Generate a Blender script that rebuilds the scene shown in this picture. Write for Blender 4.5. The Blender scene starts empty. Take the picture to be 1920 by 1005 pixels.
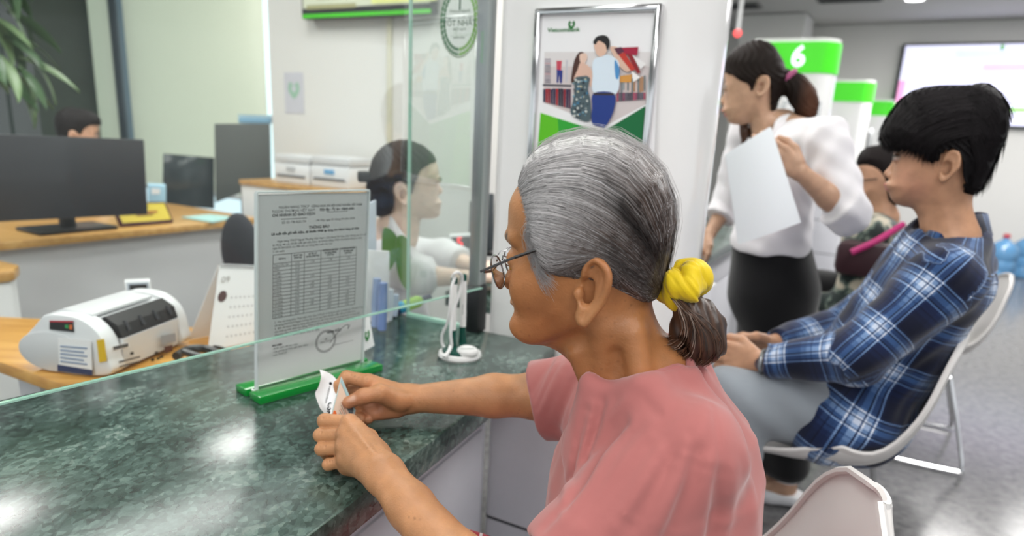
import bpy, bmesh, math, random
import numpy as np
from mathutils import Vector, Matrix
random.seed(7); RNG = np.random.default_rng(7)
scene = bpy.context.scene
COL = scene.collection
# ---------------------------------------------------------------- camera
FPX, CX, CY = 1280.0, 960.0, 593.0
CAM_H = 1.24
PITCH = math.radians(15.126); ROLL = math.radians(2.9)
cam_d = bpy.data.cameras.new('camera'); cam = bpy.data.objects.new('camera', cam_d); COL.objects.link(cam)
cam_d.sensor_width = 36.0; cam_d.lens = 24.0; cam_d.shift_y = (CY - 502.5) / 1920.0
cam_d.clip_start = 0.02; cam_d.clip_end = 60
fwd = Vector((0, math.cos(PITCH), -math.sin(PITCH))); rt0 = Vector((1, 0, 0)); up0 = Vector((0, math.sin(PITCH), math.cos(PITCH)))
cr, sr = math.cos(ROLL), math.sin(ROLL)
cx_ = rt0 * cr + up0 * sr; cy_ = rt0 * (-sr) + up0 * cr; cz_ = -fwd
cam.matrix_world = Matrix(((cx_.x, cy_.x, cz_.x, 0), (cx_.y, cy_.y, cz_.y, 0), (cx_.z, cy_.z, cz_.z, CAM_H), (0, 0, 0, 1)))
cam_d.dof.use_dof = True; cam_d.dof.focus_distance = 0.80; cam_d.dof.aperture_fstop = 3.6
scene.camera = cam
# ---------------------------------------------------------------- view, world, lights
scene.view_settings.view_transform = 'Standard'; scene.view_settings.look = 'None'
scene.view_settings.gamma = 1.0; scene.view_settings.use_curve_mapping = False
scene.view_settings.exposure = -0.28
world = bpy.data.worlds.new('room_world'); scene.world = world; world.use_nodes = True
bg = world.node_tree.nodes['Background']; bg.inputs[0].default_value = (0.93, 0.97, 1.0, 1); bg.inputs[1].default_value = 1.25
CEIL = 2.70
def area_light(name, loc, sx, sy, power, col=(1, 0.98, 0.95), rz=0.0):
    l = bpy.data.lights.new(name, 'AREA'); l.shape = 'RECTANGLE'; l.size = sx; l.size_y = sy; l.energy = power; l.color = col
    o = bpy.data.objects.new(name, l); COL.objects.link(o); o.location = loc; o.rotation_euler = (0, 0, rz)
    return o
RZ = math.radians(61)
# ceiling panels of the banking hall: customer side, counter line, staff side, with added fill panels
LIGHTS = [(0.7, -0.6, 1.2, 0.6, 28), (-0.5, 1.0, 1.2, 0.3, 16), (1.5, 1.0, 1.2, 0.6, 28), (2.6, 3.2, 1.2, 0.6, 58), (-1.2, 2.6, 1.2, 0.6, 24), (.15, 2.55, .9, .5, 24),  # last panel here is added fill for the teller's face
          (4.0, 5.6, 1.4, 0.8, 150), (5.5, 6.2, 1.2, 0.5, 36), (0.6, 4.6, 1.2, 0.6, 46), (-1.72, 4.66, .42, .42, 30), (-2.60, 3.05, .42, .42, 30), (.6, -2.8, 1.4, .7, 46), (-1.4, -2.2, 1.4, .7, 36), (-1.6, -0.4, 1.2, 0.6, 26)]  # added fill: the panel by the far wall and those well behind the camera
for x, y, sx, sy, p in LIGHTS:
    area_light('ceiling_and_fill_lamp', (x, y, CEIL - 0.03), sx, sy, p * .80, rz=RZ)
# ---------------------------------------------------------------- pixel helpers (1920 x 1005 frame of the photograph)
def ray(px, py):
    x = (px - CX) / FPX; y = (py - CY) / FPX
    u = x * cr + y * sr; v = -x * sr + y * cr
    return np.array([u, math.cos(PITCH) - v * math.sin(PITCH), -math.sin(PITCH) - v * math.cos(PITCH)])
O0 = np.array([0, 0, CAM_H])
def gz(px, py, z):
    d = ray(px, py); return O0 + d * ((z - CAM_H) / d[2])
def gy(px, py, Y):
    d = ray(px, py); return O0 + d * (Y / d[1])
def gd(px, py, D):
    d = ray(px, py); return O0 + d * (D / math.hypot(d[0], d[1]))
def gp(px, py, p0, n):                      # on the plane through p0 with normal n
    d = ray(px, py); n = np.asarray(n, float); return O0 + d * (np.dot(np.asarray(p0) - O0, n) / np.dot(d, n))
def lin(c):
    if isinstance(c, str): c = tuple(int(c[i:i + 2], 16) / 255 for i in (0, 2, 4))
    return tuple((v / 12.92) if v <= 0.04045 else ((v + 0.055) / 1.055) ** 2.4 for v in c[:3])
# ---------------------------------------------------------------- materials
MATS = {}
def pmat(name, col, rough=0.5, metal=0.0, var=0.06, vscale=14.0, bump=0.0, bscale=120.0, attr=None, emit=None, estr=0.0, coat=0.0, spec=0.5, sss=0.0, trans=0.0, ior=1.45):
    if name in MATS: return MATS[name]
    m = bpy.data.materials.new(name); m.use_nodes = True; nt = m.node_tree; N = nt.nodes; L = nt.links
    b = N['Principled BSDF']; c = lin(col)
    tc = N.new('ShaderNodeTexCoord'); nz = N.new('ShaderNodeTexNoise'); nz.inputs['Scale'].default_value = vscale; nz.inputs['Detail'].default_value = 4
    L.new(tc.outputs['Object'], nz.inputs['Vector'])
    mp = N.new('ShaderNodeMapRange'); mp.inputs[3].default_value = 1 - var; mp.inputs[4].default_value = 1 + var; L.new(nz.outputs[0], mp.inputs[0])
    mx = N.new('ShaderNodeMix'); mx.data_type = 'RGBA'; mx.blend_type = 'MULTIPLY'; mx.inputs[0].default_value = 1.0
    mx.inputs[6].default_value = (*c, 1); L.new(mp.outputs[0], mx.inputs[7])
    if attr:
        at = N.new('ShaderNodeAttribute'); at.attribute_name = attr; L.new(at.outputs['Color'], mx.inputs[6])
    L.new(mx.outputs[2], b.inputs['Base Color'])
    b.inputs['Roughness'].default_value = rough; b.inputs['Metallic'].default_value = metal
    b.inputs['Coat Weight'].default_value = coat; b.inputs['Coat Roughness'].default_value = 0.08
    b.inputs['Specular IOR Level'].default_value = spec
    b.inputs['Transmission Weight'].default_value = trans; b.inputs['IOR'].default_value = ior
    if sss: b.inputs['Subsurface Weight'].default_value = sss; b.inputs['Subsurface Radius'].default_value = (0.012, 0.005, 0.003); b.inputs['Subsurface Scale'].default_value = 0.6
    if emit is not None:
        b.inputs['Emission Color'].default_value = (*lin(emit), 1); b.inputs['Emission Strength'].default_value = estr
        if attr: L.new(mx.outputs[2], b.inputs['Emission Color'])
    if bump:
        n2 = N.new('ShaderNodeTexNoise'); n2.inputs['Scale'].default_value = bscale; n2.inputs['Detail'].default_value = 5; L.new(tc.outputs['Object'], n2.inputs['Vector'])
        bp = N.new('ShaderNodeBump'); bp.inputs['Strength'].default_value = bump; bp.inputs['Distance'].default_value = 0.002
        L.new(n2.outputs[0], bp.inputs['Height']); L.new(bp.outputs[0], b.inputs['Normal'])
    MATS[name] = m; return m
def marble_mat():
    m = bpy.data.materials.new('green_marble'); m.use_nodes = True; nt = m.node_tree; N = nt.nodes; L = nt.links; b = N['Principled BSDF']
    tc = N.new('ShaderNodeTexCoord')
    w = N.new('ShaderNodeTexNoise'); w.inputs['Scale'].default_value = 5; w.inputs['Detail'].default_value = 6; L.new(tc.outputs['Object'], w.inputs['Vector'])
    sub = N.new('ShaderNodeVectorMath'); sub.operation = 'SUBTRACT'; sub.inputs[1].default_value = (.5, .5, .5); L.new(w.outputs['Color'], sub.inputs[0])
    sc = N.new('ShaderNodeVectorMath'); sc.operation = 'SCALE'; sc.inputs['Scale'].default_value = 0.055; L.new(sub.outputs[0], sc.inputs[0])
    ad = N.new('ShaderNodeVectorMath'); ad.operation = 'ADD'; L.new(tc.outputs['Object'], ad.inputs[0]); L.new(sc.outputs[0], ad.inputs[1])
    mp = N.new('ShaderNodeMapping'); mp.inputs['Rotation'].default_value = (0, 0, 0.5); mp.inputs['Scale'].default_value = (1.35, 1.0, 1.2); L.new(ad.outputs[0], mp.inputs[0])
    v1 = N.new('ShaderNodeTexVoronoi'); v1.inputs['Scale'].default_value = 17; L.new(mp.outputs[0], v1.inputs['Vector'])
    v2 = N.new('ShaderNodeTexVoronoi'); v2.inputs['Scale'].default_value = 105; L.new(mp.outputs[0], v2.inputs['Vector'])
    e1 = N.new('ShaderNodeTexVoronoi'); e1.feature = 'DISTANCE_TO_EDGE'; e1.inputs['Scale'].default_value = 17; L.new(mp.outputs[0], e1.inputs['Vector'])
    n1 = N.new('ShaderNodeTexNoise'); n1.inputs['Scale'].default_value = 5; n1.inputs['Detail'].default_value = 14; n1.inputs['Roughness'].default_value = 0.82; L.new(mp.outputs[0], n1.inputs['Vector'])
    m1 = N.new('ShaderNodeMix'); m1.data_type = 'RGBA'; m1.inputs[0].default_value = 0.6; L.new(v1.outputs['Color'], m1.inputs[6]); L.new(v2.outputs['Color'], m1.inputs[7])
    bw = N.new('ShaderNodeRGBToBW'); L.new(m1.outputs[2], bw.inputs[0])
    ml0 = N.new('ShaderNodeMath'); ml0.operation = 'MULTIPLY'; ml0.inputs[1].default_value = 0.68; L.new(bw.outputs[0], ml0.inputs[0])
    mm = N.new('ShaderNodeMath'); mm.operation = 'MULTIPLY_ADD'; L.new(n1.outputs[0], mm.inputs[0]); mm.inputs[1].default_value = 1.35; L.new(ml0.outputs[0], mm.inputs[2])
    md = N.new('ShaderNodeMath'); md.operation = 'MULTIPLY'; md.inputs[1].default_value = 0.5; L.new(mm.outputs[0], md.inputs[0])
    rp = N.new('ShaderNodeValToRGB'); cr_ = rp.color_ramp; L.new(md.outputs[0], rp.inputs[0])
    for p, c in ((0.34, '1c2826'), (0.44, '32463f'), (0.52, '445953'), (0.60, '5f756d'), (0.72, '8d9b94')):
        e = cr_.elements.new(p); e.color = (*lin(c), 1)
    cr_.elements.remove(cr_.elements[0]); cr_.elements.remove(cr_.elements[-1])
    er = N.new('ShaderNodeMapRange'); er.inputs[1].default_value = 0.0; er.inputs[2].default_value = 0.07; er.inputs[3].default_value = 0.70; er.inputs[4].default_value = 1.0; L.new(e1.outputs['Distance'], er.inputs[0])
    mx = N.new('ShaderNodeMix'); mx.data_type = 'RGBA'; mx.blend_type = 'MULTIPLY'; mx.inputs[0].default_value = 1; L.new(rp.outputs[0], mx.inputs[6]); L.new(er.outputs[0], mx.inputs[7])
    L.new(mx.outputs[2], b.inputs['Base Color']); b.inputs['Roughness'].default_value = 0.21; b.inputs['Specular IOR Level'].default_value = 0.6
    return m
def wood_mat(name, c1, c2):
    m = bpy.data.materials.new(name); m.use_nodes = True; nt = m.node_tree; N = nt.nodes; L = nt.links; b = N['Principled BSDF']
    tc = N.new('ShaderNodeTexCoord'); mp = N.new('ShaderNodeMapping'); mp.inputs['Rotation'].default_value = (0, 0, -RZ); mp.inputs['Scale'].default_value = (1.5, 14, 14); L.new(tc.outputs['Object'], mp.inputs[0])
    n = N.new('ShaderNodeTexNoise'); n.inputs['Scale'].default_value = 3; n.inputs['Detail'].default_value = 6; L.new(mp.outputs[0], n.inputs['Vector'])
    r = N.new('ShaderNodeValToRGB'); r.color_ramp.elements[0].position = .35; r.color_ramp.elements[0].color = (*lin(c1), 1); r.color_ramp.elements[1].position = .7; r.color_ramp.elements[1].color = (*lin(c2), 1)
    L.new(n.outputs[0], r.inputs[0]); L.new(r.outputs[0], b.inputs['Base Color']); b.inputs['Roughness'].default_value = .3
    return m
def glass_mat(name, tint, haze=0.04, refl=0.5, edge=False):
    m = bpy.data.materials.new(name); m.use_nodes = True; nt = m.node_tree; N = nt.nodes; L = nt.links
    N.remove(N['Principled BSDF']); out = N['Material Output']
    tr = N.new('ShaderNodeBsdfTransparent'); tr.inputs[0].default_value = (*tint, 1)
    gl = N.new('ShaderNodeBsdfGlossy'); gl.inputs['Roughness'].default_value = 0.02
    df = N.new('ShaderNodeBsdfDiffuse'); df.inputs[0].default_value = (.85, .9, .88, 1)
    lw = N.new('ShaderNodeFresnel'); lw.inputs[0].default_value = 1.45
    ml = N.new('ShaderNodeMath'); ml.operation = 'MULTIPLY'; ml.inputs[1].default_value = refl; L.new(lw.outputs[0], ml.inputs[0])
    s1 = N.new('ShaderNodeMixShader'); L.new(ml.outputs[0], s1.inputs[0]); L.new(tr.outputs[0], s1.inputs[1]); L.new(gl.outputs[0], s1.inputs[2])
    tc = N.new('ShaderNodeTexCoord'); nz = N.new('ShaderNodeTexNoise'); nz.inputs['Scale'].default_value = 6; nz.inputs['Detail'].default_value = 6; L.new(tc.outputs['Object'], nz.inputs['Vector'])
    mr = N.new('ShaderNodeMapRange'); mr.inputs[1].default_value = .3; mr.inputs[2].default_value = .8; mr.inputs[3].default_value = haze * .6; mr.inputs[4].default_value = haze * 1.5; L.new(nz.outputs[0], mr.inputs[0])
    s2 = N.new('ShaderNodeMixShader'); L.new(mr.outputs[0], s2.inputs[0]); L.new(s1.outputs[0], s2.inputs[1]); L.new(df.outputs[0], s2.inputs[2])
    L.new(s2.outputs[0], out.inputs[0]); return m
M_marble = marble_mat()
M_wood = wood_mat('light_oak', 'b98a4c', 'd5a866')
M_wood2 = wood_mat('orange_beech', 'c98d3c', 'e2ab58')
M_offwhite = pmat('off_white_laminate', 'cfcfd1', .35, var=.02)
M_white = pmat('white_laminate', 'e6e6e6', .35, var=.02)
M_wall = pmat('white_paint', 'e4e3e0', .7, var=.02, vscale=3)
M_gloss = pmat('glossy_white_acrylic', 'efefee', .12, var=.015, coat=.6)
M_grey = pmat('grey_panel', 'e0e0e6', .45, var=.04, bump=.15, bscale=400)
M_black = pmat('black_plastic', '1b1c1e', .35, var=.15)
M_dark = pmat('charcoal_plastic', '34363b', .45, var=.1)
M_chrome = pmat('chrome', 'd8d8da', .12, metal=1.0, var=.03)
M_alu = pmat('brushed_aluminium', 'a2a6a8', .28, metal=1.0, var=.05)
M_green = pmat('signal_green', '4fd02c', .4, var=.03)
M_paper = pmat('white_paper', 'f1f1f2', .6, var=.015)
M_print = pmat('print_ink', 'ffffff', .5, var=.02, attr='Col')
M_ceil = pmat('ceiling_white', 'd9d8d6', .8, var=.02, vscale=2)
# ---------------------------------------------------------------- mesh builder
class MB:
    def __init__(s): s.v = []; s.f = []; s.c = []
    def add(s, vs, fs, col=None):
        n = len(s.v); s.v += [tuple(map(float, p)) for p in vs]; s.f += [tuple(i + n for i in f) for f in fs]
        s.c += [col or (1, 1, 1)] * len(vs); return s
    def box(s, c, size, rz=0.0, M=None, col=None):
        hx, hy, hz = size[0] / 2, size[1] / 2, size[2] / 2; vs = []
        for dx in (-hx, hx):
            for dy in (-hy, hy):
                for dz in (-hz, hz):
                    p = Vector((dx, dy, dz))
                    p = (M @ p) if M is not None else Matrix.Rotation(rz, 3, 'Z') @ p
                    vs.append((p.x + c[0], p.y + c[1], p.z + c[2]))
        return s.add(vs, [(0, 1, 3, 2), (4, 6, 7, 5), (0, 4, 5, 1), (2, 3, 7, 6), (0, 2, 6, 4), (1, 5, 7, 3)], col)
    def prism(s, poly, z0, z1, col=None):
        n = len(poly); A = sum(poly[i][0] * poly[(i + 1) % n][1] - poly[(i + 1) % n][0] * poly[i][1] for i in range(n))
        if A < 0: poly = poly[::-1]
        vs = [(p[0], p[1], z0) for p in poly] + [(p[0], p[1], z1) for p in poly]
        return s.add(vs, [tuple(range(n - 1, -1, -1)), tuple(range(n, 2 * n))] + [(i, (i + 1) % n, n + (i + 1) % n, n + i) for i in range(n)], col)
    def slab(s, poly3, nrm, th, col=None):          # a flat polygon in space given thickness along nrm
        n = len(poly3); nrm = np.asarray(nrm, float); nrm = nrm / np.linalg.norm(nrm)
        a = [np.asarray(p, float) for p in poly3]; b = [p + nrm * th for p in a]
        ar = sum(np.cross(a[i] - a[0], a[(i + 1) % n] - a[0]) for i in range(n))
        if np.dot(ar, nrm) < 0: a = a[::-1]; b = b[::-1]
        return s.add(a + b, [tuple(range(n - 1, -1, -1)), tuple(range(n, 2 * n))] + [(i, (i + 1) % n, n + (i + 1) % n, n + i) for i in range(n)], col)
    def tube(s, pts, r, n=10, cap=True, col=None):
        pts = [np.asarray(p, float) for p in pts]; m = len(pts); rr = r if hasattr(r, '__len__') else [r] * m
        T = [pts[min(i + 1, m - 1)] - pts[max(i - 1, 0)] for i in range(m)]
        t0 = T[0] / np.linalg.norm(T[0]); up = np.array([0, 0, 1.0]) if abs(t0[2]) < .9 else np.array([1.0, 0, 0])
        x = np.cross(up, t0); x /= np.linalg.norm(x); vs = []
        for i in range(m):
            t = T[i] / (np.linalg.norm(T[i]) + 1e-9); x = x - t * np.dot(x, t); x /= np.linalg.norm(x); y = np.cross(t, x)
            for k in range(n):
                a = 2 * math.pi * k / n; vs.append(pts[i] + (x * math.cos(a) + y * math.sin(a)) * rr[i])
        fs = [(i * n + k, i * n + (k + 1) % n, (i + 1) * n + (k + 1) % n, (i + 1) * n + k) for i in range(m - 1) for k in range(n)]
        if cap: fs += [tuple(range(n - 1, -1, -1)), tuple(range((m - 1) * n, m * n))]
        return s.add(vs, fs, col)
    def lathe(s, prof, c, n=28, M=None, col=None):   # prof: (r, z)
        vs = []
        for r, z in prof:
            for k in range(n):
                a = 2 * math.pi * k / n; p = Vector((r * math.cos(a), r * math.sin(a), z))
                if M is not None: p = M @ p
                vs.append((p.x + c[0], p.y + c[1], p.z + c[2]))
        m = len(prof); fs = [(i * n + k, i * n + (k + 1) % n, (i + 1) * n + (k + 1) % n, (i + 1) * n + k) for i in range(m - 1) for k in range(n)]
        fs += [tuple(range(n - 1, -1, -1)), tuple(range((m - 1) * n, m * n))]
        return s.add(vs, fs, col)
    def ball(s, c, r, n=14, M=None, col=None):
        r = r if hasattr(r, '__len__') else (r, r, r); prof = [(max(math.sin(math.pi * i / n), 1e-4), -math.cos(math.pi * i / n)) for i in range(n + 1)]
        S = Matrix.Diagonal(r).to_3x3(); S = (M @ S) if M is not None else S
        return s.lathe(prof, c, n=2 * n, M=S, col=col)
    def build(s, name, mat, parent=None, bevel=0.0, seg=2, smooth=None):
        me = bpy.data.meshes.new(name); me.from_pydata(s.v, [], s.f); me.update()
        ca = me.color_attributes.new('Col', 'FLOAT_COLOR', 'POINT')
        ca.data.foreach_set('color', np.array([(*c, 1) for c in s.c], np.float32).ravel())
        if bevel:
            bm = bmesh.new(); bm.from_mesh(me); bmesh.ops.remove_doubles(bm, verts=bm.verts, dist=1e-6)
            es = [e for e in bm.edges if len(e.link_faces) == 2 and e.calc_face_angle(0) > 0.5]
            bmesh.ops.bevel(bm, geom=es, offset=bevel, segments=seg, affect='EDGES', profile=0.5, clamp_overlap=True)
            bm.to_mesh(me); bm.free()
        return mkobj(name, me, mat, parent, smooth=(True if smooth is None else smooth))
def mkobj(name, me, mat, parent=None, smooth=True):
    for m in (mat if isinstance(mat, (list, tuple)) else [mat]): me.materials.append(m)
    o = bpy.data.objects.new(name, me); COL.objects.link(o)
    if smooth and len(me.polygons):
        me.polygons.foreach_set('use_smooth', [True] * len(me.polygons))
        try: me.set_sharp_from_angle(angle=math.radians(35))
        except Exception: pass
    if parent is not None: setpar(o, parent)
    return o
def setpar(o, p):
    o.parent = p; o.matrix_parent_inverse = par_world(p).inverted()
def par_world(p):
    m = Matrix.LocRotScale(p.location, p.rotation_euler, p.scale)
    return m if p.parent is None else par_world(p.parent) @ p.matrix_parent_inverse @ m
def empty(name, loc):
    o = bpy.data.objects.new(name, None); o.empty_display_size = .1; COL.objects.link(o); o.location = loc; return o
def tag(o, label, cat, group=None):
    o['label'] = label; o['category'] = cat
    if group: o['group'] = group
    return o
def struct(o): o['kind'] = 'structure'; return o
def lab(o, t): o['label'] = t; return o
def thing(name, label, cat, loc, group=None): return tag(empty(name, loc), label, cat, group)
def text_mesh(name, body, size, M, mat, parent, align='CENTER', ext=0.0, bold=0.0, xs=1.0):
    cu = bpy.data.curves.new(name, 'FONT'); cu.body = body; cu.size = size; cu.align_x = align; cu.align_y = 'CENTER'; cu.extrude = ext; cu.offset = bold; cu.resolution_u = 3
    t = bpy.data.objects.new(name + '_tmp', cu); COL.objects.link(t); dg = bpy.context.evaluated_depsgraph_get()
    me = bpy.data.meshes.new_from_object(t.evaluated_get(dg)); COL.objects.unlink(t); bpy.data.objects.remove(t); bpy.data.curves.remove(cu)
    me.transform(M @ Matrix.Diagonal((xs, 1, 1, 1))); me.materials.clear()
    return mkobj(name, me, mat, parent, smooth=False)
def frame_mat(o, x, y):                              # 4x4 with local x, y in-plane axes at origin o
    x = Vector(x).normalized(); y = Vector(y).normalized(); z = x.cross(y)
    return Matrix(((x.x, y.x, z.x, o[0]), (x.y, y.y, z.y, o[1]), (x.z, y.z, z.z, o[2]), (0, 0, 0, 1)))
def catmull(pts, n=8, closed=False):
    P = np.asarray(pts, float); m = len(P); out = []
    for i in range(m if closed else m - 1):
        a, b, c, d = (P[(i - 1) % m] if closed or i > 0 else 2 * P[0] - P[1]), P[i], P[(i + 1) % m], (P[(i + 2) % m] if closed or i + 2 < m else 2 * P[-1] - P[-2])
        for k in range(n):
            t = k / n; out.append(0.5 * ((2 * b) + (c - a) * t + (2 * a - 5 * b + 4 * c - d) * t * t + (3 * b - a - 3 * c + d) * t ** 3))
    if not closed: out.append(P[-1])
    return np.array(out)
# ================================================================ THE SETTING
AX = np.array([math.cos(math.radians(-28)), math.sin(math.radians(-28)), 0.0])   # across the counter, staff -> customers
UX = np.array([math.cos(math.radians(62)), math.sin(math.radians(62)), 0.0])     # along the counter, away from the camera
RA = math.radians(-28); UP = np.array([0, 0, 1.0])
def P2(o, a, u, z=0.0): return np.array([o[0], o[1], 0.0]) + AX * a + UX * u + UP * z
def floor_mat():
    m = bpy.data.materials.new('grey_terrazzo'); m.use_nodes = True; nt = m.node_tree; N = nt.nodes; L = nt.links; b = N['Principled BSDF']
    tc = N.new('ShaderNodeTexCoord'); n1 = N.new('ShaderNodeTexNoise'); n1.inputs['Scale'].default_value = 26; n1.inputs['Detail'].default_value = 8; n1.inputs['Roughness'].default_value = .7; L.new(tc.outputs['Object'], n1.inputs['Vector'])
    r = N.new('ShaderNodeValToRGB'); L.new(n1.outputs[0], r.inputs[0])
    r.color_ramp.elements[0].position = .32; r.color_ramp.elements[0].color = (*lin('4c4c4e'), 1); r.color_ramp.elements[1].position = .68; r.color_ramp.elements[1].color = (*lin('807f80'), 1)
    L.new(r.outputs[0], b.inputs['Base Color']); b.inputs['Roughness'].default_value = .17; return m
struct(MB().box((1.5, 4, -0.05), (22, 22, .1)).build('floor', floor_mat(), smooth=False))
struct(MB().box((1.5, 4, CEIL + .06), (22, 22, .1)).build('ceiling', M_ceil, smooth=False))
# wall with the screen, beyond the waiting area
FW = np.array([4.45, 8.75]); FA = np.array([math.cos(math.radians(-32)), math.sin(math.radians(-32)), 0])
c = np.array([*FW, 0]) + FA * 2.0
struct(MB().box((c[0] + .053, c[1] + .085, CEIL / 2), (10, .2, CEIL), rz=math.radians(-32)).build('wall_far', M_wall, smooth=False))
# white wall behind the tellers and the outer wall with windows and blinds
WB = np.array([-1.474, 4.175])
c = np.array([*WB, 0]) + AX * .95 + UX * .08
struct(MB().box((c[0], c[1], CEIL / 2), (1.9, .16, CEIL), rz=RA).build('wall_back', M_wall, smooth=False))
WL = gp(260, 100, (-2.6, 6.0, 0), UX)[:2]
c = np.array([WL[0], WL[1], 0]) + UX * .35 - AX * 2.2
struct(MB().box((c[0], c[1], CEIL / 2), (7.4, .2, CEIL), rz=RA).build('wall_left', M_wall, smooth=False))
# structural column by the ceiling behind sign 6
p = gd(1455, 60, 9.3); struct(MB().box((p[0], p[1], CEIL / 2), (.72, .5, CEIL - .005), rz=math.radians(-32)).build('wall_column', M_wall, smooth=False))
# windows: frames and roller blinds
M_blind = pmat('beige_blind', 'ebe6d4', .8, var=.03, vscale=6, bump=.2, bscale=300)
M_frame = pmat('blue_grey_window_frame', '62707a', .4, var=.06)
M_darkwall = pmat('dark_grey_green_glass', '39443f', .25, var=.2, vscale=4)
M_daylight = pmat('window_daylight', 'cfe3ef', .3, emit='d8ecf4', estr=1.15)
_n = M_blind.node_tree; _b = _n.nodes['Principled BSDF']; _t = _n.nodes.new('ShaderNodeBsdfTranslucent'); _t.inputs[0].default_value = (*lin('f0e6cc'), 1); _m = _n.nodes.new('ShaderNodeMixShader'); _m.inputs[0].default_value = .45
_n.links.new(_b.outputs[0], _m.inputs[1]); _n.links.new(_t.outputs[0], _m.inputs[2]); _n.links.new(_m.outputs[0], _n.nodes['Material Output'].inputs[0])
def wpt(px, py, off=0.0): return gp(px, py, (*WL, 0), UX) - UX * off
def blind(px0, px1, name, label):
    a, b = wpt(px0, 100, .12), wpt(px1, 100, .12); mb = MB(); w = np.linalg.norm((b - a)[:2]); n = 26
    t = thing(name, label, 'blind', ((a[0] + b[0]) / 2, (a[1] + b[1]) / 2, 0.5), 'roller blinds on the office window')
    prof = [(a + (b - a) * (i / n)) for i in range(n + 1)]; vs = []; fs = []
    for i, q in enumerate(prof):
        o = UX * (.004 if i % 2 else -.004); vs += [(q[0] + o[0], q[1] + o[1], .62), (q[0] + o[0], q[1] + o[1], 2.6)]
    fs = [(2 * i, 2 * i + 2, 2 * i + 3, 2 * i + 1) for i in range(n)]
    mb.add(vs, fs).build('blind_cloth', M_blind, t)
    for z, h in ((.60, .035), (2.62, .07)):
        MB().box(((a[0] + b[0]) / 2, (a[1] + b[1]) / 2, z), (w, .03, h), rz=RA).build('bottom_bar' if z < 1 else 'cassette', M_white, t, bevel=.006)
blind(128, 236, 'roller_blind', 'narrow beige roller blind between the dark column and window mullion')
blind(262, 520, 'roller_blind', 'wide beige roller blind right of the window mullion')
w1 = empty('window_1', wpt(250, 200)); struct(w1); lab(w1, 'office window with blue-grey mullion')
a, b = wpt(60, 100, .02), wpt(540, 100, .02); cc = (a + b) / 2
MB().box((cc[0], cc[1], 1.35), (np.linalg.norm((b - a)[:2]), .01, 2.4), rz=RA).build('pane', M_daylight, w1, smooth=False)
q = wpt(249, 100, .10); MB().box((q[0], q[1], 1.35), (.115, .12, 2.66), rz=RA).build('mullion', M_frame, w1, bevel=.008)
q = gp(92, 100, np.array([*WL, 0]) - UX * .5, UX); struct(MB().box((q[0], q[1], CEIL / 2), (.42, .5, CEIL - .01), rz=RA).build('trim_1', M_darkwall, smooth=False))
q = gp(-60, 100, np.array([*WL, 0]) - UX * .35, UX); struct(MB().box((q[0], q[1], CEIL / 2), (1.4, .1, CEIL - .01), rz=RA).build('trim_2', M_darkwall, smooth=False))
# thin cable duct on the white wall
q = gp(732, 150, (*WB, 0), UX); struct(MB().box((q[0] - UX[0] * .008, q[1] - UX[1] * .008, 1.35), (.03, .014, 2.6), rz=RA).build('trim_3', pmat('cream_duct', 'd6d3bd', .5), bevel=.004))
# ceiling fittings in view
M_lamp = pmat('lamp_glass', 'ffffff', .3, emit='ffffff', estr=9.0)
def downlight(x, y, label, r=.085):
    t = thing('downlight', label, 'ceiling light', (x, y, CEIL), 'recessed ceiling downlights')
    MB().lathe([(r * 1.25, 0), (r * 1.25, -.012), (r, -.02), (r, 0)], (x, y, CEIL)).build('trim_ring', M_white, t)
    MB().lathe([(r * .98, -.005), (r * .98, -.012), (.01, -.016)], (x, y, CEIL)).build('diffuser', M_lamp, t)
q = gz(1716, -4, CEIL); downlight(q[0], q[1], 'bright round downlight in the ceiling above the wall screen')
for px in ((1372, 12), (1592, -2)):
    q = gz(px[0], px[1], CEIL); t = thing('ceiling_vent', 'dark slotted ceiling vent ' + ('nearest the glossy pillar' if px[0] < 1400 else 'left of the round downlight'), 'vent', (q[0], q[1], CEIL), 'ceiling vents')
    MB().box((q[0], q[1], CEIL + .006), (.62, .34, .02), rz=RA).build('vent_frame', pmat('vent_grey', '8e8e8c', .5), t, bevel=.004)
    for k in range(7):
        p = q + UX * (k - 3) * .043; MB().box((p[0], p[1], CEIL - .008), (.56, .022, .008), rz=RA).build('slat', M_dark, t)
# ceiling lamp panels that light the hall, with unseen added fill panels among them
for k, (x, y, sx, sy, pw) in enumerate(LIGHTS):
    t = thing('ceiling_and_fill_panel', 'flat white ceiling light panel', 'ceiling light', (x, y, CEIL), 'ceiling light panels over the hall')
    MB().box((x, y, CEIL), (sx + .06, sy + .06, .03), rz=RZ).build('panel_frame', M_white, t, bevel=.004)
    MB().box((x, y, CEIL - .016), (sx, sy, .004), rz=RZ).build('diffuser', pmat('panel_glow', 'ffffff', .4, emit='ffffff', estr=4.0), t)
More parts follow.
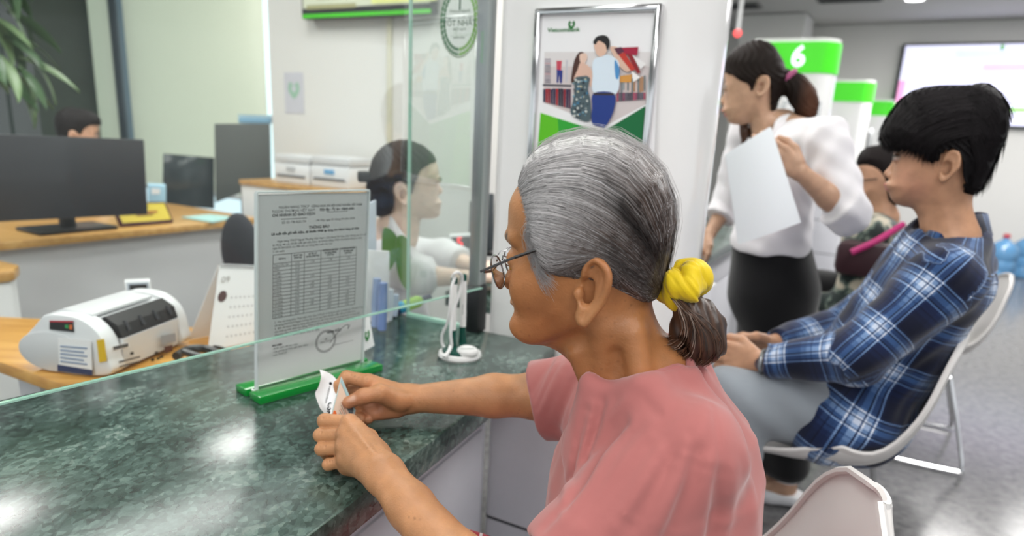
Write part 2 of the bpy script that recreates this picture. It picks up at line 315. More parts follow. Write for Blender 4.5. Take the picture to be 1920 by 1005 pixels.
# ---------------------------------------------------------------- divider pillars
PL = np.array([-0.06, 1.527])
def pillar_outline(L, g=0.0, n=12):                   # plan: flat face towards -U, round customer end
    pts = []
    def q(a, u): return P2((L[0], L[1]), a, u)
    r = .025 + g
    for k in range(5):
        t = math.pi / 2 * k / 4; pts.append(q(.025 - r * math.cos(t), .025 - r * math.sin(t)))
    for k in range(2 * n + 1):
        t = -math.pi / 2 + math.pi * k / (2 * n); pts.append(q(.350 + (.090 + g) * math.cos(t), .135 + (.135 + g) * math.sin(t)))
    for k in range(5):
        t = math.pi / 2 * k / 4; pts.append(q(.025 - r * math.sin(t), .245 + r * math.cos(t)))
    return [(p[0], p[1]) for p in pts]
M_signgreen = pmat('backlit_green', '45d422', .35, emit='45d422', estr=.35)
M_signwhite = pmat('backlit_white', 'f4fbff', .35, emit='eef8ff', estr=1.0)
def pillar(L, label, num, zband, z0=.745, half_band=False):
    t = thing('divider_pillar', label, 'pillar', (*P2((L[0], L[1]), .25, .13)[:2], 0), 'glossy white pillars dividing the teller windows')
    mid = .835
    MB().prism(pillar_outline(L), .747, zband, ).build('body', M_gloss, t)
    MB().prism(pillar_outline(L, -.012), 0, .747).build('plinth', M_grey, t)
    for z, h in ((.60, .006), (.30, .006)):
        MB().prism(pillar_outline(L, -.0105), z, z + h).build('groove', M_dark, t)
    MB().prism(pillar_outline(L, .006), zband, zband + .16).build('sign_band', M_signgreen, t)
    MB().prism(pillar_outline(L, .0), zband + .16, zband + .18).build('cap', M_gloss, t)
    return t
pil = pillar(PL, 'nearest glossy white pillar carrying the framed shopping poster', None, 1.66)
PILL = []
for (R, num, lb) in (((1.687, 3.918), '6', 'glossy white pillar with the green 6 sign behind the standing woman'),
                     ((2.975, 6.11), '7', 'second far pillar with a green band, right of the 6 sign'),
                     ((4.30, 8.30), '8', 'farthest pillar with a small green band beside the wall screen')):
    L = np.array([R[0] - .441, R[1] + .170]); L = np.array([R[0], R[1]]) - AX[:2] * .455
    t = pillar(L, lb, num, 1.63); PILL.append((L, t))
    o = P2(L, .245 if num == '6' else .03, -.0075, 1.71)
    text_mesh('number', num, .15, frame_mat(o, AX, UP), M_signwhite, t, bold=.004, ext=.001)
    # small framed notice on the face
    fr = thing('framed_notice', 'small grey framed notice on the ' + {'6': 'large pillar behind the standing woman', '7': 'second far pillar', '8': 'farthest pillar by the wall screen'}[num], 'notice', tuple(P2(L, .40 if num == '6' else .16, -.02, 1.15)), 'small notice frames on the far pillars')
    ac = .30 if num == '6' else .17
    M = frame_mat(P2(L, ac, -.006, 1.33), AX, UP).to_3x3()
    MB().box(P2(L, ac, -.010, 1.33), (.20, .30, .016), M=M).build('frame', M_alu, fr, bevel=.003)
    MB().box(P2(L, ac, -.0185, 1.33), (.165, .262, .002), M=M).build('sheet', M_paper, fr)
    for k in range(4):
        MB().box(P2(L, ac - .055 + .037 * k, -.0200, 1.34), (.020, .19, .0012), M=M).build('print_bar', M_dark if k % 2 else M_grey, fr)
# ---------------------------------------------------------------- counters
TOP = .79; TH = .045
e1 = np.array([-.214, .677]); e3 = np.array([-.039, 1.101]); ed = (e3 - e1) / np.linalg.norm(e3 - e1)
def on_face(p, d):                                     # where p + s d meets the near pillar's face line
    Mx = np.array([[d[0], -AX[0]], [d[1], -AX[1]]]); s, t = np.linalg.solve(Mx, PL - p); return p + d * s
fc = on_face(e1, ed) - UX[:2] * .004
poly = [tuple(e1 - ed * 1.15), tuple(e1), tuple(e3), tuple(fc), tuple(PL - UX[:2] * .004 - AX[:2] * .0), tuple(PL - AX[:2] * .24 - UX[:2] * .004), (-.40, 1.50), (-.527, 1.344), (-.758, 1.059), (-1.62, .0)]
ct = MB().prism(poly, TOP - TH, TOP).build('marble_countertop', M_marble, bevel=.004)
tag(ct, 'dark green marble countertop under the old woman\'s hands', 'countertop')
s2 = PL + UX[:2] * .274
poly2 = [tuple(s2 + AX[:2] * .17), tuple(s2 - AX[:2] * .30), tuple(s2 - AX[:2] * .30 + UX[:2] * 2.35), tuple(s2 + AX[:2] * .17 + UX[:2] * 2.30)]
ct2 = MB().prism(poly2, TOP - TH, TOP).build('marble_countertop', M_marble, bevel=.004); tag(ct2, 'green marble countertop at the next window where the woman stands', 'countertop')
for k, (L, t) in enumerate(PILL[:2]):
    s3 = L + UX[:2] * .274; ln = 2.05 if k == 0 else 1.7
    tag(MB().prism([tuple(s3 + AX[:2] * .17), tuple(s3 - AX[:2] * .30), tuple(s3 - AX[:2] * .30 + UX[:2] * ln), tuple(s3 + AX[:2] * .17 + UX[:2] * ln)], TOP - TH, TOP).build('marble_countertop', M_marble, bevel=.004),
        ('far green marble countertop just beyond the pillar with the 6' if k == 0 else 'farthest green marble countertop, beyond the second far pillar'), 'countertop')
# grey base panels under the counters
def base(p0, p1, label, n=3):
    p0 = np.array(p0); p1 = np.array(p1); d = p1 - p0; ln = np.linalg.norm(d); d = d / ln; ang = math.atan2(d[1], d[0])
    nr = np.array([-d[1], d[0]])
    t = thing('teller_counter', label, 'counter', (*((p0 + p1) / 2), 0))
    c = (p0 + p1) / 2 + nr * .06
    MB().box((c[0], c[1], .37), (ln, .08, .74), rz=ang).build('carcass', M_white, t)
    for k in range(n):
        for z0, z1 in ((.08, .56), (.566, .742)):
            q = p0 + d * (ln * (k + .5) / n) + nr * .01
            MB().box((q[0], q[1], (z0 + z1) / 2), (ln / n - .006, .02, z1 - z0), rz=ang).build('panel', M_grey, t, bevel=.002)
    q = (p0 + p1) / 2 + nr * .03; MB().box((q[0], q[1], .04), (ln, .02, .08), rz=ang).build('kickboard', M_dark, t)
nb = np.array([-ed[1], ed[0]])
base(e1 - ed * 1.0 + nb * .16, fc + nb * .16 - ed * .012, 'grey panelled counter base under the near marble top', 3)
NB = bpy.data.objects['teller_counter']
q = P2(PL, -.09, .02, .371); MB().box(q, (.15, .05, .742), rz=RA).build('end_panel', M_grey, NB, bevel=.003)
base(s2 + AX[:2] * .10 + UX[:2] * .01, s2 + AX[:2] * .10 + UX[:2] * 2.3, 'white and grey counter base behind the standing woman', 4)
for k, (L, t) in enumerate(PILL[:2]):
    s3 = L + UX[:2] * .28; base(s3 + AX[:2] * .10, s3 + AX[:2] * .10 + UX[:2] * 2.0, ('grey counter base just beyond the pillar with the 6' if k == 0 else 'farthest grey counter base, beyond the second far pillar'), 3)
# ---------------------------------------------------------------- glass screens
M_glass = glass_mat('clear_glass', (.955, .98, .97), haze=.014, refl=.2)
M_glass2 = glass_mat('hazy_side_glass', (.93, .96, .95), haze=.05, refl=.25)
M_gedge = pmat('green_glass_edge', 'a9d6c4', .15, var=.03, emit='9fd8c4', estr=0.0, spec=.8)
ZG = .905
g = [gz(x, y, ZG) for x, y in ((-60, 771), (480, 640), (770, 570), (903, 539))]
g0 = g[1]; gdv = (g[3] - g[1]); gdv = gdv / np.linalg.norm(gdv); gn = np.array([-gdv[1], gdv[0], 0])
ga = g0 - gdv * 1.05; gb = g[3]
gt = thing('glass_screen', 'large clear glass screen raised above the near marble counter', 'glass screen', (*((ga + gb) / 2)[:2], ZG))
mid = (ga + gb) / 2; lg = np.linalg.norm(gb - ga); ag = math.atan2(gdv[1], gdv[0])
MB().box((mid[0], mid[1], (ZG + 2.3) / 2), (lg, .006, 2.3 - ZG), rz=ag).build('pane', M_glass, gt, smooth=False)
MB().box((mid[0], mid[1], ZG - .0015), (lg, .0062, .0025), rz=ag).build('polished_edge', M_gedge, gt)
# side pane standing on the counter, beside the post
sp0 = np.array([*(PL - AX[:2] * .215), 0]) - UX * .012; sp1 = np.array([*(PL - AX[:2] * .036), 0]) - UX * .012
sg = thing('glass_screen', 'narrow hazy side glass pane standing on the marble by the metal post', 'glass screen', (*((sp0 + sp1) / 2)[:2], TOP))
cm = (sp0 + sp1) / 2; ls = np.linalg.norm(sp1 - sp0)
MB().box((cm[0], cm[1], (TOP + 2.3) / 2 + .004), (ls, .008, 2.3 - TOP - .004), rz=RA).build('pane', M_glass2, sg, smooth=False)
MB().box((sp0[0], sp0[1], (TOP + 2.3) / 2), (.004, .0086, 2.3 - TOP), rz=RA).build('polished_edge', M_gedge, sg)
MB().box((cm[0], cm[1], TOP + .004), (ls, .014, .008), rz=RA).build('floor_channel', M_gedge, sg)
# aluminium post at the pillar
pc = np.array([*PL, 0]) - AX * .018 - UX * .015
pt = thing('screen_post', 'brushed aluminium post holding the glass beside the white pillar', 'post', (pc[0], pc[1], TOP))
MB().box((pc[0], pc[1], 1.60), (.028, .034, 1.40), rz=RA).build('post', M_alu, pt, bevel=.003)
MB().box((pc[0] - AX[0] * .0155, pc[1] - AX[1] * .0155, 1.60), (.004, .012, 1.40), rz=RA).build('gasket', M_black, pt)
MB().box((pc[0], pc[1], (TOP + .90) / 2), (.032, .038, .90 - TOP), rz=RA).build('foot', M_black, pt, bevel=.002)
# oval award sticker on the side glass
# ================================================================ THINGS ON AND AROUND THE COUNTER
M_tgreen = pmat('translucent_green_acrylic', '128a35', .12, var=.05, coat=.5, emit='0a6a28', estr=0.0)
M_acryl = glass_mat('acrylic_sheet', (.99, .99, .99), haze=.03, refl=.3)
M_ink = pmat('black_ink', '26272b', .6)
# ---- notice stand with the interest-rate sheet
s0 = gz(481, 743, TOP); s1 = gz(678, 690, TOP); nv = np.array([-(s1 - s0)[1], (s1 - s0)[0], 0]); nv /= np.linalg.norm(nv)   # towards staff
tl = gp(480, 361, s0, nv); tr = gp(690, 357, s0, nv); ex = s1 - s0; exn = ex / np.linalg.norm(ex); ey = (tl - s0)
ns = thing('notice_stand', 'clear acrylic notice stand with printed rate sheet on a green base', 'notice stand', tuple((s0 + s1) / 2))
lift = np.array([0, 0, .008])
def SH(u, v, off=0.0):                                 # u from left, v from the top of the sheet
    b = s0 + ex * u + lift; t = tl + (tr - tl) * u; return t + (b - t) * v - nv * off
MB().slab([SH(.01, .01), SH(.99, .01), SH(.99, .97), SH(.01, .97)], -nv, .0006).build('paper_sheet', M_paper, ns, smooth=False)
MB().slab([SH(0, 0, .0030), SH(1, 0, .0030), SH(1, 1, .0030), SH(0, 1, .0030)], -nv, .0018).build('acrylic_front', M_acryl, ns, smooth=False)
MB().slab([SH(0, 0, -.0012), SH(1, 0, -.0012), SH(1, 1, -.0012), SH(0, 1, -.0012)], nv, .0018).build('acrylic_back', M_acryl, ns, smooth=False)
for u0, u1, v0, v1 in ((-.008, .004, 0, 1), (.996, 1.006, 0, 1), (0, 1, -.006, .003)):
    MB().slab([SH(u0, v0, -.003), SH(u1, v0, -.003), SH(u1, v1, -.003), SH(u0, v1, -.003)], -nv, .0085).build('acrylic_edge', pmat('bright_acrylic_edge', 'd5dadb', .2), ns)
cb = (gz(457, 741, TOP) + gz(703, 690, TOP)) / 2; lb_ = np.linalg.norm(gz(457, 741, TOP) - gz(703, 690, TOP)) * 1.0
angs = math.atan2(exn[1], exn[0])
MB().box((cb[0] - nv[0] * .022, cb[1] - nv[1] * .022, TOP + .0065), (lb_, .036, .013), rz=angs).build('green_base', M_tgreen, ns, bevel=.0015)
MB().box((cb[0] + nv[0] * .024, cb[1] + nv[1] * .024, TOP + .0065), (lb_, .036, .013), rz=angs).build('green_base', M_tgreen, ns, bevel=.0015)
for k in (-1, 1):
    q = s0 - nv * .012 * k - exn * .004; MB().tube([q - nv * .012 + UP * .011, q + nv * .012 + UP * .011], .0018, 6).build('wire_clip', M_white, ns)
TXT = []
def prt(s, u, v, size, al='CENTER', bold=0.0):
    o = SH(u, v, .0010); o2 = SH(u + .05, v, .0010); ax = Vector(o2 - o).normalized(); ay = Vector(SH(u, v - .05, .001) - o).normalized()
    M = Matrix(((ax.x, ay.x, -nv[0], o[0]), (ax.y, ay.y, -nv[1], o[1]), (ax.z, ay.z, 0, o[2]), (0, 0, 0, 1)))
    TXT.append(text_mesh('printed_text', s, size, M, M_ink, None, al, bold=bold))
prt('NGÂN HÀNG TMCP', .31, .075, .0062); prt('NGOẠI THƯƠNG VIỆT NAM', .31, .094, .0062); prt('CHI NHÁNH SỞ GIAO DỊCH', .31, .113, .0062, bold=.0002); prt('Số: 03 /TB-SGD.TH', .31, .150, .0056)
prt('CỘNG HOÀ XÃ HỘI CHỦ NGHĨA VIỆT NAM', .70, .075, .0052, bold=.0001); prt('Độc lập - Tự do - Hạnh phúc', .70, .094, .0058, bold=.0002); prt('Hà Nội, ngày 01 tháng 04 năm 2024', .69, .148, .0054)
prt('THÔNG BÁO', .535, .183, .0068, bold=.0002); prt('Lãi suất tiền gửi tiết kiệm, tài khoản VNĐ áp dụng cho khách hàng cá nhân', .52, .204, .0056, bold=.0002)
for k, s in enumerate(('Ngân hàng TMCP Ngoại Thương Việt Nam - Chi nhánh Sở Giao dịch thông báo lãi suất', 'áp dụng với các khoản tiền gửi tiết kiệm, tài khoản bằng VND của khách hàng cá nhân', 'ngày 01/04/2024 cho đến khi có thông báo mới như sau:', '1- Lãi suất:')):
    prt(s, .13 + (.04 if k == 0 else 0), .242 + .0165 * k, .0050, 'LEFT')
cols = [.135, .29, .405, .555, .735, .90]; tv0, tv1, hv = .308, .632, .352; rows = 15
rules = MB()
def rule(u0, v0, u1, v1, w=.0004):
    a, b = SH(u0, v0, .0009), SH(u1, v1, .0009); d = (b - a) / np.linalg.norm(b - a); n = np.cross(d, nv) * w
    rules.add([a - n, b - n, b + n, a + n], [(0, 1, 2, 3)])
for cxx in cols: rule(cxx, tv0, cxx, tv1)
rule(cols[0], tv0, cols[-1], tv0); rv = [hv + (tv1 - hv) * k / rows for k in range(rows + 1)]
for v in rv: rule(cols[0], v, cols[-1], v)
rule(.20, .133, .42, .133); rule(.60, .108, .80, .108)
for cc_, s in zip(range(5), ('Kỳ hạn', 'LS trả sau\n(%/năm)', 'LS TK trả\ntrước (%/năm)', 'LS TK lĩnh lãi định\nkỳ hàng tháng\n(%/năm)', 'LS TK lĩnh lãi định\nkỳ hàng quý\n(%/năm)')):
    prt(s, (cols[cc_] + cols[cc_ + 1]) / 2, .330 - .004 * s.count('\n'), .0042, bold=.0002)
names = ['Rút trước hạn', 'KKH', '7 ngày', '14 ngày', '1 tháng', '2 tháng', '3 tháng', '6 tháng', '9 tháng', '11 tháng', '12 tháng', '18 tháng', '24 tháng', '36 tháng', '60 tháng']
vals = ['0,10', '0,10', '0,20', '0,20', '1,60', '1,60', '1,90', '2,90', '2,90', '2,90', '4,60', '4,60', '4,70', '4,70', '4,70']
for k in range(rows):
    v = (rv[k] + rv[k + 1]) / 2; prt(names[k], .145, v, .0046, 'LEFT'); prt(vals[k], .345, v, .0046)
    if k in (0, 4, 6, 7, 9, 11, 12): prt(['1,59', '1,89', '2,86', '4,39', '4,20'][k % 5], .48, v, .0046)
    if k in (0, 5, 6, 7, 8, 10, 11, 12, 13, 14): prt(['1,89', '2,88', '2,87', '4,40', '4,36'][k % 5], .645, v, .0046)
    if k in (0, 6, 7, 8, 10, 11, 12, 13, 14): prt(['1,90', '2,89', '4,47', '4,42', '4,38'][k % 5], .82, v, .0046)
for k, s in enumerate(('2.  Các nội dung khác: Thực hiện theo Quy chế gửi, sử dụng và quản lý tài khoản tiền gửi trong', 'hệ thống NHTMCP Ngoại thương VN và các quy định về bảo hiểm tiền gửi hiện hành.', '3.  Đối với khách hàng sử dụng tổng thể lợi ích với VCB, trên cơ sở thoả thuận và cung cấp', 'của VCB tại thời điểm huy động, VCB có thể áp dụng lãi suất huy động cao hơn mức lãi suất', 'tổng hợp tiền gửi, kính đề nghị khách hàng liên hệ theo số điện thoại bên dưới:', 'Hotline SGD, ĐT 024.39368547 (máy lẻ 1200).')):
    prt(s, .15, .655 + .0165 * k, .0046, 'LEFT')
for k, s in enumerate(('Nơi nhận:', '- BGĐ SGD (để báo cáo);', '- Các phòng tại SGD (để thực hiện);', '- Lưu: P.HCQT.')): prt(s, .13, .775 + .017 * k, .0046, 'LEFT', bold=.0002 if k == 0 else 0)
prt('GIÁM ĐỐC', .70, .765, .0062, bold=.0002); prt('SỞ\nGIAO DỊCH', .62, .808, .0044)
for rr_ in (.021, .0185):
    for k in range(28):
        a0, a1 = 2 * math.pi * k / 28, 2 * math.pi * (k + 1) / 28; uw = np.linalg.norm(ex); vh = np.linalg.norm(ey)
        rule(.62 + rr_ / uw * math.cos(a0), .812 + rr_ / vh * math.sin(a0), .62 + rr_ / uw * math.cos(a1), .812 + rr_ / vh * math.sin(a1), .0005)
sig = catmull([(.66, .83), (.70, .80), (.76, .765), (.80, .748), (.83, .742), (.845, .752), (.84, .768), (.86, .745)], 6)
for k in range(len(sig) - 1): rule(*sig[k], *sig[k + 1], .0005)
rule(.68, .845, .90, .842, .0003)
rules.build('printed_rules', M_ink, ns, smooth=False)['kind'] = 'stuff'
def join(objs, name, mat, parent):
    vs, fs = [], []
    for o in objs:
        n = len(vs); vs += [tuple(v.co) for v in o.data.vertices]; fs += [tuple(i + n for i in p.vertices) for p in o.data.polygons]; me = o.data; bpy.data.objects.remove(o); bpy.data.meshes.remove(me)
    me = bpy.data.meshes.new(name); me.from_pydata(vs, [], fs); me.update(); return mkobj(name, me, mat, parent, smooth=False)
join(TXT, 'printed_text', M_ink, ns)['kind'] = 'stuff'
# ---- pen stand
M_dgreen = pmat('bottle_green_plastic', '0f4a3f', .25, var=.05)
pb = gz(862, 668, TOP); pY = pb[1]
ps = thing('pen_stand', 'white and dark green counter pen stand with two corded pens', 'pen stand', tuple(pb))
MB().lathe([(.043, 0), (.045, .004), (.043, .010), (.036, .012)], tuple(pb)).build('base_disc', M_gloss, ps)
MB().lathe([(.037, .010), (.036, .017), (.026, .022), (.006, .024)], tuple(pb)).build('green_top', M_dgreen, ps)
qd = gy(876, 662, pY - .02)
MB().ball((qd[0], qd[1], TOP + .017), (.023, .019, .014)).build('logo_button', M_gloss, ps)
o = np.array([qd[0] + .001, qd[1] - .0125, TOP + .0282]); fm = frame_mat(o, (1, .05, .05), (-.06, .72, .55))
text_mesh('logo_text', 'Vietcombank', .0055, fm, M_dgreen, ps)
def pen(pxb, pxt, Y):
    b = gy(*pxb, Y); t = gy(*pxt, Y); d = t - b; b = np.array([b[0], b[1], max(b[2], TOP + .018)])
    p = MB().tube([b + d * k for k in (.22, .6, .93)], .0068, 12).build('pen_barrel', M_gloss, ps)
    MB().tube([b + d * k for k in (.0, .12, .24)], [.0085, .0072, .0070], 12).build('pen_holder', M_dgreen, ps)
    MB().tube([b + d * k for k in (.91, .99, 1.0)], [.0072, .0072, .005], 12).build('pen_cap', M_dgreen, ps)
    q = b + d * .72 + np.array([0, -.0075, 0]); text_mesh('pen_text', 'Vietcombank', .004, frame_mat(b + d * .5 + np.array([0, -.0071, 0]), d, (-1, 0, .03)), M_dgreen, p)
pen((848, 648), (852, 520), pY + .004); pen((867, 642), (869, 514), pY + .03)
cd = [(853, 519), (847, 540), (843, 585), (838, 608), (829, 628), (830, 646), (838, 654), (846, 651), (845, 625), (848, 590), (858, 560), (865, 535), (866, 519), (860, 511), (853, 512), (848, 520)]
MB().tube(catmull([gy(x, y, pY - .008 - .012 * math.sin(i)) for i, (x, y) in enumerate(cd)], 6), .0033, 8).build('cord', M_white, ps)
e_ = [gy(846, 646, pY - .012), gy(842, 658, pY - .03), gy(833, 670, pY - .045)]; e_[2][2] = max(e_[2][2], TOP + .005)
MB().tube(catmull(e_, 5), .0040, 8).build('cord', M_white, ps)
# ---- framed poster on the near pillar
def FP(px, py, off=0.0): return gp(px, py, (*PL, 0), UX) - UX * off
pf = thing('poster_frame', 'chrome-framed green and white shopping poster on the nearest pillar', 'poster', tuple(P2(PL, .222, -.01, 1.08)))
a0, a1, zt, zb = .093, .352, 1.478, 1.105
def FQ(a, z, off): return P2(PL, a, -off, z)
M3 = frame_mat((0, 0, 0), AX, UP).to_3x3()
MB().box(FQ((a0 + a1) / 2, (zt + zb) / 2, .0045), (a1 - a0, zt - zb, .007), M=M3).build('backing', M_white, pf)
for aa, zz, w, h in ((a0 + .006, (zt + zb) / 2, .013, zt - zb), (a1 - .006, (zt + zb) / 2, .013, zt - zb), ((a0 + a1) / 2, zt - .006, a1 - a0, .013), ((a0 + a1) / 2, zb + .006, a1 - a0, .013)):
    MB().box(FQ(aa, zz, .009), (w, h, .016), M=M3).build('frame_bar', M_chrome, pf, bevel=.003)
pr = MB(); LAY = [0]
def zp(pts): return [(960 + x / 3.35, y / 3.35) for x, y in pts]
def shape(pts, col, sm=False):
    pts = [(x, y) for x, y in (catmull(pts, 4, True) if sm else pts)]
    LAY[0] += 1; off = .0082 + .00003 * LAY[0]; q = [FP(x, y, off) for x, y in zp(pts)]
    pr.add(q, [tuple(range(len(q)))], lin(col))
shape([(205, 85), (940, 85), (890, 1240), (145, 1240)], 'f2f2f4')
shape([(215, 330), (890, 330), (852, 655), (590, 795), (205, 645)], 'e0dcdc')
shape([(215, 420), (880, 420), (852, 655), (590, 795), (205, 645)], 'd5cbcb')
rr = random.Random(3)
for k in range(12):
    y = 372 + k * 13; shape([(218, y), (255, y + 1), (254, y + 8), (217, y + 7)], rr.choice(['6d6470', '8b8090', 'a86c78', '55506a']))
shape([(290, 385), (325, 385), (320, 445), (292, 440)], 'c84a5c'); shape([(292, 440), (330, 445), (325, 525), (312, 525), (308, 470), (302, 525), (292, 520)], '2f3a86')
shape([(350, 380), (362, 380), (358, 520), (346, 520)], 'c8c6cc'); shape([(205, 530), (385, 535), (384, 548), (205, 542)], '4c4a55')
for k in range(11):
    x = 207 + k * 16; shape([(x, 556 + rr.randint(0, 8)), (x + 15, 560), (x + 13, 648 + k * 4), (x, 640 + k * 4)], rr.choice(['7c1f2a', 'a3232f', '2b2a3c', '56324a', '8d2a38', '3a3550']))
for k in range(14):
    x = 668 + k * 13; y = 470 + rr.randint(0, 30); shape([(x, y), (x + 12, y), (x + 11, y + 95), (x, y + 95)], rr.choice(['9fa6a8', 'c7b6b6', '7c8488', 'dcc7c0', 'b58b6a']))
for k in range(14):
    x = 668 + k * 13; shape([(x, 585), (x + 12, 583), (x + 11, 640 - k), (x, 640 - k)], rr.choice(['b0536a', '8e4a66', '6a6672', 'c77b8a', '55505c']))
shape([(690, 480), (765, 470), (760, 520), (685, 520)], 'd89a4a')
shape([(193, 710), (575, 832), (560, 1230), (150, 1230)], '5fc21e'); shape([(300, 745), (575, 832), (560, 1230), (330, 1230)], '2ea636'); shape([(420, 783), (575, 832), (560, 1230), (430, 1230)], '159339')
shape([(848, 668), (575, 832), (560, 1230), (800, 1230)], '0b6b3a')
# couple printed on the poster: plain generic figures
shape([(440, 330), (410, 370), (392, 440), (385, 520), (420, 515), (440, 450), (470, 350)], '4a2c24', True)
shape([(440, 345), (475, 340), (485, 365), (470, 400), (450, 405), (438, 380)], 'e6c6b4', True)
shape([(440, 400), (468, 400), (515, 450), (520, 540), (500, 540), (490, 480), (430, 490), (400, 500), (425, 440)], 'dfb9a6', True)
shape([(410, 490), (500, 490), (490, 560), (505, 640), (498, 765), (385, 720), (395, 640), (405, 560)], '4f6168', True)
for k in range(70):
    x = rr.uniform(398, 492); y = rr.uniform(500, 735); s = rr.uniform(4, 9); shape([(x - s, y), (x, y - s), (x + s, y), (x, y + s)], rr.choice(['dfe4de', '22303c', '3f7fa6', 'c9c6a8', '1d2530', '6fa0b8']))
shape([(630, 300), (690, 310), (745, 400), (760, 440), (735, 455), (690, 420), (650, 350)], 'dcb8a4', True)
shape([(525, 385), (575, 360), (620, 350), (675, 380), (688, 440), (672, 590), (530, 588), (520, 480)], 'dceaf6', True)
shape([(660, 380), (690, 440), (680, 500), (662, 480)], '4d8fc8', True)
shape([(528, 588), (655, 590), (652, 700), (600, 798), (575, 798), (518, 775), (518, 680)], '1f3a86', True); shape([(528, 586), (655, 588), (655, 602), (528, 600)], '3a3030')
shape([(535, 270), (600, 255), (612, 300), (600, 345), (565, 360), (540, 330)], 'e2bca6', True)
shape([(525, 272), (545, 238), (590, 226), (622, 245), (628, 290), (612, 320), (600, 285), (560, 262), (540, 285)], '1c1a1c', True)
for pts, c_ in (([(690, 305), (808, 300), (800, 352), (720, 345)], 'a3173a'), ([(680, 345), (720, 335), (790, 440), (762, 450)], 'c23a2e'), ([(735, 340), (770, 350), (822, 460), (800, 466)], '8e1f26'), ([(770, 350), (856, 405), (820, 440)], 'eceaea'), ([(765, 450), (820, 490), (775, 520)], 'f4f2f0'), ([(655, 310), (700, 300), (720, 330), (680, 350)], '5a2b42')):
    shape(pts, c_)
pr.build('poster_print', M_print, pf, smooth=False)
o = FP(960 + 335 / 3.35, 192 / 3.35, .0092); text_mesh('poster_logo_text', 'Vietcombank', .0105, frame_mat(o, AX, UP), pmat('logo_green', '2f7d3c', .5), pf, bold=.0002, xs=1.25)
def leaf_logo(parent, o, ex_, ey_, s, name='logo_mark', mat=None):
    pts = catmull([(0, -.5), (-.42, -.05), (-.30, .42), (0, .22), (.30, .42), (.42, -.05)], 5, True)
    hole = [(x * .42, y * .42 + .05) for x, y in pts]; n = len(pts)
    f = lambda p: np.asarray(o) + np.asarray(ex_) * p[0] * s + np.asarray(ey_) * p[1] * s
    return MB().add([f(p) for p in pts] + [f(p) for p in hole], [(i, (i + 1) % n, n + (i + 1) % n, n + i) for i in range(n)]).build(name, mat or pmat('logo_green', '2f7d3c', .5), parent, smooth=False)
leaf_logo(pf, FP(960 + 386 / 3.35, 160 / 3.35, .0092), AX, UP, .017)
o = FP(960 + 785 / 3.35, 880 / 3.35, .0094); text_mesh('poster_caption', 'thẻ', .012, frame_mat(o, AX, UP), M_paper, pf)
# green light beside the frame, modelled as a thin glowing strip
q = FP(1008, 85); MB().box((q[0] - UX[0] * .003, q[1] - UX[1] * .003, q[2]), (.011, .064, .004), M=M3).build('green_light_strip', M_signgreen, pf)
# ---- oval award sticker on the side glass
st = thing('oval_sticker', 'oval award sticker with green laurel wreath on the side glass', 'sticker', tuple(gp(862, 45, sp0, UX)))
spl = sp0 - UX * .0048
def SPT(px, py, off=0.0): return gp(px, py, spl, UX) - UX * off
oc = SPT(862, 38); ow = np.linalg.norm(SPT(900, 38) - SPT(824, 38)) / 2; oh = abs(SPT(862, 110)[2] - SPT(862, -34)[2]) / 2
def disc(k, col, off, name, mat=None):
    n = 40; return MB().add([oc - UX * off + AX * ow * k * math.cos(2 * math.pi * i / n) + UP * oh * k * math.sin(2 * math.pi * i / n) for i in range(n)], [tuple(range(n))], lin(col)).build(name, mat or M_print, st, smooth=False)
disc(1.0, '9aa593', .0002, 'rim'); disc(.965, 'c9d2c6', .0004, 'field'); disc(.70, 'e4e9e4', .0006, 'centre')
for k in range(34):
    a = math.radians(-82 + 164 * (k % 17) / 16) if k < 17 else math.radians(180 + 82 - 164 * (k % 17) / 16)
    for sgn in (-.065, .065):
        c_ = oc - UX * .0008 + AX * ow * (.83 + sgn) * math.cos(a) + UP * oh * (.83 + sgn) * math.sin(a); tg = AX * -math.sin(a) * ow + UP * math.cos(a) * oh; tg /= np.linalg.norm(tg); nn = np.cross(tg, UX)
        if k >= 17: pass
        sl = .0085
        MB().add([c_ - tg * sl, c_ - nn * sl * .42, c_ + tg * sl, c_ + nn * sl * .42], [(0, 1, 2, 3)], lin('79b63c' if k < 17 else '24703c')).build('laurel_leaf', M_print, st, smooth=False)
for s_, dz, sz in (('1', .47, .05), ('Vietcombank', .24, .010), ('NGÂN HÀNG SỐ 1', .08, .0085), ('TỐT NHẤT', -.08, .0165), ('VIỆT NAM', -.24, .0075), ('NĂM 2020', -.46, .0065)):
    text_mesh('sticker_text', s_, sz, frame_mat(oc - UX * .0009 + UP * oh * dz * 1.0, AX, UP), pmat('dark_green_ink', '2c5a3a', .5), st)
# ================================================================ STAFF SIDE, SEEN THROUGH THE GLASS
def dbox(t, name, c, size, mat, rz=RA, bevel=.004): return MB().box(c, size, rz=rz).build(name, mat, t, bevel=bevel)
# ---- back-office desk with oak top and white front
dp0 = gz(-90, 462, .76); dp1 = gz(486, 408, .76); dd = (dp1 - dp0); dl = np.linalg.norm(dd); dd /= dl; dn = np.array([-dd[1], dd[0], 0]); da = math.atan2(dd[1], dd[0])
def DK(u, n, z): return dp0 + dd * u + dn * n + np.array([0, 0, z - .76])
dk = thing('office_desk', 'oak-topped office desk with white front behind the glass', 'desk', tuple(DK(dl / 2, .4, 0)))
dbox(dk, 'desktop', DK(dl / 2, .38, .745), (dl, .80, .03), M_wood, da)
dbox(dk, 'front_panel', DK(dl / 2, .06, .365), (dl - .06, .03, .72), M_offwhite, da)
dbox(dk, 'side_panel', DK(.05, .40, .365), (.03, .66, .72), M_white, da); dbox(dk, 'side_panel', DK(dl - .05, .40, .365), (.03, .66, .72), M_white, da)
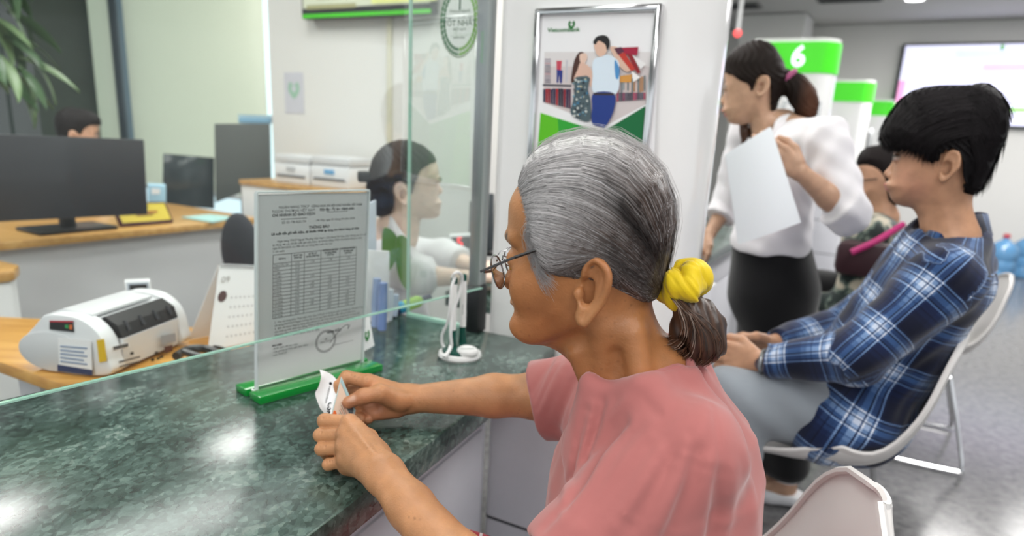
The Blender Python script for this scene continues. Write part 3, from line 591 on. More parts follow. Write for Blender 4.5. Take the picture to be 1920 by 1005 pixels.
# ---- lower side cabinet with wooden top at the left edge
pc_ = [gz(56, 494, .76), gz(-60, 520, .76), gz(-260, 430, .76), gz(-20, 462, .76)]
pl_ = [(-1.56, 2.10), (-1.52, 2.02), (-1.75, 1.55), (-2.35, 1.86), (-2.02, 2.34)]
sc_ = thing('side_cabinet', 'white side cabinet with wooden top at the left edge of the desk', 'cabinet', (-1.85, 1.95, 0))
def inset(pl, k):
    c = np.mean(pl, 0); return [tuple(c + (np.array(p) - c) * k) for p in pl]
MB().prism(pl_, .725, .76).build('cabinet_top', M_wood, sc_, bevel=.008)
MB().prism(inset(pl_, .96), 0, .725).build('cabinet_body', M_white, sc_, bevel=.01)
# ---- teller's beech desk below the machine
wq = [gz(x, y, .70)[:2] for x, y in ((-160, 610), (-30, 668), (108, 717), (300, 742))]
bd = thing('teller_desk', 'orange beech teller desk carrying the banknote counter', 'desk', (-.95, 1.5, 0))
pb_ = [tuple(p) for p in wq] + [(-.50, 1.56), (-.58, 1.72), tuple(gz(200, 604, .70)[:2]), tuple(gz(-160, 585, .70)[:2])]
MB().prism(pb_, .672, .70).build('desktop', M_wood2, bd, bevel=.003)
for (x, y) in ((-.92, 1.37), (-.70, 1.62), (-1.15, 1.55)): MB().box((x, y, .336), (.05, .05, .672)).build('desk_leg', M_grey, bd)
# ---- banknote counting machine
mo = gz(205, 712, .70); ma = math.radians(80); mx_ = np.array([math.cos(ma), math.sin(ma), 0]); my_ = np.array([-math.sin(ma), math.cos(ma), 0])
def MC(a, b, z): return mo + mx_ * a + my_ * b + np.array([0, 0, z * .78 + .001])     # a along the printed front, b to the left, z up
M_mach = pmat('light_grey_machine_plastic', 'd3d4d6', .35, var=.02)
M_mach2 = pmat('white_machine_plastic', 'e2e3e5', .35, var=.02)
bm_ = thing('banknote_counter', 'light grey banknote counting machine with stickers on the wood desk', 'machine', tuple(MC(.12, .09, 0)))
FL = .265
# side cheeks: rounded outline in the (b, z) plane, extruded along a
cheek = catmull([(0, .012), (-.002, .06), (.012, .12), (.05, .158), (.10, .166), (.14, .158), (.165, .13), (.20, .085), (.205, .05), (.18, .015), (.10, .0)], 5, True)
for a0_, a1_ in ((0, .042), (FL - .035, FL)):
    MB().slab([MC(a0_, b, z) for b, z in cheek], mx_, a1_ - a0_).build('side_cheek', M_mach2, bm_, bevel=.006)
core = [(.012, .01), (.008, .095), (.022, .122), (.050, .150), (.11, .156), (.16, .12), (.17, .02)]
MB().slab([MC(.042, b, z) for b, z in core], mx_, FL - .077).build('body', M_mach, bm_, bevel=.004)
MB().slab([MC(.046, b, z) for b, z in [(.004, .012), (-.003, .095), (.004, .097), (.012, .012)]], mx_, FL - .085).build('front_panel', M_mach2, bm_)
MB().slab([MC(.046, b, z) for b, z in [(-.002, .098), (.006, .132), (.036, .154), (.045, .148), (.02, .12), (.01, .096)]], mx_, FL - .085).build('feed_bay', M_black, bm_)
for k in range(4): MB().tube([MC(.07 + .045 * k, -.001, .112), MC(.07 + .045 * k, .010, .138)], .004, 8).build('feed_roller', M_dark, bm_)
MB().slab([MC(.03, b, z) for b, z in [(.05, .156), (.12, .164), (.17, .14), (.17, .146), (.12, .171), (.05, .163)]], mx_, .18).build('top_cover', M_mach2, bm_)
# round stacker cheek on the left side
disc_ = [MC(-.004, .130 + .080 * math.cos(t), .060 + .056 * math.sin(t)) for t in np.linspace(0, 2 * math.pi, 30, endpoint=False)]
MB().slab(disc_, mx_, .012).build('stacker_cover', M_mach, bm_, bevel=.003)
def side_pt(px, py, off): return gp(px, py, MC(0, 0, 0), mx_) - mx_ * off
def front_pt(px, py, off): return gp(px, py, MC(0, -.004, 0), my_) - my_ * off
def sticker(name, pts, f, off, mat, par=None, th=.0008): return MB().slab([f(x, y, off) for x, y in pts], (-mx_ if f is side_pt else -my_), th).build(name, mat, par or bm_, smooth=False)
cp = sticker('control_panel', [(95, 601), (138, 601), (140, 622), (95, 617)], side_pt, .001, M_black, th=.002)
sticker('red_strip', [(96, 600), (140, 601), (140, 604), (96, 603)], side_pt, .0035, pmat('red_label', 'b3283a', .5), cp)
sticker('green_key', [(125, 608), (131, 608), (131, 615), (125, 614)], side_pt, .0035, pmat('green_key', '2f9a55', .5), cp); sticker('orange_key', [(133, 608), (138, 608), (138, 617), (133, 616)], side_pt, .0035, pmat('orange_key', 'd9713a', .5), cp)
lb1 = sticker('white_label', [(113, 632), (174, 637), (177, 692), (115, 682)], side_pt, .0052, M_paper)
sticker('blue_footer', [(112, 682), (177, 692), (177, 702), (112, 694)], side_pt, .0054, pmat('navy_label', '24345f', .5), lb1)
for k in range(5): sticker('label_line', [(118, 646 + 7 * k), (168 - 6 * (k % 2), 650 + 7.5 * k), (168 - 6 * (k % 2), 653 + 7.5 * k), (118, 649 + 7 * k)], side_pt, .0062, pmat('label_blue', '8b9bb5', .5), lb1)
sticker('yellow_label', [(183, 637), (197, 635), (202, 676), (188, 679)], side_pt, .0022, pmat('yellow_label', 'e0b81e', .5))
fp_ = bm_
sticker('barcode_label', [(206, 650), (238, 642), (240, 650), (208, 659)], front_pt, .004, M_paper)
for k in range(12): sticker('barcode_bar', [(208 + 2.4 * k, 649.5 - .6 * k), (209.2 + 2.4 * k, 649.2 - .6 * k), (210 + 2.4 * k, 656 - .6 * k), (208.8 + 2.4 * k, 656.3 - .6 * k)], front_pt, .0052, M_ink)
for k in range(2): sticker('vent_slot', [(220, 677 + 9 * k), (259, 667 + 9 * k), (259, 669.5 + 9 * k), (220, 679.5 + 9 * k)], front_pt, .004, M_dark)
sticker('grey_rating_label', [(299, 629), (326, 624), (327, 640), (300, 646)], front_pt, .004, pmat('rating_label', '9c9ea3', .5))
sticker('red_display', [(305, 650), (320, 646), (320, 658), (306, 662)], front_pt, .004, pmat('dark_red_window', '4a2528', .3)); 
for (x, y) in ((280, 672), (287, 659), (291, 670), (297, 666), (241, 660)): sticker('socket', [(x, y), (x + 6, y - 1), (x + 6, y + 4), (x, y + 5)], front_pt, .004, M_black)
# customer display on a stalk
cdp = [gd(x, y, 1.86) for x, y in ((233, 528), (282, 526), (287, 562), (237, 564))]
cdn = np.cross(cdp[1] - cdp[0], cdp[3] - cdp[0]); cdn /= np.linalg.norm(cdn)
if np.dot(cdn, -cdp[0]) < 0: cdn = -cdn
hd = MB().slab(cdp, -cdn, .03).build('customer_display', M_mach2, bm_, bevel=.003)
ctr_ = sum(cdp) / 4; MB().slab([ctr_ + (p - ctr_) * .82 + cdn * .001 for p in cdp], cdn, .001).build('display_bezel', pmat('bezel_grey', 'a9b0ba', .4), hd)
MB().slab([ctr_ + (p - ctr_) * .66 + cdn * .002 for p in cdp], cdn, .001).build('display_glass', M_black, hd)
MB().tube([ctr_ - cdn * .02 - UP * .02, MC(.20, .10, .15)], .006, 8).build('display_stalk', M_mach, bm_)
# ---- desk calendar
k0, k1 = gz(389, 655, .705), gz(484, 637, .705); kn = np.array([-(k1 - k0)[1], (k1 - k0)[0], 0]); kn /= np.linalg.norm(kn)
ca_ = thing('desk_calendar', 'white spiral desk calendar standing behind the glass', 'calendar', tuple((k0 + k1) / 2 - np.array([0, 0, .005])))
ktl = gp(411, 498, k0 + kn * .05, kn); ktr = gp(497, 502, k0 + kn * .05, kn)
k0[2] = k1[2] = .7015
cn_ = np.cross(k1 - k0, ktl - k0); cn_ /= np.linalg.norm(cn_); cn_ = cn_ if np.dot(cn_, kn) < 0 else -cn_
MB().slab([k0, k1, ktr, ktl], cn_, .002).build('page', M_paper, ca_, smooth=False)
MB().slab([k0 + kn * .11, k1 + kn * .11, ktr + kn * .004, ktl + kn * .004], kn, .002).build('back_board', M_paper, ca_, smooth=False)
def KP(u, v, off=.0026): b = k0 + (k1 - k0) * u; t = ktl + (ktr - ktl) * u; return t + (b - t) * v + cn_ * off
for k in range(18):
    c_ = KP((k + .5) / 18, 0, 0); MB().tube([c_ + cn_ * .004 - UP * .006, c_ + cn_ * .005 + UP * .001, c_ + kn * .002 + UP * .005, c_ + kn * .009 - UP * .002], .0011, 5).build('spiral_ring', M_alu, ca_)
kx = (k1 - k0) / np.linalg.norm(k1 - k0); ky = (ktl - k0) / np.linalg.norm(ktl - k0)
text_mesh('month', '09', .022, frame_mat(KP(.16, .17, .003), kx, ky), pmat('calendar_grey', 'a8a49f', .6), ca_)
MB().add([KP(.14, .37) + (kx * math.cos(t) * .011 + ky * math.sin(t) * .014) for t in np.linspace(0, 2 * math.pi, 20, endpoint=False)], [tuple(range(20))], lin('5c4444')).build('round_picture', M_print, ca_, smooth=False)
for r in range(5):
    for c_ in range(7): MB().add([KP(.32 + .09 * c_ + dx, .38 + .12 * r + dy) for dx, dy in ((0, 0), (.03, 0), (.03, .018), (0, .018))], [(0, 1, 2, 3)], lin('a7a7a9')).build('day_mark', M_print, ca_, smooth=False)
# ---- cables on the teller's side
for k, pts in enumerate(([(330, 668), (355, 655), (390, 655), (420, 668), (455, 662), (480, 650)], [(345, 660), (372, 668), (410, 676), (440, 668), (470, 655), (500, 645)], [(375, 655), (400, 650), (430, 658), (470, 680), (485, 690)])):
    q = [gz(x, y, (.722, .742, .708)[k]) for x, y in pts]; q = [p for p in q if p[0] < -.545]
    tag(MB().tube(catmull(q, 6), (.010, .008, .004)[k], 8).build('cable', M_black), ('thick black cable lying behind the marble counter', 'black cable bundle beside the banknote counter', 'thin black wire curling by the notice stand')[k], 'cable', 'black cables behind the counter')
# ---- monitor seen from behind, its stand, and the yellow name plate on the desk
def vert_panel(name, t, quad, D, th, mat, bevel=.004, away=True):
    q = [gd(x, y, D) if not hasattr(D, '__len__') else gd(x, y, D[i]) for i, (x, y) in enumerate(quad)]
    n = np.cross(q[1] - q[0], q[3] - q[0]); n /= np.linalg.norm(n); n = n if np.dot(n, ray(*quad[0])) > 0 else -n
    MB().slab(q, n, th).build(name, mat, t, bevel=bevel); return q, n
mon = thing('monitor', 'large black monitor seen from behind on the oak desk', 'monitor', tuple(gz(130, 428, .76)))
mq, mn = vert_panel('screen_back', mon, [(-40, 250), (270, 262), (277, 402), (-40, 418)], 3.02, .03, M_dark)
vert_panel('rear_cover', mon, [(60, 300), (180, 300), (180, 385), (60, 385)], 3.02, .03, M_black)
c_ = gd(120, 400, 3.1); b_ = DK(0, 0, 0); bz = gz(128, 430, .762)
MB().tube([np.array([bz[0], bz[1], .765]), np.array([bz[0], bz[1], .92])], .03, 12).build('stand_neck', M_black, mon)
MB().box((bz[0], bz[1], .768), (.30, .20, .014), rz=da).build('stand_foot', M_black, mon, bevel=.004)
npq = [gz(228, 424, .766), gz(326, 416, .766)]; npd = (npq[1] - npq[0]); npn = np.array([-npd[1], npd[0], 0]); npn /= np.linalg.norm(npn)
npt = thing('name_plate', 'yellow name plate in a dark red frame on the oak desk', 'name plate', tuple((npq[0] + npq[1]) / 2))
ntl = gp(208, 380, npq[0] + npn * .05, npn); ntr = gp(310, 378, npq[0] + npn * .05, npn); nn_ = np.cross(npd, ntl - npq[0]); nn_ /= np.linalg.norm(nn_); nn_ = -nn_ if np.dot(nn_, npn) > 0 else nn_
MB().slab([npq[0], npq[1], ntr, ntl], -nn_, .02).build('frame', pmat('maroon_frame', '4c1f26', .35), npt, bevel=.003)
def NP(u, v): b = npq[0] + npd * u; t = ntl + (ntr - ntl) * u; return b + (t - b) * v + nn_ * .001
MB().slab([NP(.04, .12), NP(.96, .12), NP(.96, .92), NP(.04, .92)], nn_, .001).build('yellow_face', pmat('brass_yellow', 'd9c446', .4), npt)
for v, u0, u1, c in ((.72, .36, .62, '4f6a3a'), (.48, .26, .76, '9a4a2c'), (.36, .34, .66, '8a6a2c')): MB().slab([NP(u0, v) + nn_ * .0015, NP(u1, v) + nn_ * .0015, NP(u1, v + .09) + nn_ * .0015, NP(u0, v + .09) + nn_ * .0015], nn_, .0006).build('print_line', pmat('plate_ink_' + c, c, .5), npt)
cy = [gz(x, y, .7625) for x, y in ((340, 408), (392, 403), (447, 408), (398, 418))]
tag(MB().slab(cy, UP, .004).build('folder', pmat('cyan_card', 'a9d3cf', .6)), 'pale cyan folder lying flat on the oak desk', 'folder')
# ---- more monitors on the desks behind
for quad, D, lb, m in (([(306, 288), (402, 296), (402, 392), (304, 384)], 4.55, 'dark glossy monitor beside the window mullion', pmat('dark_glossy_screen', '3d464a', .12, var=.3, vscale=5)), ([(402, 232), (507, 232), (509, 340), (404, 380)], 4.45, 'grey monitor back in front of the wide blind', pmat('slate_plastic', '5a5f5e', .5))):
    t = thing('monitor', lb, 'monitor', tuple(gd((quad[2][0] + quad[3][0]) / 2, 405, D))); q, n = vert_panel('screen', t, quad, D, .035, m)
    f_ = (q[2] + q[3]) / 2 + n * .03; MB().tube([f_ + UP * .05, np.array([f_[0], f_[1], .02])], .02, 8).build('stand_neck', M_black, t); MB().box((f_[0], f_[1], .012), (.24, .2, .02)).build('stand_foot', M_black, t)
t = thing('plastic_tray', 'light blue plastic tray on top of the grey monitor', 'tray', tuple(gd(480, 232, 4.5)))
q = [gd(x, y, 4.5) for x, y in ((446, 218), (506, 220), (506, 231), (446, 231))]; MB().slab(q, UX, .1).build('tray_body', pmat('sky_blue_plastic', '8cb7d2', .4), t, bevel=.006); MB().slab([p + UP * .003 for p in (q[0], q[1], q[1] + UP * .008, q[0] + UP * .008)], UX, .1).build('tray_rim', pmat('sky_blue_rim', 'a8cbe0', .4), t)
DB = 3.55; yb_ = next(y for y in range(376, 460) if gd(294, y, DB)[2] < .7605)
t = thing('paper_box', 'small pale blue box on the desk left of the glossy monitor', 'box', tuple(gd(294, yb_, DB)))
q, n = vert_panel('box_body', t, [(277, 346), (311, 348), (312, yb_), (278, yb_)], DB, .08, pmat('pale_blue_box', 'a9cfe2', .6), bevel=.003); vert_panel('box_label', t, [(284, 353), (300, 354), (300, 364), (284, 364)], DB - .002, .001, M_paper, bevel=0)
# ---- white cabinet with a wood top and the two printers
cpl = np.array([*WB, 0]) - UX * .37; cab0, cab1 = gp(448, 347, cpl, UX), gp(694, 347, cpl, UX); ZC = float(gp(570, 350, cpl, UX)[2]); cab0[2] = cab1[2] = ZC; cdv = AX; cl = np.linalg.norm((cab1 - cab0)[:2]); cnv = UX; cang = RA
cbm = cab0 + cdv * cl / 2
cbt = thing('low_cabinet', 'white low cabinet with a wood top along the white wall', 'cabinet', (cbm[0] + cnv[0] * .2, cbm[1] + cnv[1] * .2, 0))
cc_ = cbm + cnv * .15; MB().box((cc_[0] + cnv[0] * .02, cc_[1] + cnv[1] * .02, ZC - .013), (cl, .34, .026), rz=cang).build('cabinet_top', M_wood, cbt, bevel=.003)
for k in range(3):
    q = cab0 + cdv * (cl * (k + .5) / 3) + cnv * .16; MB().box((q[0], q[1], (ZC - .026) / 2), (cl / 3 - .006, .30, ZC - .026), rz=cang).build('cabinet_body', M_white, cbt, bevel=.004)
    q = q - cnv * .156 + cdv * .15; MB().box((q[0], q[1], ZC - .16), (.012, .016, .12), rz=cang).build('handle', M_alu, cbt)
def printer(px0, px1, y0, label, extra):
    a, b = gp(px0, 345, cab0 + cnv * .04, cnv), gp(px1, 345, cab0 + cnv * .04, cnv); top = gp(px0, y0, cab0 + cnv * .04, cnv)[2]; w = np.linalg.norm((b - a)[:2]); m = (a + b) / 2 + cnv * .12
    t = thing('printer', label, 'printer', (m[0], m[1], ZC)); h = top - ZC - .001
    MB().box((m[0], m[1], .0005 + ZC + h * .35), (w, .22, h * .7), rz=cang).build('printer_body', M_mach2, t, bevel=.01)
    MB().box((m[0], m[1], .0005 + ZC + h * .86), (w * .98, .21, h * .27), rz=cang).build('scanner_lid', M_mach, t, bevel=.008)
    f = m - cnv * .112; MB().box((f[0], f[1], .0005 + ZC + h * .28), (w * .8, .006, h * .06), rz=cang).build('paper_slot', M_dark, t)
    MB().box((f[0] - cdv[0] * .0, f[1], .0005 + ZC + h * .52), (w * .25, .004, h * .14), rz=cang).build('badge', pmat(*extra), t)
    return t
printer(512, 577, 288, 'left white printer on the low cabinet', ('printer_grey', 'b9bcc0', .5)); printer(580, 652, 291, 'right white printer with a blue badge on the low cabinet', ('printer_blue', '5fa6d8', .5))
q = gp(640, 325, cab0 + cnv * .0, cnv); 
# ---- rate board and paper notice on the white wall
wallp = np.array([*WB, 0]) - UX * .0
def WP(px, py, off): return gp(px, py, wallp, UX) - UX * off
rb = thing('rate_board', 'wall board with yellow text and green lower edge near the ceiling', 'sign board', tuple(WP(700, 30, .03)))
b0, b1 = WP(585, 40, .05), WP(828, 20, .05); zt_ = b0[2] + .62; bw_ = np.linalg.norm((b1 - b0)[:2]); bc = (b0 + b1) / 2
MB().box((bc[0], bc[1], (b0[2] + zt_) / 2), (bw_, .05, zt_ - b0[2]), rz=RA).build('board_case', M_dark, rb, bevel=.006)
f0 = bc - UX * .027; MB().box((f0[0], f0[1], (b0[2] + zt_) / 2 + .02), (bw_ - .03, .004, zt_ - b0[2] - .06), rz=RA).build('board_face', pmat('board_face', 'c9cdb9', .4, emit='c9cdb9', estr=.25), rb)
MB().box((f0[0], f0[1], b0[2] + .012), (bw_ - .02, .006, .018), rz=RA).build('green_edge', M_green, rb)
for k, (px, w) in enumerate(((640, .34), (650, .26), (660, .30))):
    q = WP(px, 18 - 9 * k, .081); MB().box((q[0], q[1], b0[2] + .055 + .05 * k), (w, .002, .022), rz=RA).build('text_line', pmat('board_text', 'a9a77e', .5), rb)
q = WP(775, 12, .081); MB().box((q[0], q[1], b0[2] + .10), (.40, .002, .085), rz=RA).build('yellow_field', pmat('board_yellow', 'd8dd8e', .5, emit='d8dd8e', estr=.3), rb)
q = WP(760, 4, .082); MB().box((q[0], q[1], b0[2] + .18), (.48, .003, .06), rz=RA).build('green_field', M_green, rb)
wn = thing('wall_notice', 'pale paper notice with a green mark taped to the white wall', 'notice', tuple(WP(552, 212, .002)))
MB().slab([WP(533, 136, .002), WP(569, 136, .002), WP(571, 213, .002), WP(536, 213, .002)], -UX, .001).build('sheet', pmat('lilac_paper', 'cfcfd8', .7), wn, smooth=False)
leaf_logo(wn, WP(552, 168, .0042), AX, UP, .10, 'green_mark', pmat('faded_green', '9dc4ae', .7))
# ---- office chair back behind the notice stand
oc_ = thing('office_chair', 'dark grey swivel office chair behind the notice stand', 'chair', (*gd(448, 470, 2.55)[:2], 0))
q = gd(450, 458, 2.55)
MB().ball((q[0], q[1], q[2] - .02), (.085, .045, .13), M=Matrix.Rotation(RA, 3, 'Z')).build('backrest', pmat('dark_grey_fabric', '33353b', .85, bump=.3, bscale=300), oc_)
MB().box((q[0] + .05, q[1] + .25, .47), (.46, .46, .09), rz=RA).build('seat', pmat('dark_grey_fabric', '33353b', .85), oc_, bevel=.035)
MB().tube([(q[0], q[1] + .03, q[2] - .08), (q[0], q[1] + .06, .55), (q[0] + .03, q[1] + .2, .45)], .018, 8).build('back_bar', M_black, oc_)
MB().tube([(q[0] + .05, q[1] + .25, .43), (q[0] + .05, q[1] + .25, .08)], .03, 10).build('gas_column', M_black, oc_)
for k in range(5):
    a = 2 * math.pi * k / 5; e = (q[0] + .05 + .28 * math.cos(a), q[1] + .25 + .28 * math.sin(a)); MB().tube([(q[0] + .05, q[1] + .25, .10), (e[0], e[1], .075)], .02, 8).build('base_arm', M_black, oc_); MB().ball((e[0], e[1], .03), .03, 6).build('castor', M_black, oc_)
# ---- things beside the notice stand: leaflet tent, paper tray, pen bags, glue sticks
lt = thing('logo_tent', 'small white tent card with a green leaf logo behind the rate sheet', 'tent card', tuple(gz(685, 655, TOP)))
q0, q1 = gz(672, 664, TOP + .001), gz(702, 648, TOP + .001); dq = q1 - q0; nq = np.array([-dq[1], dq[0], 0]); nq /= np.linalg.norm(nq); qa, qb = gp(668, 600, q0 + nq * .02, nq), gp(692, 592, q0 + nq * .02, nq)
MB().slab([q0, q1, qb, qa], nq, .002).build('front_face', M_paper, lt); MB().slab([q0 + nq * .05, q1 + nq * .05, qb + nq * .003, qa + nq * .003], nq, .002).build('rear_face', M_paper, lt)
leaf_logo(lt, q0 + dq * .55 + (qa - q0) * .42 - nq * .002, dq / np.linalg.norm(dq), (qa - q0) / np.linalg.norm(qa - q0), .024)
tr_ = thing('document_rack', 'white document rack filled with papers beside the teller', 'rack', tuple(gz(690, 600, TOP)))
c0 = gd(693, 520, 1.66); 
for k in range(4):
    a = c0 + np.array([.009 * k - .03, .01 * k, 0]); zt2 = gd(690 + k * 2, 382 + 10 * (k % 3), 1.66)[2]
    MB().box((a[0], a[1], (TOP + zt2) / 2), (.004, .11, zt2 - TOP), rz=math.radians(-12 + 4 * k)).build('document', pmat('pale_document_%d' % (k % 2), ('e3e6ea', 'c9d2de')[k % 2], .6), tr_)
MB().box((c0[0] + .01, c0[1] - .065, TOP + .085), (.10, .006, .17)).build('rack_front', M_white, tr_, bevel=.002); MB().box((c0[0] + .01, c0[1] + .0, TOP + .004), (.10, .14, .008)).build('rack_floor', M_white, tr_)
bagcols = ('9fb2d8', '7f97cc', 'd9e0ea', 'c4d0e4')
for k, (x0, yb, yt) in enumerate(((704, 612, 522), (716, 618, 530), (728, 600, 542), (738, 592, 552))):
    b = gz(x0, yb, TOP + .002); t_ = gd(x0 + 3, yt, math.hypot(b[0], b[1]))
    tag(MB().tube([b, b + (t_ - b) * .5, t_], [.010, .011, .009], 10).build('coin_roll', pmat('bag_' + bagcols[k], bagcols[k], .35, coat=.3)), ('pale blue paper roll standing nearest the document rack', 'deeper blue paper roll, second from the document rack', 'white plastic roll, third from the document rack', 'short grey-white roll nearest the glue bottle')[k], 'roll', 'upright rolls by the document rack')
gb_ = gz(757, 588, TOP); t = thing('glue_bottle', 'lime green and navy glue bottle lying by the side glass', 'bottle', tuple(gb_))
ax_ = np.array([.8, .5, .25]); ax_ /= np.linalg.norm(ax_); g0_ = gb_ + UP * .018 - ax_ * .045
MB().tube([g0_, g0_ + ax_ * .03], .015, 12).build('navy_base', pmat('navy_plastic', '232b52', .4), t); MB().tube([g0_ + ax_ * .03, g0_ + ax_ * .045], .0155, 12).build('blue_band', pmat('sky_band', '3aa0c8', .4), t)
MB().tube([g0_ + ax_ * .045, g0_ + ax_ * .085, g0_ + ax_ * .095], [.015, .015, .009], 12).build('green_barrel', pmat('lime_plastic', '9ac92a', .4), t); MB().tube([g0_ + ax_ * .095, g0_ + ax_ * .12], .008, 10).build('navy_cap', pmat('navy_plastic', '232b52', .4), t)
# ---- queue display and dark monitor by the post
qd_ = thing('counter_display', 'small grey box display with red digits beside the teller', 'display', tuple(gz(866, 520, TOP)))
q = [gd(x, y, 2.35) for x, y in ((842, 443), (886, 440), (888, 468), (844, 470))]; n_ = np.cross(q[1] - q[0], q[3] - q[0]); n_ /= np.linalg.norm(n_); n_ = n_ if np.dot(n_, q[0]) > 0 else -n_
MB().slab(q, n_, .06).build('case', M_mach2, qd_, bevel=.004); m_ = sum(q) / 4
MB().slab([m_ + (p - m_) * .8 - n_ * .001 for p in q], -n_, .001).build('window', M_dark, qd_); ex2 = q[1] - q[0]; ex2 /= np.linalg.norm(ex2); ey2 = q[0] - q[3]; ey2 /= np.linalg.norm(ey2)
text_mesh('red_digits', '5', .05, frame_mat(m_ - n_ * .003 - ex2 * .005, ex2, ey2), pmat('red_led', 'ff3a44', .4, emit='ff2a3a', estr=3.0), qd_)
MB().tube([m_ + n_ * .03 - UP * .02, np.array([m_[0] + n_[0] * .03, m_[1] + n_[1] * .03, TOP])], .012, 8).build('stalk', M_mach, qd_)
t = thing('monitor', 'dark monitor seen edge-on between the teller and the metal post', 'monitor', tuple(gz(895, 520, TOP)))
q = [gd(x, y, d) for (x, y), d in zip(((880, 378), (914, 362), (914, 470), (876, 476)), (2.62, 2.5, 2.5, 2.62))]; n_ = np.cross(q[1] - q[0], q[3] - q[0]); n_ /= np.linalg.norm(n_); MB().slab(q, n_, .03).build('screen_back', pmat('slate_plastic2', '4b5156', .5), t, bevel=.004)
m_ = (q[2] + q[3]) / 2; MB().tube([m_ + UP * .05, np.array([m_[0], m_[1], TOP])], .02, 8).build('stand_neck', M_black, t); MB().box((m_[0], m_[1], TOP + .006), (.16, .12, .012)).build('stand_foot', M_black, t)
# ---- tall plant at the upper left
pg = gd(-30, 200, 4.45); pt_ = thing('potted_plant', 'tall leafy green plant in front of the dark column', 'plant', (pg[0], pg[1], 0))
M_leaf = pmat('plant_leaf', '3f5f3a', .4, var=.35, vscale=9); M_leaf2 = pmat('plant_leaf_light', '6f8a5e', .4, var=.3, vscale=9)
MB().lathe([(.15, 0), (.19, .30), (.20, .34), (.18, .34), (.17, .30), (.02, .29)], (pg[0], pg[1], 0)).build('pot', M_white, pt_)
MB().tube(catmull([(pg[0], pg[1], .28), (pg[0] + .03, pg[1], .9), (pg[0] - .02, pg[1] + .02, 1.5), (pg[0], pg[1], 2.1)], 6), [.022] * 18 + [.012], 8).build('trunk', pmat('plant_trunk', '5a4a38', .8), pt_)
lv = []
for i in range(9): 
    s = i / 8; w = .035 * math.sin(math.pi * min(s * .95 + .03, 1)) ** .8; lv += [(s * .24, -w, -.10 * s * s + .012), (s * .24, 0, -.10 * s * s), (s * .24, w, -.10 * s * s + .012)]
lfs = []
for i in range(8): lfs += [(3 * i, 3 * i + 3, 3 * i + 4, 3 * i + 1), (3 * i + 1, 3 * i + 4, 3 * i + 5, 3 * i + 2)]
lm = bpy.data.meshes.new('leaf'); lm.from_pydata(lv, [], lfs); lm.materials.append(M_leaf); lm.polygons.foreach_set('use_smooth', [True] * len(lm.polygons)); lm2 = lm.copy(); lm2.materials.clear(); lm2.materials.append(M_leaf2)
rr = random.Random(11)
for k in range(110):
    o = bpy.data.objects.new('leaf', lm if rr.random() < .7 else lm2); COL.objects.link(o); h = rr.uniform(1.38, 2.45); a = rr.uniform(0, 6.28); rad = rr.uniform(.02, .22)
    o.location = (pg[0] + rad * math.cos(a), pg[1] + rad * math.sin(a), h); o.rotation_euler = (rr.uniform(-.5, .5), rr.uniform(.1, 1.0), a); s = rr.uniform(.8, 1.3); o.scale = (s, s, s); setpar(o, pt_)
# ================================================================ CUSTOMER HALL
# ---- wall screen
wfn = np.array([-math.sin(math.radians(-32)), math.cos(math.radians(-32)), 0]); wf0 = np.array([*FW, 0])
def TV(px, py, off): return gp(px, py, wf0, wfn) - wfn * off
tv = thing('wall_screen', 'large bright wall screen showing a rate table', 'screen', tuple(TV(1850, 235, .05)))
q = [TV(1680, 86, .05), TV(2300, 60, .05)]; zb_ = TV(1900, 236, .05)[2]; zt_ = TV(1690, 88, .05)[2]; l0 = TV(1680, 160, .05); l1 = TV(2150, 160, .05); m_ = (l0 + l1) / 2; w = np.linalg.norm((l1 - l0)[:2])
MB().box((m_[0], m_[1], (zb_ + zt_) / 2), (w, .08, zt_ - zb_ + .05), rz=math.radians(-32)).build('case', M_dark, tv, bevel=.01)
M_scr = pmat('screen_glow', 'ffffff', .4, attr='Col', emit='ffffff', estr=1.05, var=.02)
sc2 = MB(); f_ = -wfn * .0
def scr(px0, px1, z0, z1, col, k):
    a, b = TV(px0, 160, .092 + .001 * k), TV(px1, 160, .092 + .001 * k); sc2.add([(a[0], a[1], z0), (b[0], b[1], z0), (b[0], b[1], z1), (a[0], a[1], z1)], [(0, 1, 2, 3)], lin(col))
hh = zt_ - zb_
scr(1686, 2140, zb_, zt_, 'dfe0fa', 1); scr(1780, 2140, zt_ - hh * .17, zt_ - hh * .07, 'cfd6f0', 2)
for k in range(6): scr(1700 + 6, 2140, zt_ - hh * (.30 + .1 * k), zt_ - hh * (.29 + .1 * k), 'c9c8e6', 2)
for x in (1740, 1830, 1900, 1980, 2060): scr(x, x + 2, zb_ + hh * .2, zt_ - hh * .22, 'cdcbe8', 2)
scr(1835, 2140, zt_ - hh * .33, zt_ - hh * .24, 'f3b9d6', 3); scr(1686, 1698, zb_ + hh * .15, zt_ - hh * .45, 'eaa0cf', 3); scr(1686, 2140, zb_ + hh * .17, zb_ + hh * .22, '86c84e', 3)
scr(1860, 1867, zt_ - hh * .07, zt_ - hh * .01, '4f9a4a', 3)
sc2.build('display', M_scr, tv, smooth=False)
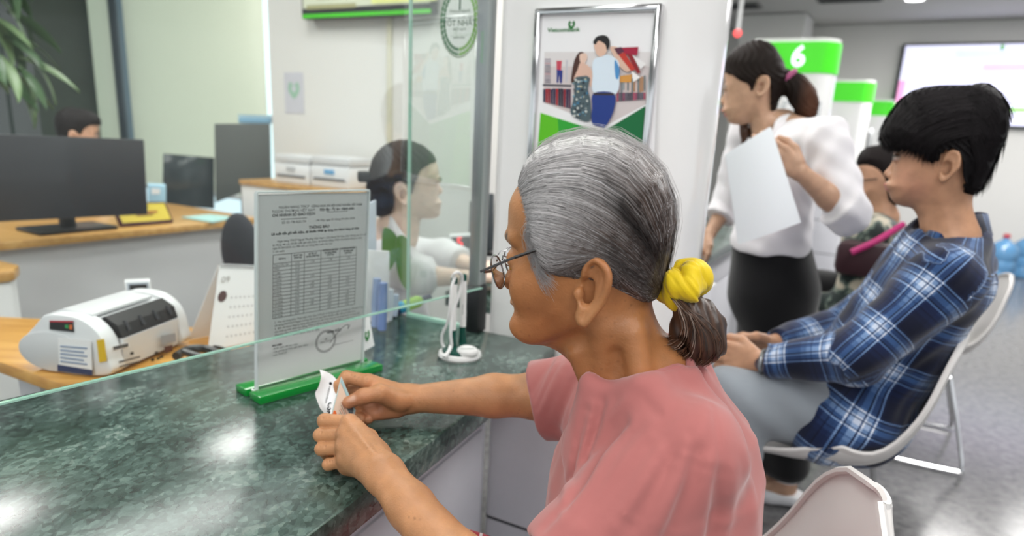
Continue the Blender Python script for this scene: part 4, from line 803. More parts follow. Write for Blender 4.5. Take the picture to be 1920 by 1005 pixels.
# ---- water bottles by the far wall
M_water = pmat('blue_bottle_plastic', '6fa7d6', .12, var=.1, trans=.35, coat=.3)
for k, (px, py) in enumerate(((1868, 527), (1914, 519), (1978, 528))):
    b = gz(px, py, 0); t = thing('water_bottle', ('blue water cooler bottle with red cap, left one by the wall', 'blue water cooler bottle, middle one by the wall', 'blue water cooler bottle cut by the right picture edge')[k], 'water bottle', tuple(b), 'water cooler bottles by the far wall')
    MB().lathe([(.12, 0), (.135, .02), (.135, .10), (.128, .115), (.135, .13), (.135, .21), (.128, .225), (.135, .24), (.135, .31), (.12, .36), (.06, .41), (.030, .43), (.028, .45)], tuple(b), 24).build('bottle_body', M_water, t)
    MB().lathe([(.032, .45), (.032, .475), (.028, .485), (.005, .486)], tuple(b), 16).build('cap', pmat('red_cap', 'b53a44', .5) if k == 0 else pmat('blue_cap', '4a7fb0', .5), t)
# ---- small red alarm lamp near the ceiling
q = gd(1383, 62, 6.2); t = thing('alarm_lamp', 'small red alarm lamp near the ceiling beside the pillar', 'lamp', tuple(q)); MB().ball(tuple(q), .03, 8).build('lamp_dome', pmat('red_lamp', 'ff5a5a', .3, emit='ff4a4a', estr=2.5), t); MB().tube([q + UP * .02, np.array([q[0], q[1], CEIL])], .02, 8).build('stem', M_white, t)
# ---- white shell chairs
M_shell = pmat('white_shell_plastic', 'd9d6d4', .38, var=.02)
def shell_chair(loc, face, label, top=.84, seat=.47, scale=1.0):
    prof = catmull([(.25, seat - .035), (.21, seat + .005), (.10, seat - .004), (-.02, seat - .012), (-.12, seat - .005), (-.19, seat + .05), (-.235, seat + .16), (-.262, seat + .27), (-.285, top)], 4)
    n = len(prof); m = 14; t = thing('shell_chair', label, 'chair', (loc[0], loc[1], 0), 'white shell chairs in front of the counter')
    R = Matrix.Rotation(face, 3, 'Z'); vs = []; fs = []
    for th_ in (0, 1):
        for i, (x, z) in enumerate(prof):
            s = i / (n - 1); tx, tz = (prof[min(i + 1, n - 1)] - prof[max(i - 1, 0)]); l = math.hypot(tx, tz); nx, nz = tz / l, -tx / l      # points to the sitter
            w = .235 + .03 * math.sin(math.pi * min(s, .5)) ; w = w if s < .5 else max(w * math.sqrt(max(0, 1 - ((s - .5) / .502) ** 2.4)), .012)
            curl = .012 + .075 * math.exp(-((s - .48) / .17) ** 2)
            for k in range(m + 1):
                u = -1 + 2 * k / m; c = curl * abs(u) ** 2.4; yy = w * math.sin(u * math.pi / 2 * .94)
                if s > .93: pass
                p = Vector((x + nx * (c - .006 * th_), yy * (1 - .0 * th_), z + nz * (c - .006 * th_))); p = R @ p * scale; vs.append((p.x + loc[0], p.y + loc[1], p.z))
    N_ = n * (m + 1)
    for i in range(n - 1):
        for k in range(m):
            a = i * (m + 1) + k; fs.append((a, a + m + 1, a + m + 2, a + 1)); b = a + N_; fs.append((b, b + 1, b + m + 2, b + m + 1))
    rim = [k for k in range(m + 1)] + [i * (m + 1) + m for i in range(1, n)] + [(n - 1) * (m + 1) + k for k in range(m - 1, -1, -1)] + [i * (m + 1) for i in range(n - 2, 0, -1)]
    for i in range(len(rim)): a, b = rim[i], rim[(i + 1) % len(rim)]; fs.append((a, b, b + N_, a + N_))
    MB().add(vs, fs).build('seat_shell', M_shell, t)
    MB().tube([vs[i] for i in rim] + [vs[rim[0]]], .0055, 6, cap=False).build('shell_rim', M_shell, t)
    def W(x, y, z): p = R @ Vector((x, y, z)) * scale; return (p.x + loc[0], p.y + loc[1], p.z)
    for s in (-1, 1):
        pts = [(.15, s * .10, seat - .03), (.17, s * .20, seat - .05), (.20, s * .25, .10), (.20, s * .255, .03), (.17, s * .255, .012), (-.20, s * .255, .012), (-.23, s * .255, .03), (-.21, s * .24, .12), (-.12, s * .20, seat - .04), (-.10, s * .10, seat - .03)]
        MB().tube(catmull([W(*p) for p in pts], 5), .008, 8).build('sled_leg', M_chrome, t)
    MB().tube([W(.13, -.11, seat - .032), W(.13, .11, seat - .032)], .008, 8).build('cross_bar', M_chrome, t); MB().tube([W(-.09, -.11, seat - .03), W(-.09, .11, seat - .03)], .008, 8).build('cross_bar', M_chrome, t)
    return t
# ================================================================ SMOOTH IMPLICIT SURFACES (bodies and clothes)
F32 = np.float32
def smin(a, b, k):
    if k <= 0: return np.minimum(a, b)
    h = np.maximum(k - np.abs(a - b), 0) / k; return np.minimum(a, b) - h * h * k * .25
def smax(a, b, k): return -smin(-a, -b, k)
def nrm3(v): v = np.asarray(v, float); return v / np.linalg.norm(v)
class SDF:
    def __init__(s): s.p = []
    def add(s, fn, lo=None, hi=None, k=.01, op='u'):
        s.p.append((fn, None if lo is None else np.asarray(lo, F32) - k - .012, None if hi is None else np.asarray(hi, F32) + k + .012, k, op)); return s
    def rc(s, a, b, ra, rb, k=.01, op='u'):
        a = np.asarray(a, F32); b = np.asarray(b, F32); d = b - a; L2 = max(float(d @ d), 1e-12)
        def fn(P):
            q = P - a; t = np.clip((q @ d) / L2, 0, 1); q = q - t[:, None] * d; return np.sqrt((q * q).sum(1)) - (ra + (rb - ra) * t)
        r = max(ra, rb); return s.add(fn, np.minimum(a, b) - r, np.maximum(a, b) + r, k, op)
    def chain(s, pts, rad, k=.01):
        for i in range(len(pts) - 1): s.rc(pts[i], pts[i + 1], rad[i], rad[i + 1], k)
        return s
    def ell(s, c, r, k=.01, op='u', M=None):
        c = np.asarray(c, F32); r = np.asarray(r, F32); Mi = None if M is None else np.asarray(M, F32)   # rows: local axes
        def fn(P):
            q = P - c; q = q if Mi is None else q @ Mi.T
            k0 = np.sqrt(((q / r) ** 2).sum(1)); k1 = np.sqrt(((q / (r * r)) ** 2).sum(1)) + 1e-9; return k0 * (k0 - 1) / k1
        m = float(r.max()); return s.add(fn, c - m, c + m, k, op)
    def sub(s, sd, k=.004, lo=None, hi=None):
        return s.add(lambda P: sd(P), lo, hi, k, 'u')
    def __call__(s, P, full=False):
        P = np.asarray(P, F32); f = np.full(len(P), 10.0, F32); p0, p1 = P.min(0), P.max(0)
        for fn, lo, hi, k, op in s.p:
            if lo is None or full: m = slice(None); Q = P
            elif (p0 > hi).any() or (p1 < lo).any(): continue
            elif (p0 > lo).all() and (p1 < hi).all(): m = slice(None); Q = P
            else:
                m = np.nonzero(((P > lo) & (P < hi)).all(1))[0]
                if len(m) == 0: continue
                Q = P[m]
            d = fn(Q).astype(F32)
            f[m] = smin(f[m], d, k) if op == 'u' else (smax(f[m], -d, k) if op == 's' else smax(f[m], d, k))
        return f
def iso_mesh(fn, lo, hi, h, B=8, slack=1.7):
    lo = np.asarray(lo, float); hi = np.asarray(hi, float); nb = np.ceil((hi - lo) / (h * B)).astype(int)
    I = np.stack(np.meshgrid(*[np.arange(n) for n in nb], indexing='ij'), -1).reshape(-1, 3)
    C = lo + (I + .5) * (B * h); fc = np.concatenate([fn(C[i:i + 200000], True) for i in range(0, len(C), 200000)])
    I = I[np.abs(fc) < B * h * .87 * slack]; J = I // 4; I = I[np.lexsort((J[:, 2], J[:, 1], J[:, 0]))]
    g = np.stack(np.meshgrid(*[np.arange(B + 1)] * 3, indexing='ij'), -1).reshape(-1, 3); NB = len(I); val = np.empty((NB, (B + 1) ** 3), F32)
    for i in range(0, NB, 48):
        P = (lo + (I[i:i + 48, None, :] * B + g[None]) * h).reshape(-1, 3); val[i:i + 48] = fn(P).reshape(-1, (B + 1) ** 3)
    V = val.reshape(NB, B + 1, B + 1, B + 1); ng = nb * B + 2
    cor = np.stack([V[:, a:a + B, b:b + B, c:c + B] for a in (0, 1) for b in (0, 1) for c in (0, 1)], -1)
    neg = cor < 0; n = neg.sum(-1); act = (n > 0) & (n < 8); bi, x, y, z = np.nonzero(act); cv = cor[bi, x, y, z]
    gi = I[bi] * B + np.stack([x, y, z], 1); off = np.array([(a, b, c) for a in (0, 1) for b in (0, 1) for c in (0, 1)], float)
    acc = np.zeros((len(gi), 3)); cnt = np.zeros(len(gi))
    for a in range(8):
        for b in range(a + 1, 8):
            if bin(a ^ b).count('1') == 1:
                m = (cv[:, a] < 0) != (cv[:, b] < 0); t = cv[m, a] / (cv[m, a] - cv[m, b]); acc[m] += off[a] + (off[b] - off[a]) * t[:, None]; cnt[m] += 1
    verts = lo + (gi + acc / cnt[:, None]) * h
    key = (gi[:, 0].astype(np.int64) * ng[1] + gi[:, 1]) * ng[2] + gi[:, 2]; order = np.argsort(key); sk = key[order]
    st = np.array([ng[1] * ng[2], ng[2], 1], np.int64); quads = []
    def find(k): p = np.searchsorted(sk, k); p = np.minimum(p, len(sk) - 1); return np.where(sk[p] == k, order[p], -1)
    for ax in range(3):
        j, k_ = (ax + 1) % 3, (ax + 2) % 3; c1 = {0: 4, 1: 2, 2: 1}[ax]; m = (cv[:, 0] < 0) != (cv[:, c1] < 0); idx = np.nonzero(m)[0]
        kk = key[idx]; q = np.stack([idx, find(kk - st[j]), find(kk - st[j] - st[k_]), find(kk - st[k_])], 1); ok = (q >= 0).all(1); q = q[ok]; flip = cv[idx[ok], 0] >= 0
        q[flip] = q[flip][:, ::-1]; quads.append(q)
    return verts, np.concatenate(quads)
def smooth_verts(V, Q, n=1, lam=.5):
    for _ in range(n):
        acc = np.zeros_like(V); cnt = np.zeros(len(V))
        for a in range(4):
            i, j = Q[:, a], Q[:, (a + 1) % 4]; np.add.at(acc, i, V[j]); np.add.at(acc, j, V[i]); np.add.at(cnt, i, 1); np.add.at(cnt, j, 1)
        V = V + lam * (acc / np.maximum(cnt, 1)[:, None] - V)
    return V
def fast_mesh(name, V, Q, mat, parent=None, col=None, attrs=None, sharp=False):
    me = bpy.data.meshes.new(name); V = np.asarray(V, F32); Q = np.asarray(Q, np.int32); k = Q.shape[1]
    me.vertices.add(len(V)); me.vertices.foreach_set('co', V.ravel()); me.loops.add(Q.size); me.loops.foreach_set('vertex_index', Q.ravel())
    me.polygons.add(len(Q)); me.polygons.foreach_set('loop_start', np.arange(0, Q.size, k, dtype=np.int32)); me.polygons.foreach_set('use_smooth', np.ones(len(Q), bool)); me.update(calc_edges=True); me.validate()
    if col is not None:
        ca = me.color_attributes.new('Col', 'FLOAT_COLOR', 'POINT'); c = np.ones((len(V), 4), F32); c[:, :3] = col; ca.data.foreach_set('color', c.ravel())
    for n, a in (attrs or {}).items():
        at = me.attributes.new(n, 'FLOAT_VECTOR', 'POINT'); at.data.foreach_set('vector', np.asarray(a, F32).ravel())
    me.materials.append(mat); o = bpy.data.objects.new(name, me); COL.objects.link(o)
    if parent is not None: setpar(o, parent)
    return o
def strands_mesh(name, paths, rad, mat, parent, col):      # paths (n, m, 3), rad (n,), col (n,3): thin three-sided hairs
    paths = np.asarray(paths, F32); n, m, _ = paths.shape; T = np.gradient(paths, axis=1); T /= np.linalg.norm(T, axis=2, keepdims=True) + 1e-9
    ref = np.where(np.abs(T[..., 2:3]) < .9, np.array([0, 0, 1.0]), np.array([1.0, 0, 0])); X = np.cross(T, ref); X /= np.linalg.norm(X, axis=2, keepdims=True) + 1e-9; Yv = np.cross(T, X)
    tp = np.ones(m); tp[-1] = .25; tp[0] = .5; r = np.asarray(rad)[:, None] * tp[None]
    ang = [0, 2.094, 4.189]; V = np.stack([paths + (X * math.cos(a) + Yv * math.sin(a)) * r[..., None] for a in ang], 2).reshape(-1, 3)
    b = (np.arange(n)[:, None, None] * m + np.arange(m - 1)[None, :, None]) * 3; k = np.arange(3)[None, None]; k2 = (k + 1) % 3
    Q = np.stack([b + k, b + k2, b + 3 + k2, b + 3 + k], -1).reshape(-1, 4); col = np.asarray(col, F32); C = np.repeat(col, m * 3, 0) if col.ndim == 2 else np.repeat(col.reshape(-1, 3), 3, 0)
    return fast_mesh(name, V, Q, mat, parent, C)
class Poly2:                                               # signed distance to a closed outline, positive inside
    def __init__(s, poly, res=.002, pad=.05, smooth=5):
        P = catmull(poly, smooth, True) if smooth else np.asarray(poly, float); s.P = P; s.lo = P.min(0) - pad; s.h = res; n = np.ceil((P.max(0) + pad - s.lo) / res).astype(int) + 1; s.n = n
        gx, gy_ = np.meshgrid(s.lo[0] + np.arange(n[0]) * res, s.lo[1] + np.arange(n[1]) * res, indexing='ij'); G = np.stack([gx.ravel(), gy_.ravel()], 1)
        d2 = np.full(len(G), 1e9); ins = np.zeros(len(G), bool); m = len(P)
        for i in range(m):
            a, b = P[i], P[(i + 1) % m]; e = b - a; w = G - a; t = np.clip((w @ e) / (e @ e + 1e-12), 0, 1); q = w - t[:, None] * e; d2 = np.minimum(d2, (q * q).sum(1))
            c = ((a[1] > G[:, 1]) != (b[1] > G[:, 1])); xi = (b[0] - a[0]) * (G[:, 1] - a[1]) / (b[1] - a[1] + 1e-12) + a[0]; ins ^= c & (G[:, 0] < xi)
        s.g = (np.sqrt(d2) * np.where(ins, 1, -1)).reshape(n).astype(F32)
    def __call__(s, x, y):
        u = np.clip((x - s.lo[0]) / s.h, 0, s.n[0] - 1.001); v = np.clip((y - s.lo[1]) / s.h, 0, s.n[1] - 1.001); i = u.astype(int); j = v.astype(int); a = u - i; b = v - j; g = s.g
        return g[i, j] * (1 - a) * (1 - b) + g[i + 1, j] * a * (1 - b) + g[i, j + 1] * (1 - a) * b + g[i + 1, j + 1] * a * b
def resamp(pts, n):
    pts = np.asarray(pts, float); d = np.r_[0, np.cumsum(np.linalg.norm(np.diff(pts, axis=0), axis=1))]; s = np.linspace(0, d[-1], n); return np.stack([np.interp(s, d, pts[:, k]) for k in range(pts.shape[1])], 1)
def march(fn, px, py, t0=.3, t1=1.4, n=500):               # first point of a field along the view ray
    d = ray(px, py); t = np.linspace(t0, t1, n); P = (O0 + d[None] * t[:, None]).astype(F32); f = fn(P); i = np.nonzero(f < 0)[0]
    if len(i) == 0: j = int(np.argmin(f)); return P[j].astype(float)
    j = int(i[0]); a = f[j - 1] / (f[j - 1] - f[j] + 1e-9) if j > 0 else 0; return (P[j - 1] + (P[j] - P[j - 1]) * a).astype(float)
class Head:
    """A head built on its own vertical mid-plane: (r, z) in the plane, l = |lateral| distance from it."""
    def __init__(s, C, yaw):                               # yaw: direction of +r in plan
        s.C = np.asarray(C, float); s.R = np.array([math.cos(yaw), math.sin(yaw), 0]); s.N = np.array([-math.sin(yaw), math.cos(yaw), 0])
    def rz(s, px, py): p = gp(px, py, s.C, s.N); return (float((p - s.C) @ s.R), float(p[2]))
    def rzs(s, pts): return np.array([s.rz(*p) for p in pts])
    def pt(s, px, py, l): r, z = s.rz(px, py); return s.C * np.array([1, 1, 0]) + s.R * r + s.N * l + np.array([0, 0, z])
    def to(s, P): q = P - s.C.astype(F32); return q @ s.R.astype(F32), P[:, 2], q @ s.N.astype(F32)
    def world(s, r, z, l): r = np.asarray(r)[..., None]; return s.C * np.array([1, 1, 0]) + s.R * r + s.N * np.asarray(l)[..., None] + np.array([0, 0, 1.0]) * np.asarray(z)[..., None]
    def inflate(s, poly, wz, R, ex=2.2):                   # wz: list of (z, half width)
        wz = sorted(wz); zz = np.array([a for a, b in wz], F32); ww = np.array([b for a, b in wz], F32)
        def fn(P):
            r, z, l = s.to(P); W = np.interp(z, zz, ww); d = poly(r, z); q = np.maximum(1 - d / R, 0)
            return ((np.abs(l) / W) ** ex + q ** ex) ** (1 / ex) * R - R
        def half(r, z): W = np.interp(z, zz, ww); q = np.clip(1 - poly(r, z) / R, 0, 1); return W * (1 - q ** ex) ** (1 / ex)
        fn.half = half; return fn
    def ear(s, poly, l0, slope, rf, fwd):                  # plate with a rolled rim
        def fn(P):
            r, z, l = s.to(P); l = np.abs(l); d = poly(r, z); back = (r - rf) * fwd; nc = l0 + slope * np.maximum(back, 0)
            pl = smax(-d, np.abs(l - nc) - .0026, .003); rim = np.sqrt((d - .0042) ** 2 + (l - nc - .0035) ** 2) - .0040
            rim2 = np.sqrt((d - .0125) ** 2 + (l - nc - .0015) ** 2) - .0030
            return smin(smin(pl, rim, .003), rim2, .004)
        return fn
def skin_mat(name, spots=0.0, bump=.25, rough=.42):
    m = bpy.data.materials.new(name); m.use_nodes = True; nt = m.node_tree; N = nt.nodes; L = nt.links; b = N['Principled BSDF']
    at = N.new('ShaderNodeAttribute'); at.attribute_name = 'Col'; tc = N.new('ShaderNodeTexCoord')
    n1 = N.new('ShaderNodeTexNoise'); n1.inputs['Scale'].default_value = 38; n1.inputs['Detail'].default_value = 6; L.new(tc.outputs['Object'], n1.inputs['Vector'])
    mr = N.new('ShaderNodeMapRange'); mr.inputs[1].default_value = .25; mr.inputs[2].default_value = .75; mr.inputs[3].default_value = .84; mr.inputs[4].default_value = 1.14; L.new(n1.outputs[0], mr.inputs[0])
    mx = N.new('ShaderNodeMix'); mx.data_type = 'RGBA'; mx.blend_type = 'MULTIPLY'; mx.inputs[0].default_value = 1; L.new(at.outputs['Color'], mx.inputs[6]); L.new(mr.outputs[0], mx.inputs[7]); out = mx.outputs[2]
    if spots:
        v = N.new('ShaderNodeTexVoronoi'); v.inputs['Scale'].default_value = 120; v.inputs['Randomness'].default_value = 1; L.new(tc.outputs['Object'], v.inputs['Vector'])
        n3 = N.new('ShaderNodeTexNoise'); n3.inputs['Scale'].default_value = 22; L.new(tc.outputs['Object'], n3.inputs['Vector'])
        a = N.new('ShaderNodeMapRange'); a.inputs[1].default_value = .06; a.inputs[2].default_value = .30; a.inputs[3].default_value = 1; a.inputs[4].default_value = 0; L.new(v.outputs['Distance'], a.inputs[0])
        c = N.new('ShaderNodeMapRange'); c.inputs[1].default_value = .55; c.inputs[2].default_value = .68; L.new(n3.outputs[0], c.inputs[0])
        mu = N.new('ShaderNodeMath'); mu.operation = 'MULTIPLY'; L.new(a.outputs[0], mu.inputs[0]); L.new(c.outputs[0], mu.inputs[1]); mu2 = N.new('ShaderNodeMath'); mu2.operation = 'MULTIPLY'; mu2.inputs[1].default_value = spots; L.new(mu.outputs[0], mu2.inputs[0])
        m2 = N.new('ShaderNodeMix'); m2.data_type = 'RGBA'; L.new(mu2.outputs[0], m2.inputs[0]); L.new(out, m2.inputs[6]); m2.inputs[7].default_value = (*lin('54331f'), 1); out = m2.outputs[2]
    L.new(out, b.inputs['Base Color']); b.inputs['Roughness'].default_value = rough; b.inputs['Specular IOR Level'].default_value = .42
    b.inputs['Subsurface Weight'].default_value = .12; b.inputs['Subsurface Radius'].default_value = (1, .4, .2); b.inputs['Subsurface Scale'].default_value = .006
    w1 = N.new('ShaderNodeTexNoise'); w1.inputs['Scale'].default_value = 190; w1.inputs['Detail'].default_value = 5; w1.inputs['Distortion'].default_value = 1.5; L.new(tc.outputs['Object'], w1.inputs['Vector'])
    v2 = N.new('ShaderNodeTexVoronoi'); v2.feature = 'DISTANCE_TO_EDGE'; v2.inputs['Scale'].default_value = 260; L.new(tc.outputs['Object'], v2.inputs['Vector'])
    ad = N.new('ShaderNodeMath'); ad.operation = 'MULTIPLY_ADD'; L.new(v2.outputs['Distance'], ad.inputs[0]); ad.inputs[1].default_value = .5; L.new(w1.outputs[0], ad.inputs[2])
    bp = N.new('ShaderNodeBump'); bp.inputs['Strength'].default_value = bump; bp.inputs['Distance'].default_value = .0014; L.new(ad.outputs[0], bp.inputs['Height']); L.new(bp.outputs[0], b.inputs['Normal'])
    return m
def cloth_mat(name, col, rough=.85, weave=900, bump=.25, attr=None, fuzz=.25):
    m = pmat(name, col, rough, var=.05, vscale=20, bump=bump, bscale=weave, attr=attr, spec=.2); b = m.node_tree.nodes['Principled BSDF']; b.inputs['Sheen Weight'].default_value = fuzz; b.inputs['Sheen Roughness'].default_value = .5; return m
def blend(c, tgt, w): w = np.clip(w, 0, 1)[:, None]; return c * (1 - w) + np.asarray(tgt)[None] * w
def person(label, loc): return thing('person', label, 'person', loc)
def hair_mat(name, rough=.38):
    m = pmat(name, 'ffffff', rough, var=.10, vscale=60, attr='Col', spec=.55); return m
M_hair = hair_mat('hair_fibre')
M_bhair = pmat('black_hair_fibre', 'ffffff', .62, var=.15, vscale=90, attr='Col', spec=.18)
# ================================================================ OLD WOMAN (foreground)
OW = person('old woman in a pink T-shirt with a yellow scrunchie, holding a card at the counter', (.24, .75, 0))
h1 = Head((.09, .75, 1.13), math.radians(-15))
ZY = lambda py: h1.rz(1110, py)[1]
skull = [(960, 400), (961, 382), (967, 362), (982, 338), (1001, 312), (1032, 286), (1070, 269), (1110, 261), (1150, 266), (1185, 281), (1214, 303), (1238, 335), (1251, 370), (1255, 410), (1248, 450), (1237, 500), (1224, 545), (1222, 568), (1226, 588), (1236, 612), (1252, 632), (1276, 656), (1297, 690), (1310, 740), (1250, 790), (1150, 770),
         (1112, 722), (1090, 697), (1068, 671), (1049, 655), (1029, 646), (1011, 644), (998, 643), (988, 638), (980, 629), (976.5, 617), (975.5, 607), (970.5, 598), (966.5, 590), (966.8, 581), (971, 571.5), (963.5, 567), (960.5, 560.4), (963, 552), (968, 543), (972, 530), (974, 505), (974, 485), (971, 468), (965.5, 449), (960, 437), (959.5, 418)]
sk = Poly2(h1.rzs(skull), .0018, .06, 3)
wz1 = [(ZY(y), w) for y, w in ((235, .050), (262, .060), (300, .0690), (360, .0745), (420, .0755), (480, .0725), (530, .066), (580, .0595), (620, .053), (645, .049), (670, .0485), (700, .053), (740, .066), (800, .085))]
fh = h1.inflate(sk, wz1, .072, 2.25)
S1 = SDF(); S1.add(fh, (-.08, .58, .86), (.34, .92, 1.28), k=0)
nose = Poly2(h1.rzs([(974, 458), (968, 478), (958, 499), (949.5, 512), (945, 522), (946.5, 533), (955, 539.5), (966, 541.5), (985, 541), (993, 520), (990, 480)]), .0012, .03, 4)
S1.add(h1.inflate(nose, [(ZY(455), .008), (ZY(490), .010), (ZY(515), .0145), (ZY(545), .0135)], .013, 2), h1.pt(960, 500, 0) - .06, h1.pt(960, 500, 0) + .06, k=.009)
for sg in (-1, 1):
    S1.ell(h1.pt(966, 527, sg * .0125), (.0095, .0070, .0080), .006); S1.ell(h1.pt(955, 540, sg * .0065), (.0052, .0030, .0030), .002, 's')
    S1.ell(h1.pt(969, 470, sg * .034), (.012, .017, .0095), .014, 's'); S1.ell(h1.pt(984, 476, sg * .031), (.0125, .0150, .0118), .006)
    S1.rc(h1.pt(974, 478, sg * .024), h1.pt(984, 481, sg * .043), .0011, .0008, .0015, 's')            # eye slit, looking down
    S1.rc(h1.pt(973, 495, sg * .022), h1.pt(990, 501, sg * .042), .0016, .0012, .006, 's')             # bag under the eye
    S1.rc(h1.pt(963, 440, sg * .012), h1.pt(985, 438, sg * .047), .006, .004, .012)                     # brow
    S1.ell(h1.pt(1018, 525, sg * .046), (.026, .014, .026), .02); S1.ell(h1.pt(1020, 600, sg * .036), (.030, .014, .018), .02)
    S1.rc(h1.pt(977, 540, sg * .020), h1.pt(993, 588, sg * .033), .0016, .0014, .007, 's'); S1.rc(h1.pt(993, 588, sg * .033), h1.pt(1003, 622, sg * .034), .0012, .001, .006, 's')
    S1.rc(h1.pt(970, 571.5, 0), h1.pt(983, 577, sg * .023), .0014, .0012, .0025, 's')
    for (a, b) in (((998, 476), (1020, 462)), ((999, 484), (1024, 480)), ((998, 492), (1018, 500))): S1.rc(h1.pt(*a, sg * .047), h1.pt(*b, sg * .058), .0005, .0004, .003, 's')
    # neck cords
    S1.rc(h1.pt(1145, 600, sg * .045), h1.pt(1135, 745, sg * .035), .011, .012, .02); S1.rc(h1.pt(1195, 610, sg * .045), h1.pt(1215, 715, sg * .055), .012, .014, .022)
    S1.rc(h1.pt(1090, 640, sg * .040), h1.pt(1120, 720, sg * .025), .008, .009, .018); S1.rc(h1.pt(1165, 640, sg * .056), h1.pt(1180, 735, sg * .052), .002, .003, .016, 's')
    S1.rc(h1.pt(1100, 612, sg * .054), h1.pt(1015, 648, sg * .028), .006, .004, .016, 's')
ear1 = Poly2(h1.rzs([(1112, 492), (1115.6, 476), (1124.7, 466), (1140, 460.7), (1155.7, 468.5), (1166, 484), (1167, 502), (1162, 523), (1150.5, 546), (1137.6, 561.6), (1124.7, 578), (1115.6, 581.5), (1105, 576), (1101, 564), (1105, 546), (1104, 530), (1111, 512)]), .001, .03, 4)
rf = h1.rz(1102, 520)[0]
S1.add(h1.ear(ear1, .0705, .35, rf, 1), *(np.array([h1.pt(1090, 600, .12), h1.pt(1180, 440, -.12), h1.pt(1090, 600, -.12), h1.pt(1180, 440, .12)]).min(0), np.array([h1.pt(1090, 600, .12), h1.pt(1180, 440, -.12), h1.pt(1090, 600, -.12), h1.pt(1180, 440, .12)]).max(0)), k=.005)
for sg in (-1, 1):
    S1.ell(h1.pt(1121, 520, sg * .0785), (.0085, .008, .0145), .005, 's', M=[h1.R, h1.N, (0, 0, 1)]); S1.ell(h1.pt(1131, 492, sg * .083), (.0085, .005, .012), .006, 's', M=[h1.R, h1.N, (0, 0, 1)])
    S1.ell(h1.pt(1113, 566, sg * .073), (.0065, .0045, .0075), .004, M=[h1.R, h1.N, (0, 0, 1)]); S1.ell(h1.pt(1106, 525, sg * .073), (.005, .005, .006), .004)
# ---- arms
def W(px, py, Y): return gy(px, py, Y)
shR, elR, wrR = np.array([.165, .905, .905]), W(1012, 742, 1.0), W(766, 748, 1.0)
elR[2] = max(elR[2], .832)
S1.chain([shR, elR], [.045, .038], .01); mid = elR + (wrR - elR) * .35
S1.chain([elR, mid + np.array([0, 0, .002]), wrR], [.035, .033, .0205], .012)
shL, elL, wrL = W(1272, 856, .64), W(952, 1172, .575), W(720, 889, .752)
S1.chain([shL, elL], [.036, .034], .01); S1.chain([elL, elL + (wrL - elL) * .35, elL + (wrL - elL) * .75, wrL], [.032, .033, .0262, .0235], .012)
S1.ell(elL, (.032, .032, .032), .02)
S1.chain([h1.pt(1215, 740, 0), (shR + np.array([.03, 0, -.03]))], [.05, .04], .03); S1.chain([h1.pt(1215, 740, 0), shL + np.array([.0, .03, -.03])], [.045, .03], .03)
# ---- right hand (far): thumb presses the card
HB = 1.0
def hand(S, palm, fingers, thumb, kw=.004):
    H = SDF()
    for a, b, ra, rb, k in palm: H.rc(a, b, ra, rb, k)
    for pts, rad in fingers:
        f = SDF(); f.chain(pts, rad, .004); pa = np.array(pts)
        H.add(f, pa.min(0) - .012, pa.max(0) + .012, .0018)
    if thumb is not None:
        f = SDF(); f.chain(thumb[0], thumb[1], .006); pa = np.array(thumb[0]); H.add(f, pa.min(0) - .014, pa.max(0) + .014, .006)
    return H
mI, mM, mR_, mP = W(690, 715, .978), W(684, 733, .988), W(688, 755, .990), W(700, 770, .985)
palmR = [(wrR, mI, .0185, .0125, .012), (wrR, mM, .0185, .0125, .012), (wrR, mR_, .018, .012, .012), (wrR, mP, .018, .011, .012), (W(745, 752, .972), W(716, 740, .962), .014, .0125, .014), (W(742, 768, .985), W(705, 776, .975), .013, .010, .012)]
fingR = [([mI, W(650, 707, .985), W(637, 722, .978), W(637, 742, .972)], [.0112, .0098, .0090, .0078]),
         ([mM, W(650, 733, 1.0), W(644, 755, .990), W(650, 772, .982)], [.0112, .0098, .009, .008]),
         ([mR_, W(656, 762, .998), W(660, 778, .985), W(678, 786, .966)], [.0108, .0092, .0086, .0078]),
         ([mP, W(672, 783, .985), W(684, 788, .975), W(692, 786, .970)], [.0098, .0085, .008, .0070])]
thumbR = ([W(752, 752, .978), W(712, 737, .955), W(682, 743, .948), W(654, 754.5, .945)], [.0150, .0128, .0112, .0094])
def keep_up(pts, r):                                   # nothing sinks into the marble
    for p, q in zip(pts, r): p[2] = max(p[2], TOP + q + .0005)
for p, q in fingR: keep_up(p, q)
HR = hand(S1, palmR, fingR, thumbR)
S1.add(HR, W(700, 700, .9) - .12, W(700, 760, 1.0) + .12, .008)
# ---- left hand (near): back of a closed hand, fingers curled round the card's lower end
nI, nM, nR_, nP = W(656, 793, .835), W(648, 816, .822), W(646, 840, .812), W(648, 864, .803)
palmL = [(wrL, nI, .0205, .0125, .012), (wrL, nM, .0205, .0122, .012), (wrL, nR_, .020, .0115, .012), (wrL, nP, .0195, .0110, .012), (W(705, 850, .80), W(672, 812, .838), .017, .013, .014), (W(700, 880, .79), W(650, 876, .81), .014, .011, .012)]
fingL = [([nI, W(609, 789, .850), W(622, 803, .880), W(648, 808, .882)], [.0106, .0097, .0086, .008]),
         ([nM, W(601, 816, .838), W(614, 828, .868), W(640, 832, .872)], [.0102, .0092, .0086, .008]),
         ([nR_, W(603, 842, .826), W(614, 852, .852), W(640, 852, .856)], [.0096, .0086, .008, .0075]),
         ([nP, W(616, 871, .812), W(624, 876, .835), W(645, 872, .84)], [.0088, .0078, .0072, .0070])]
thumbL = ([W(715, 862, .79), W(690, 822, .842), W(662, 803, .875), W(634, 796, .888)], [.016, .0125, .0108, .009])
for p, q in fingL: keep_up(p, q)
for a, b, ra, rb, k in palmL: keep_up([a], [ra]); keep_up([b], [rb])
HL = hand(S1, palmL, fingL, thumbL)
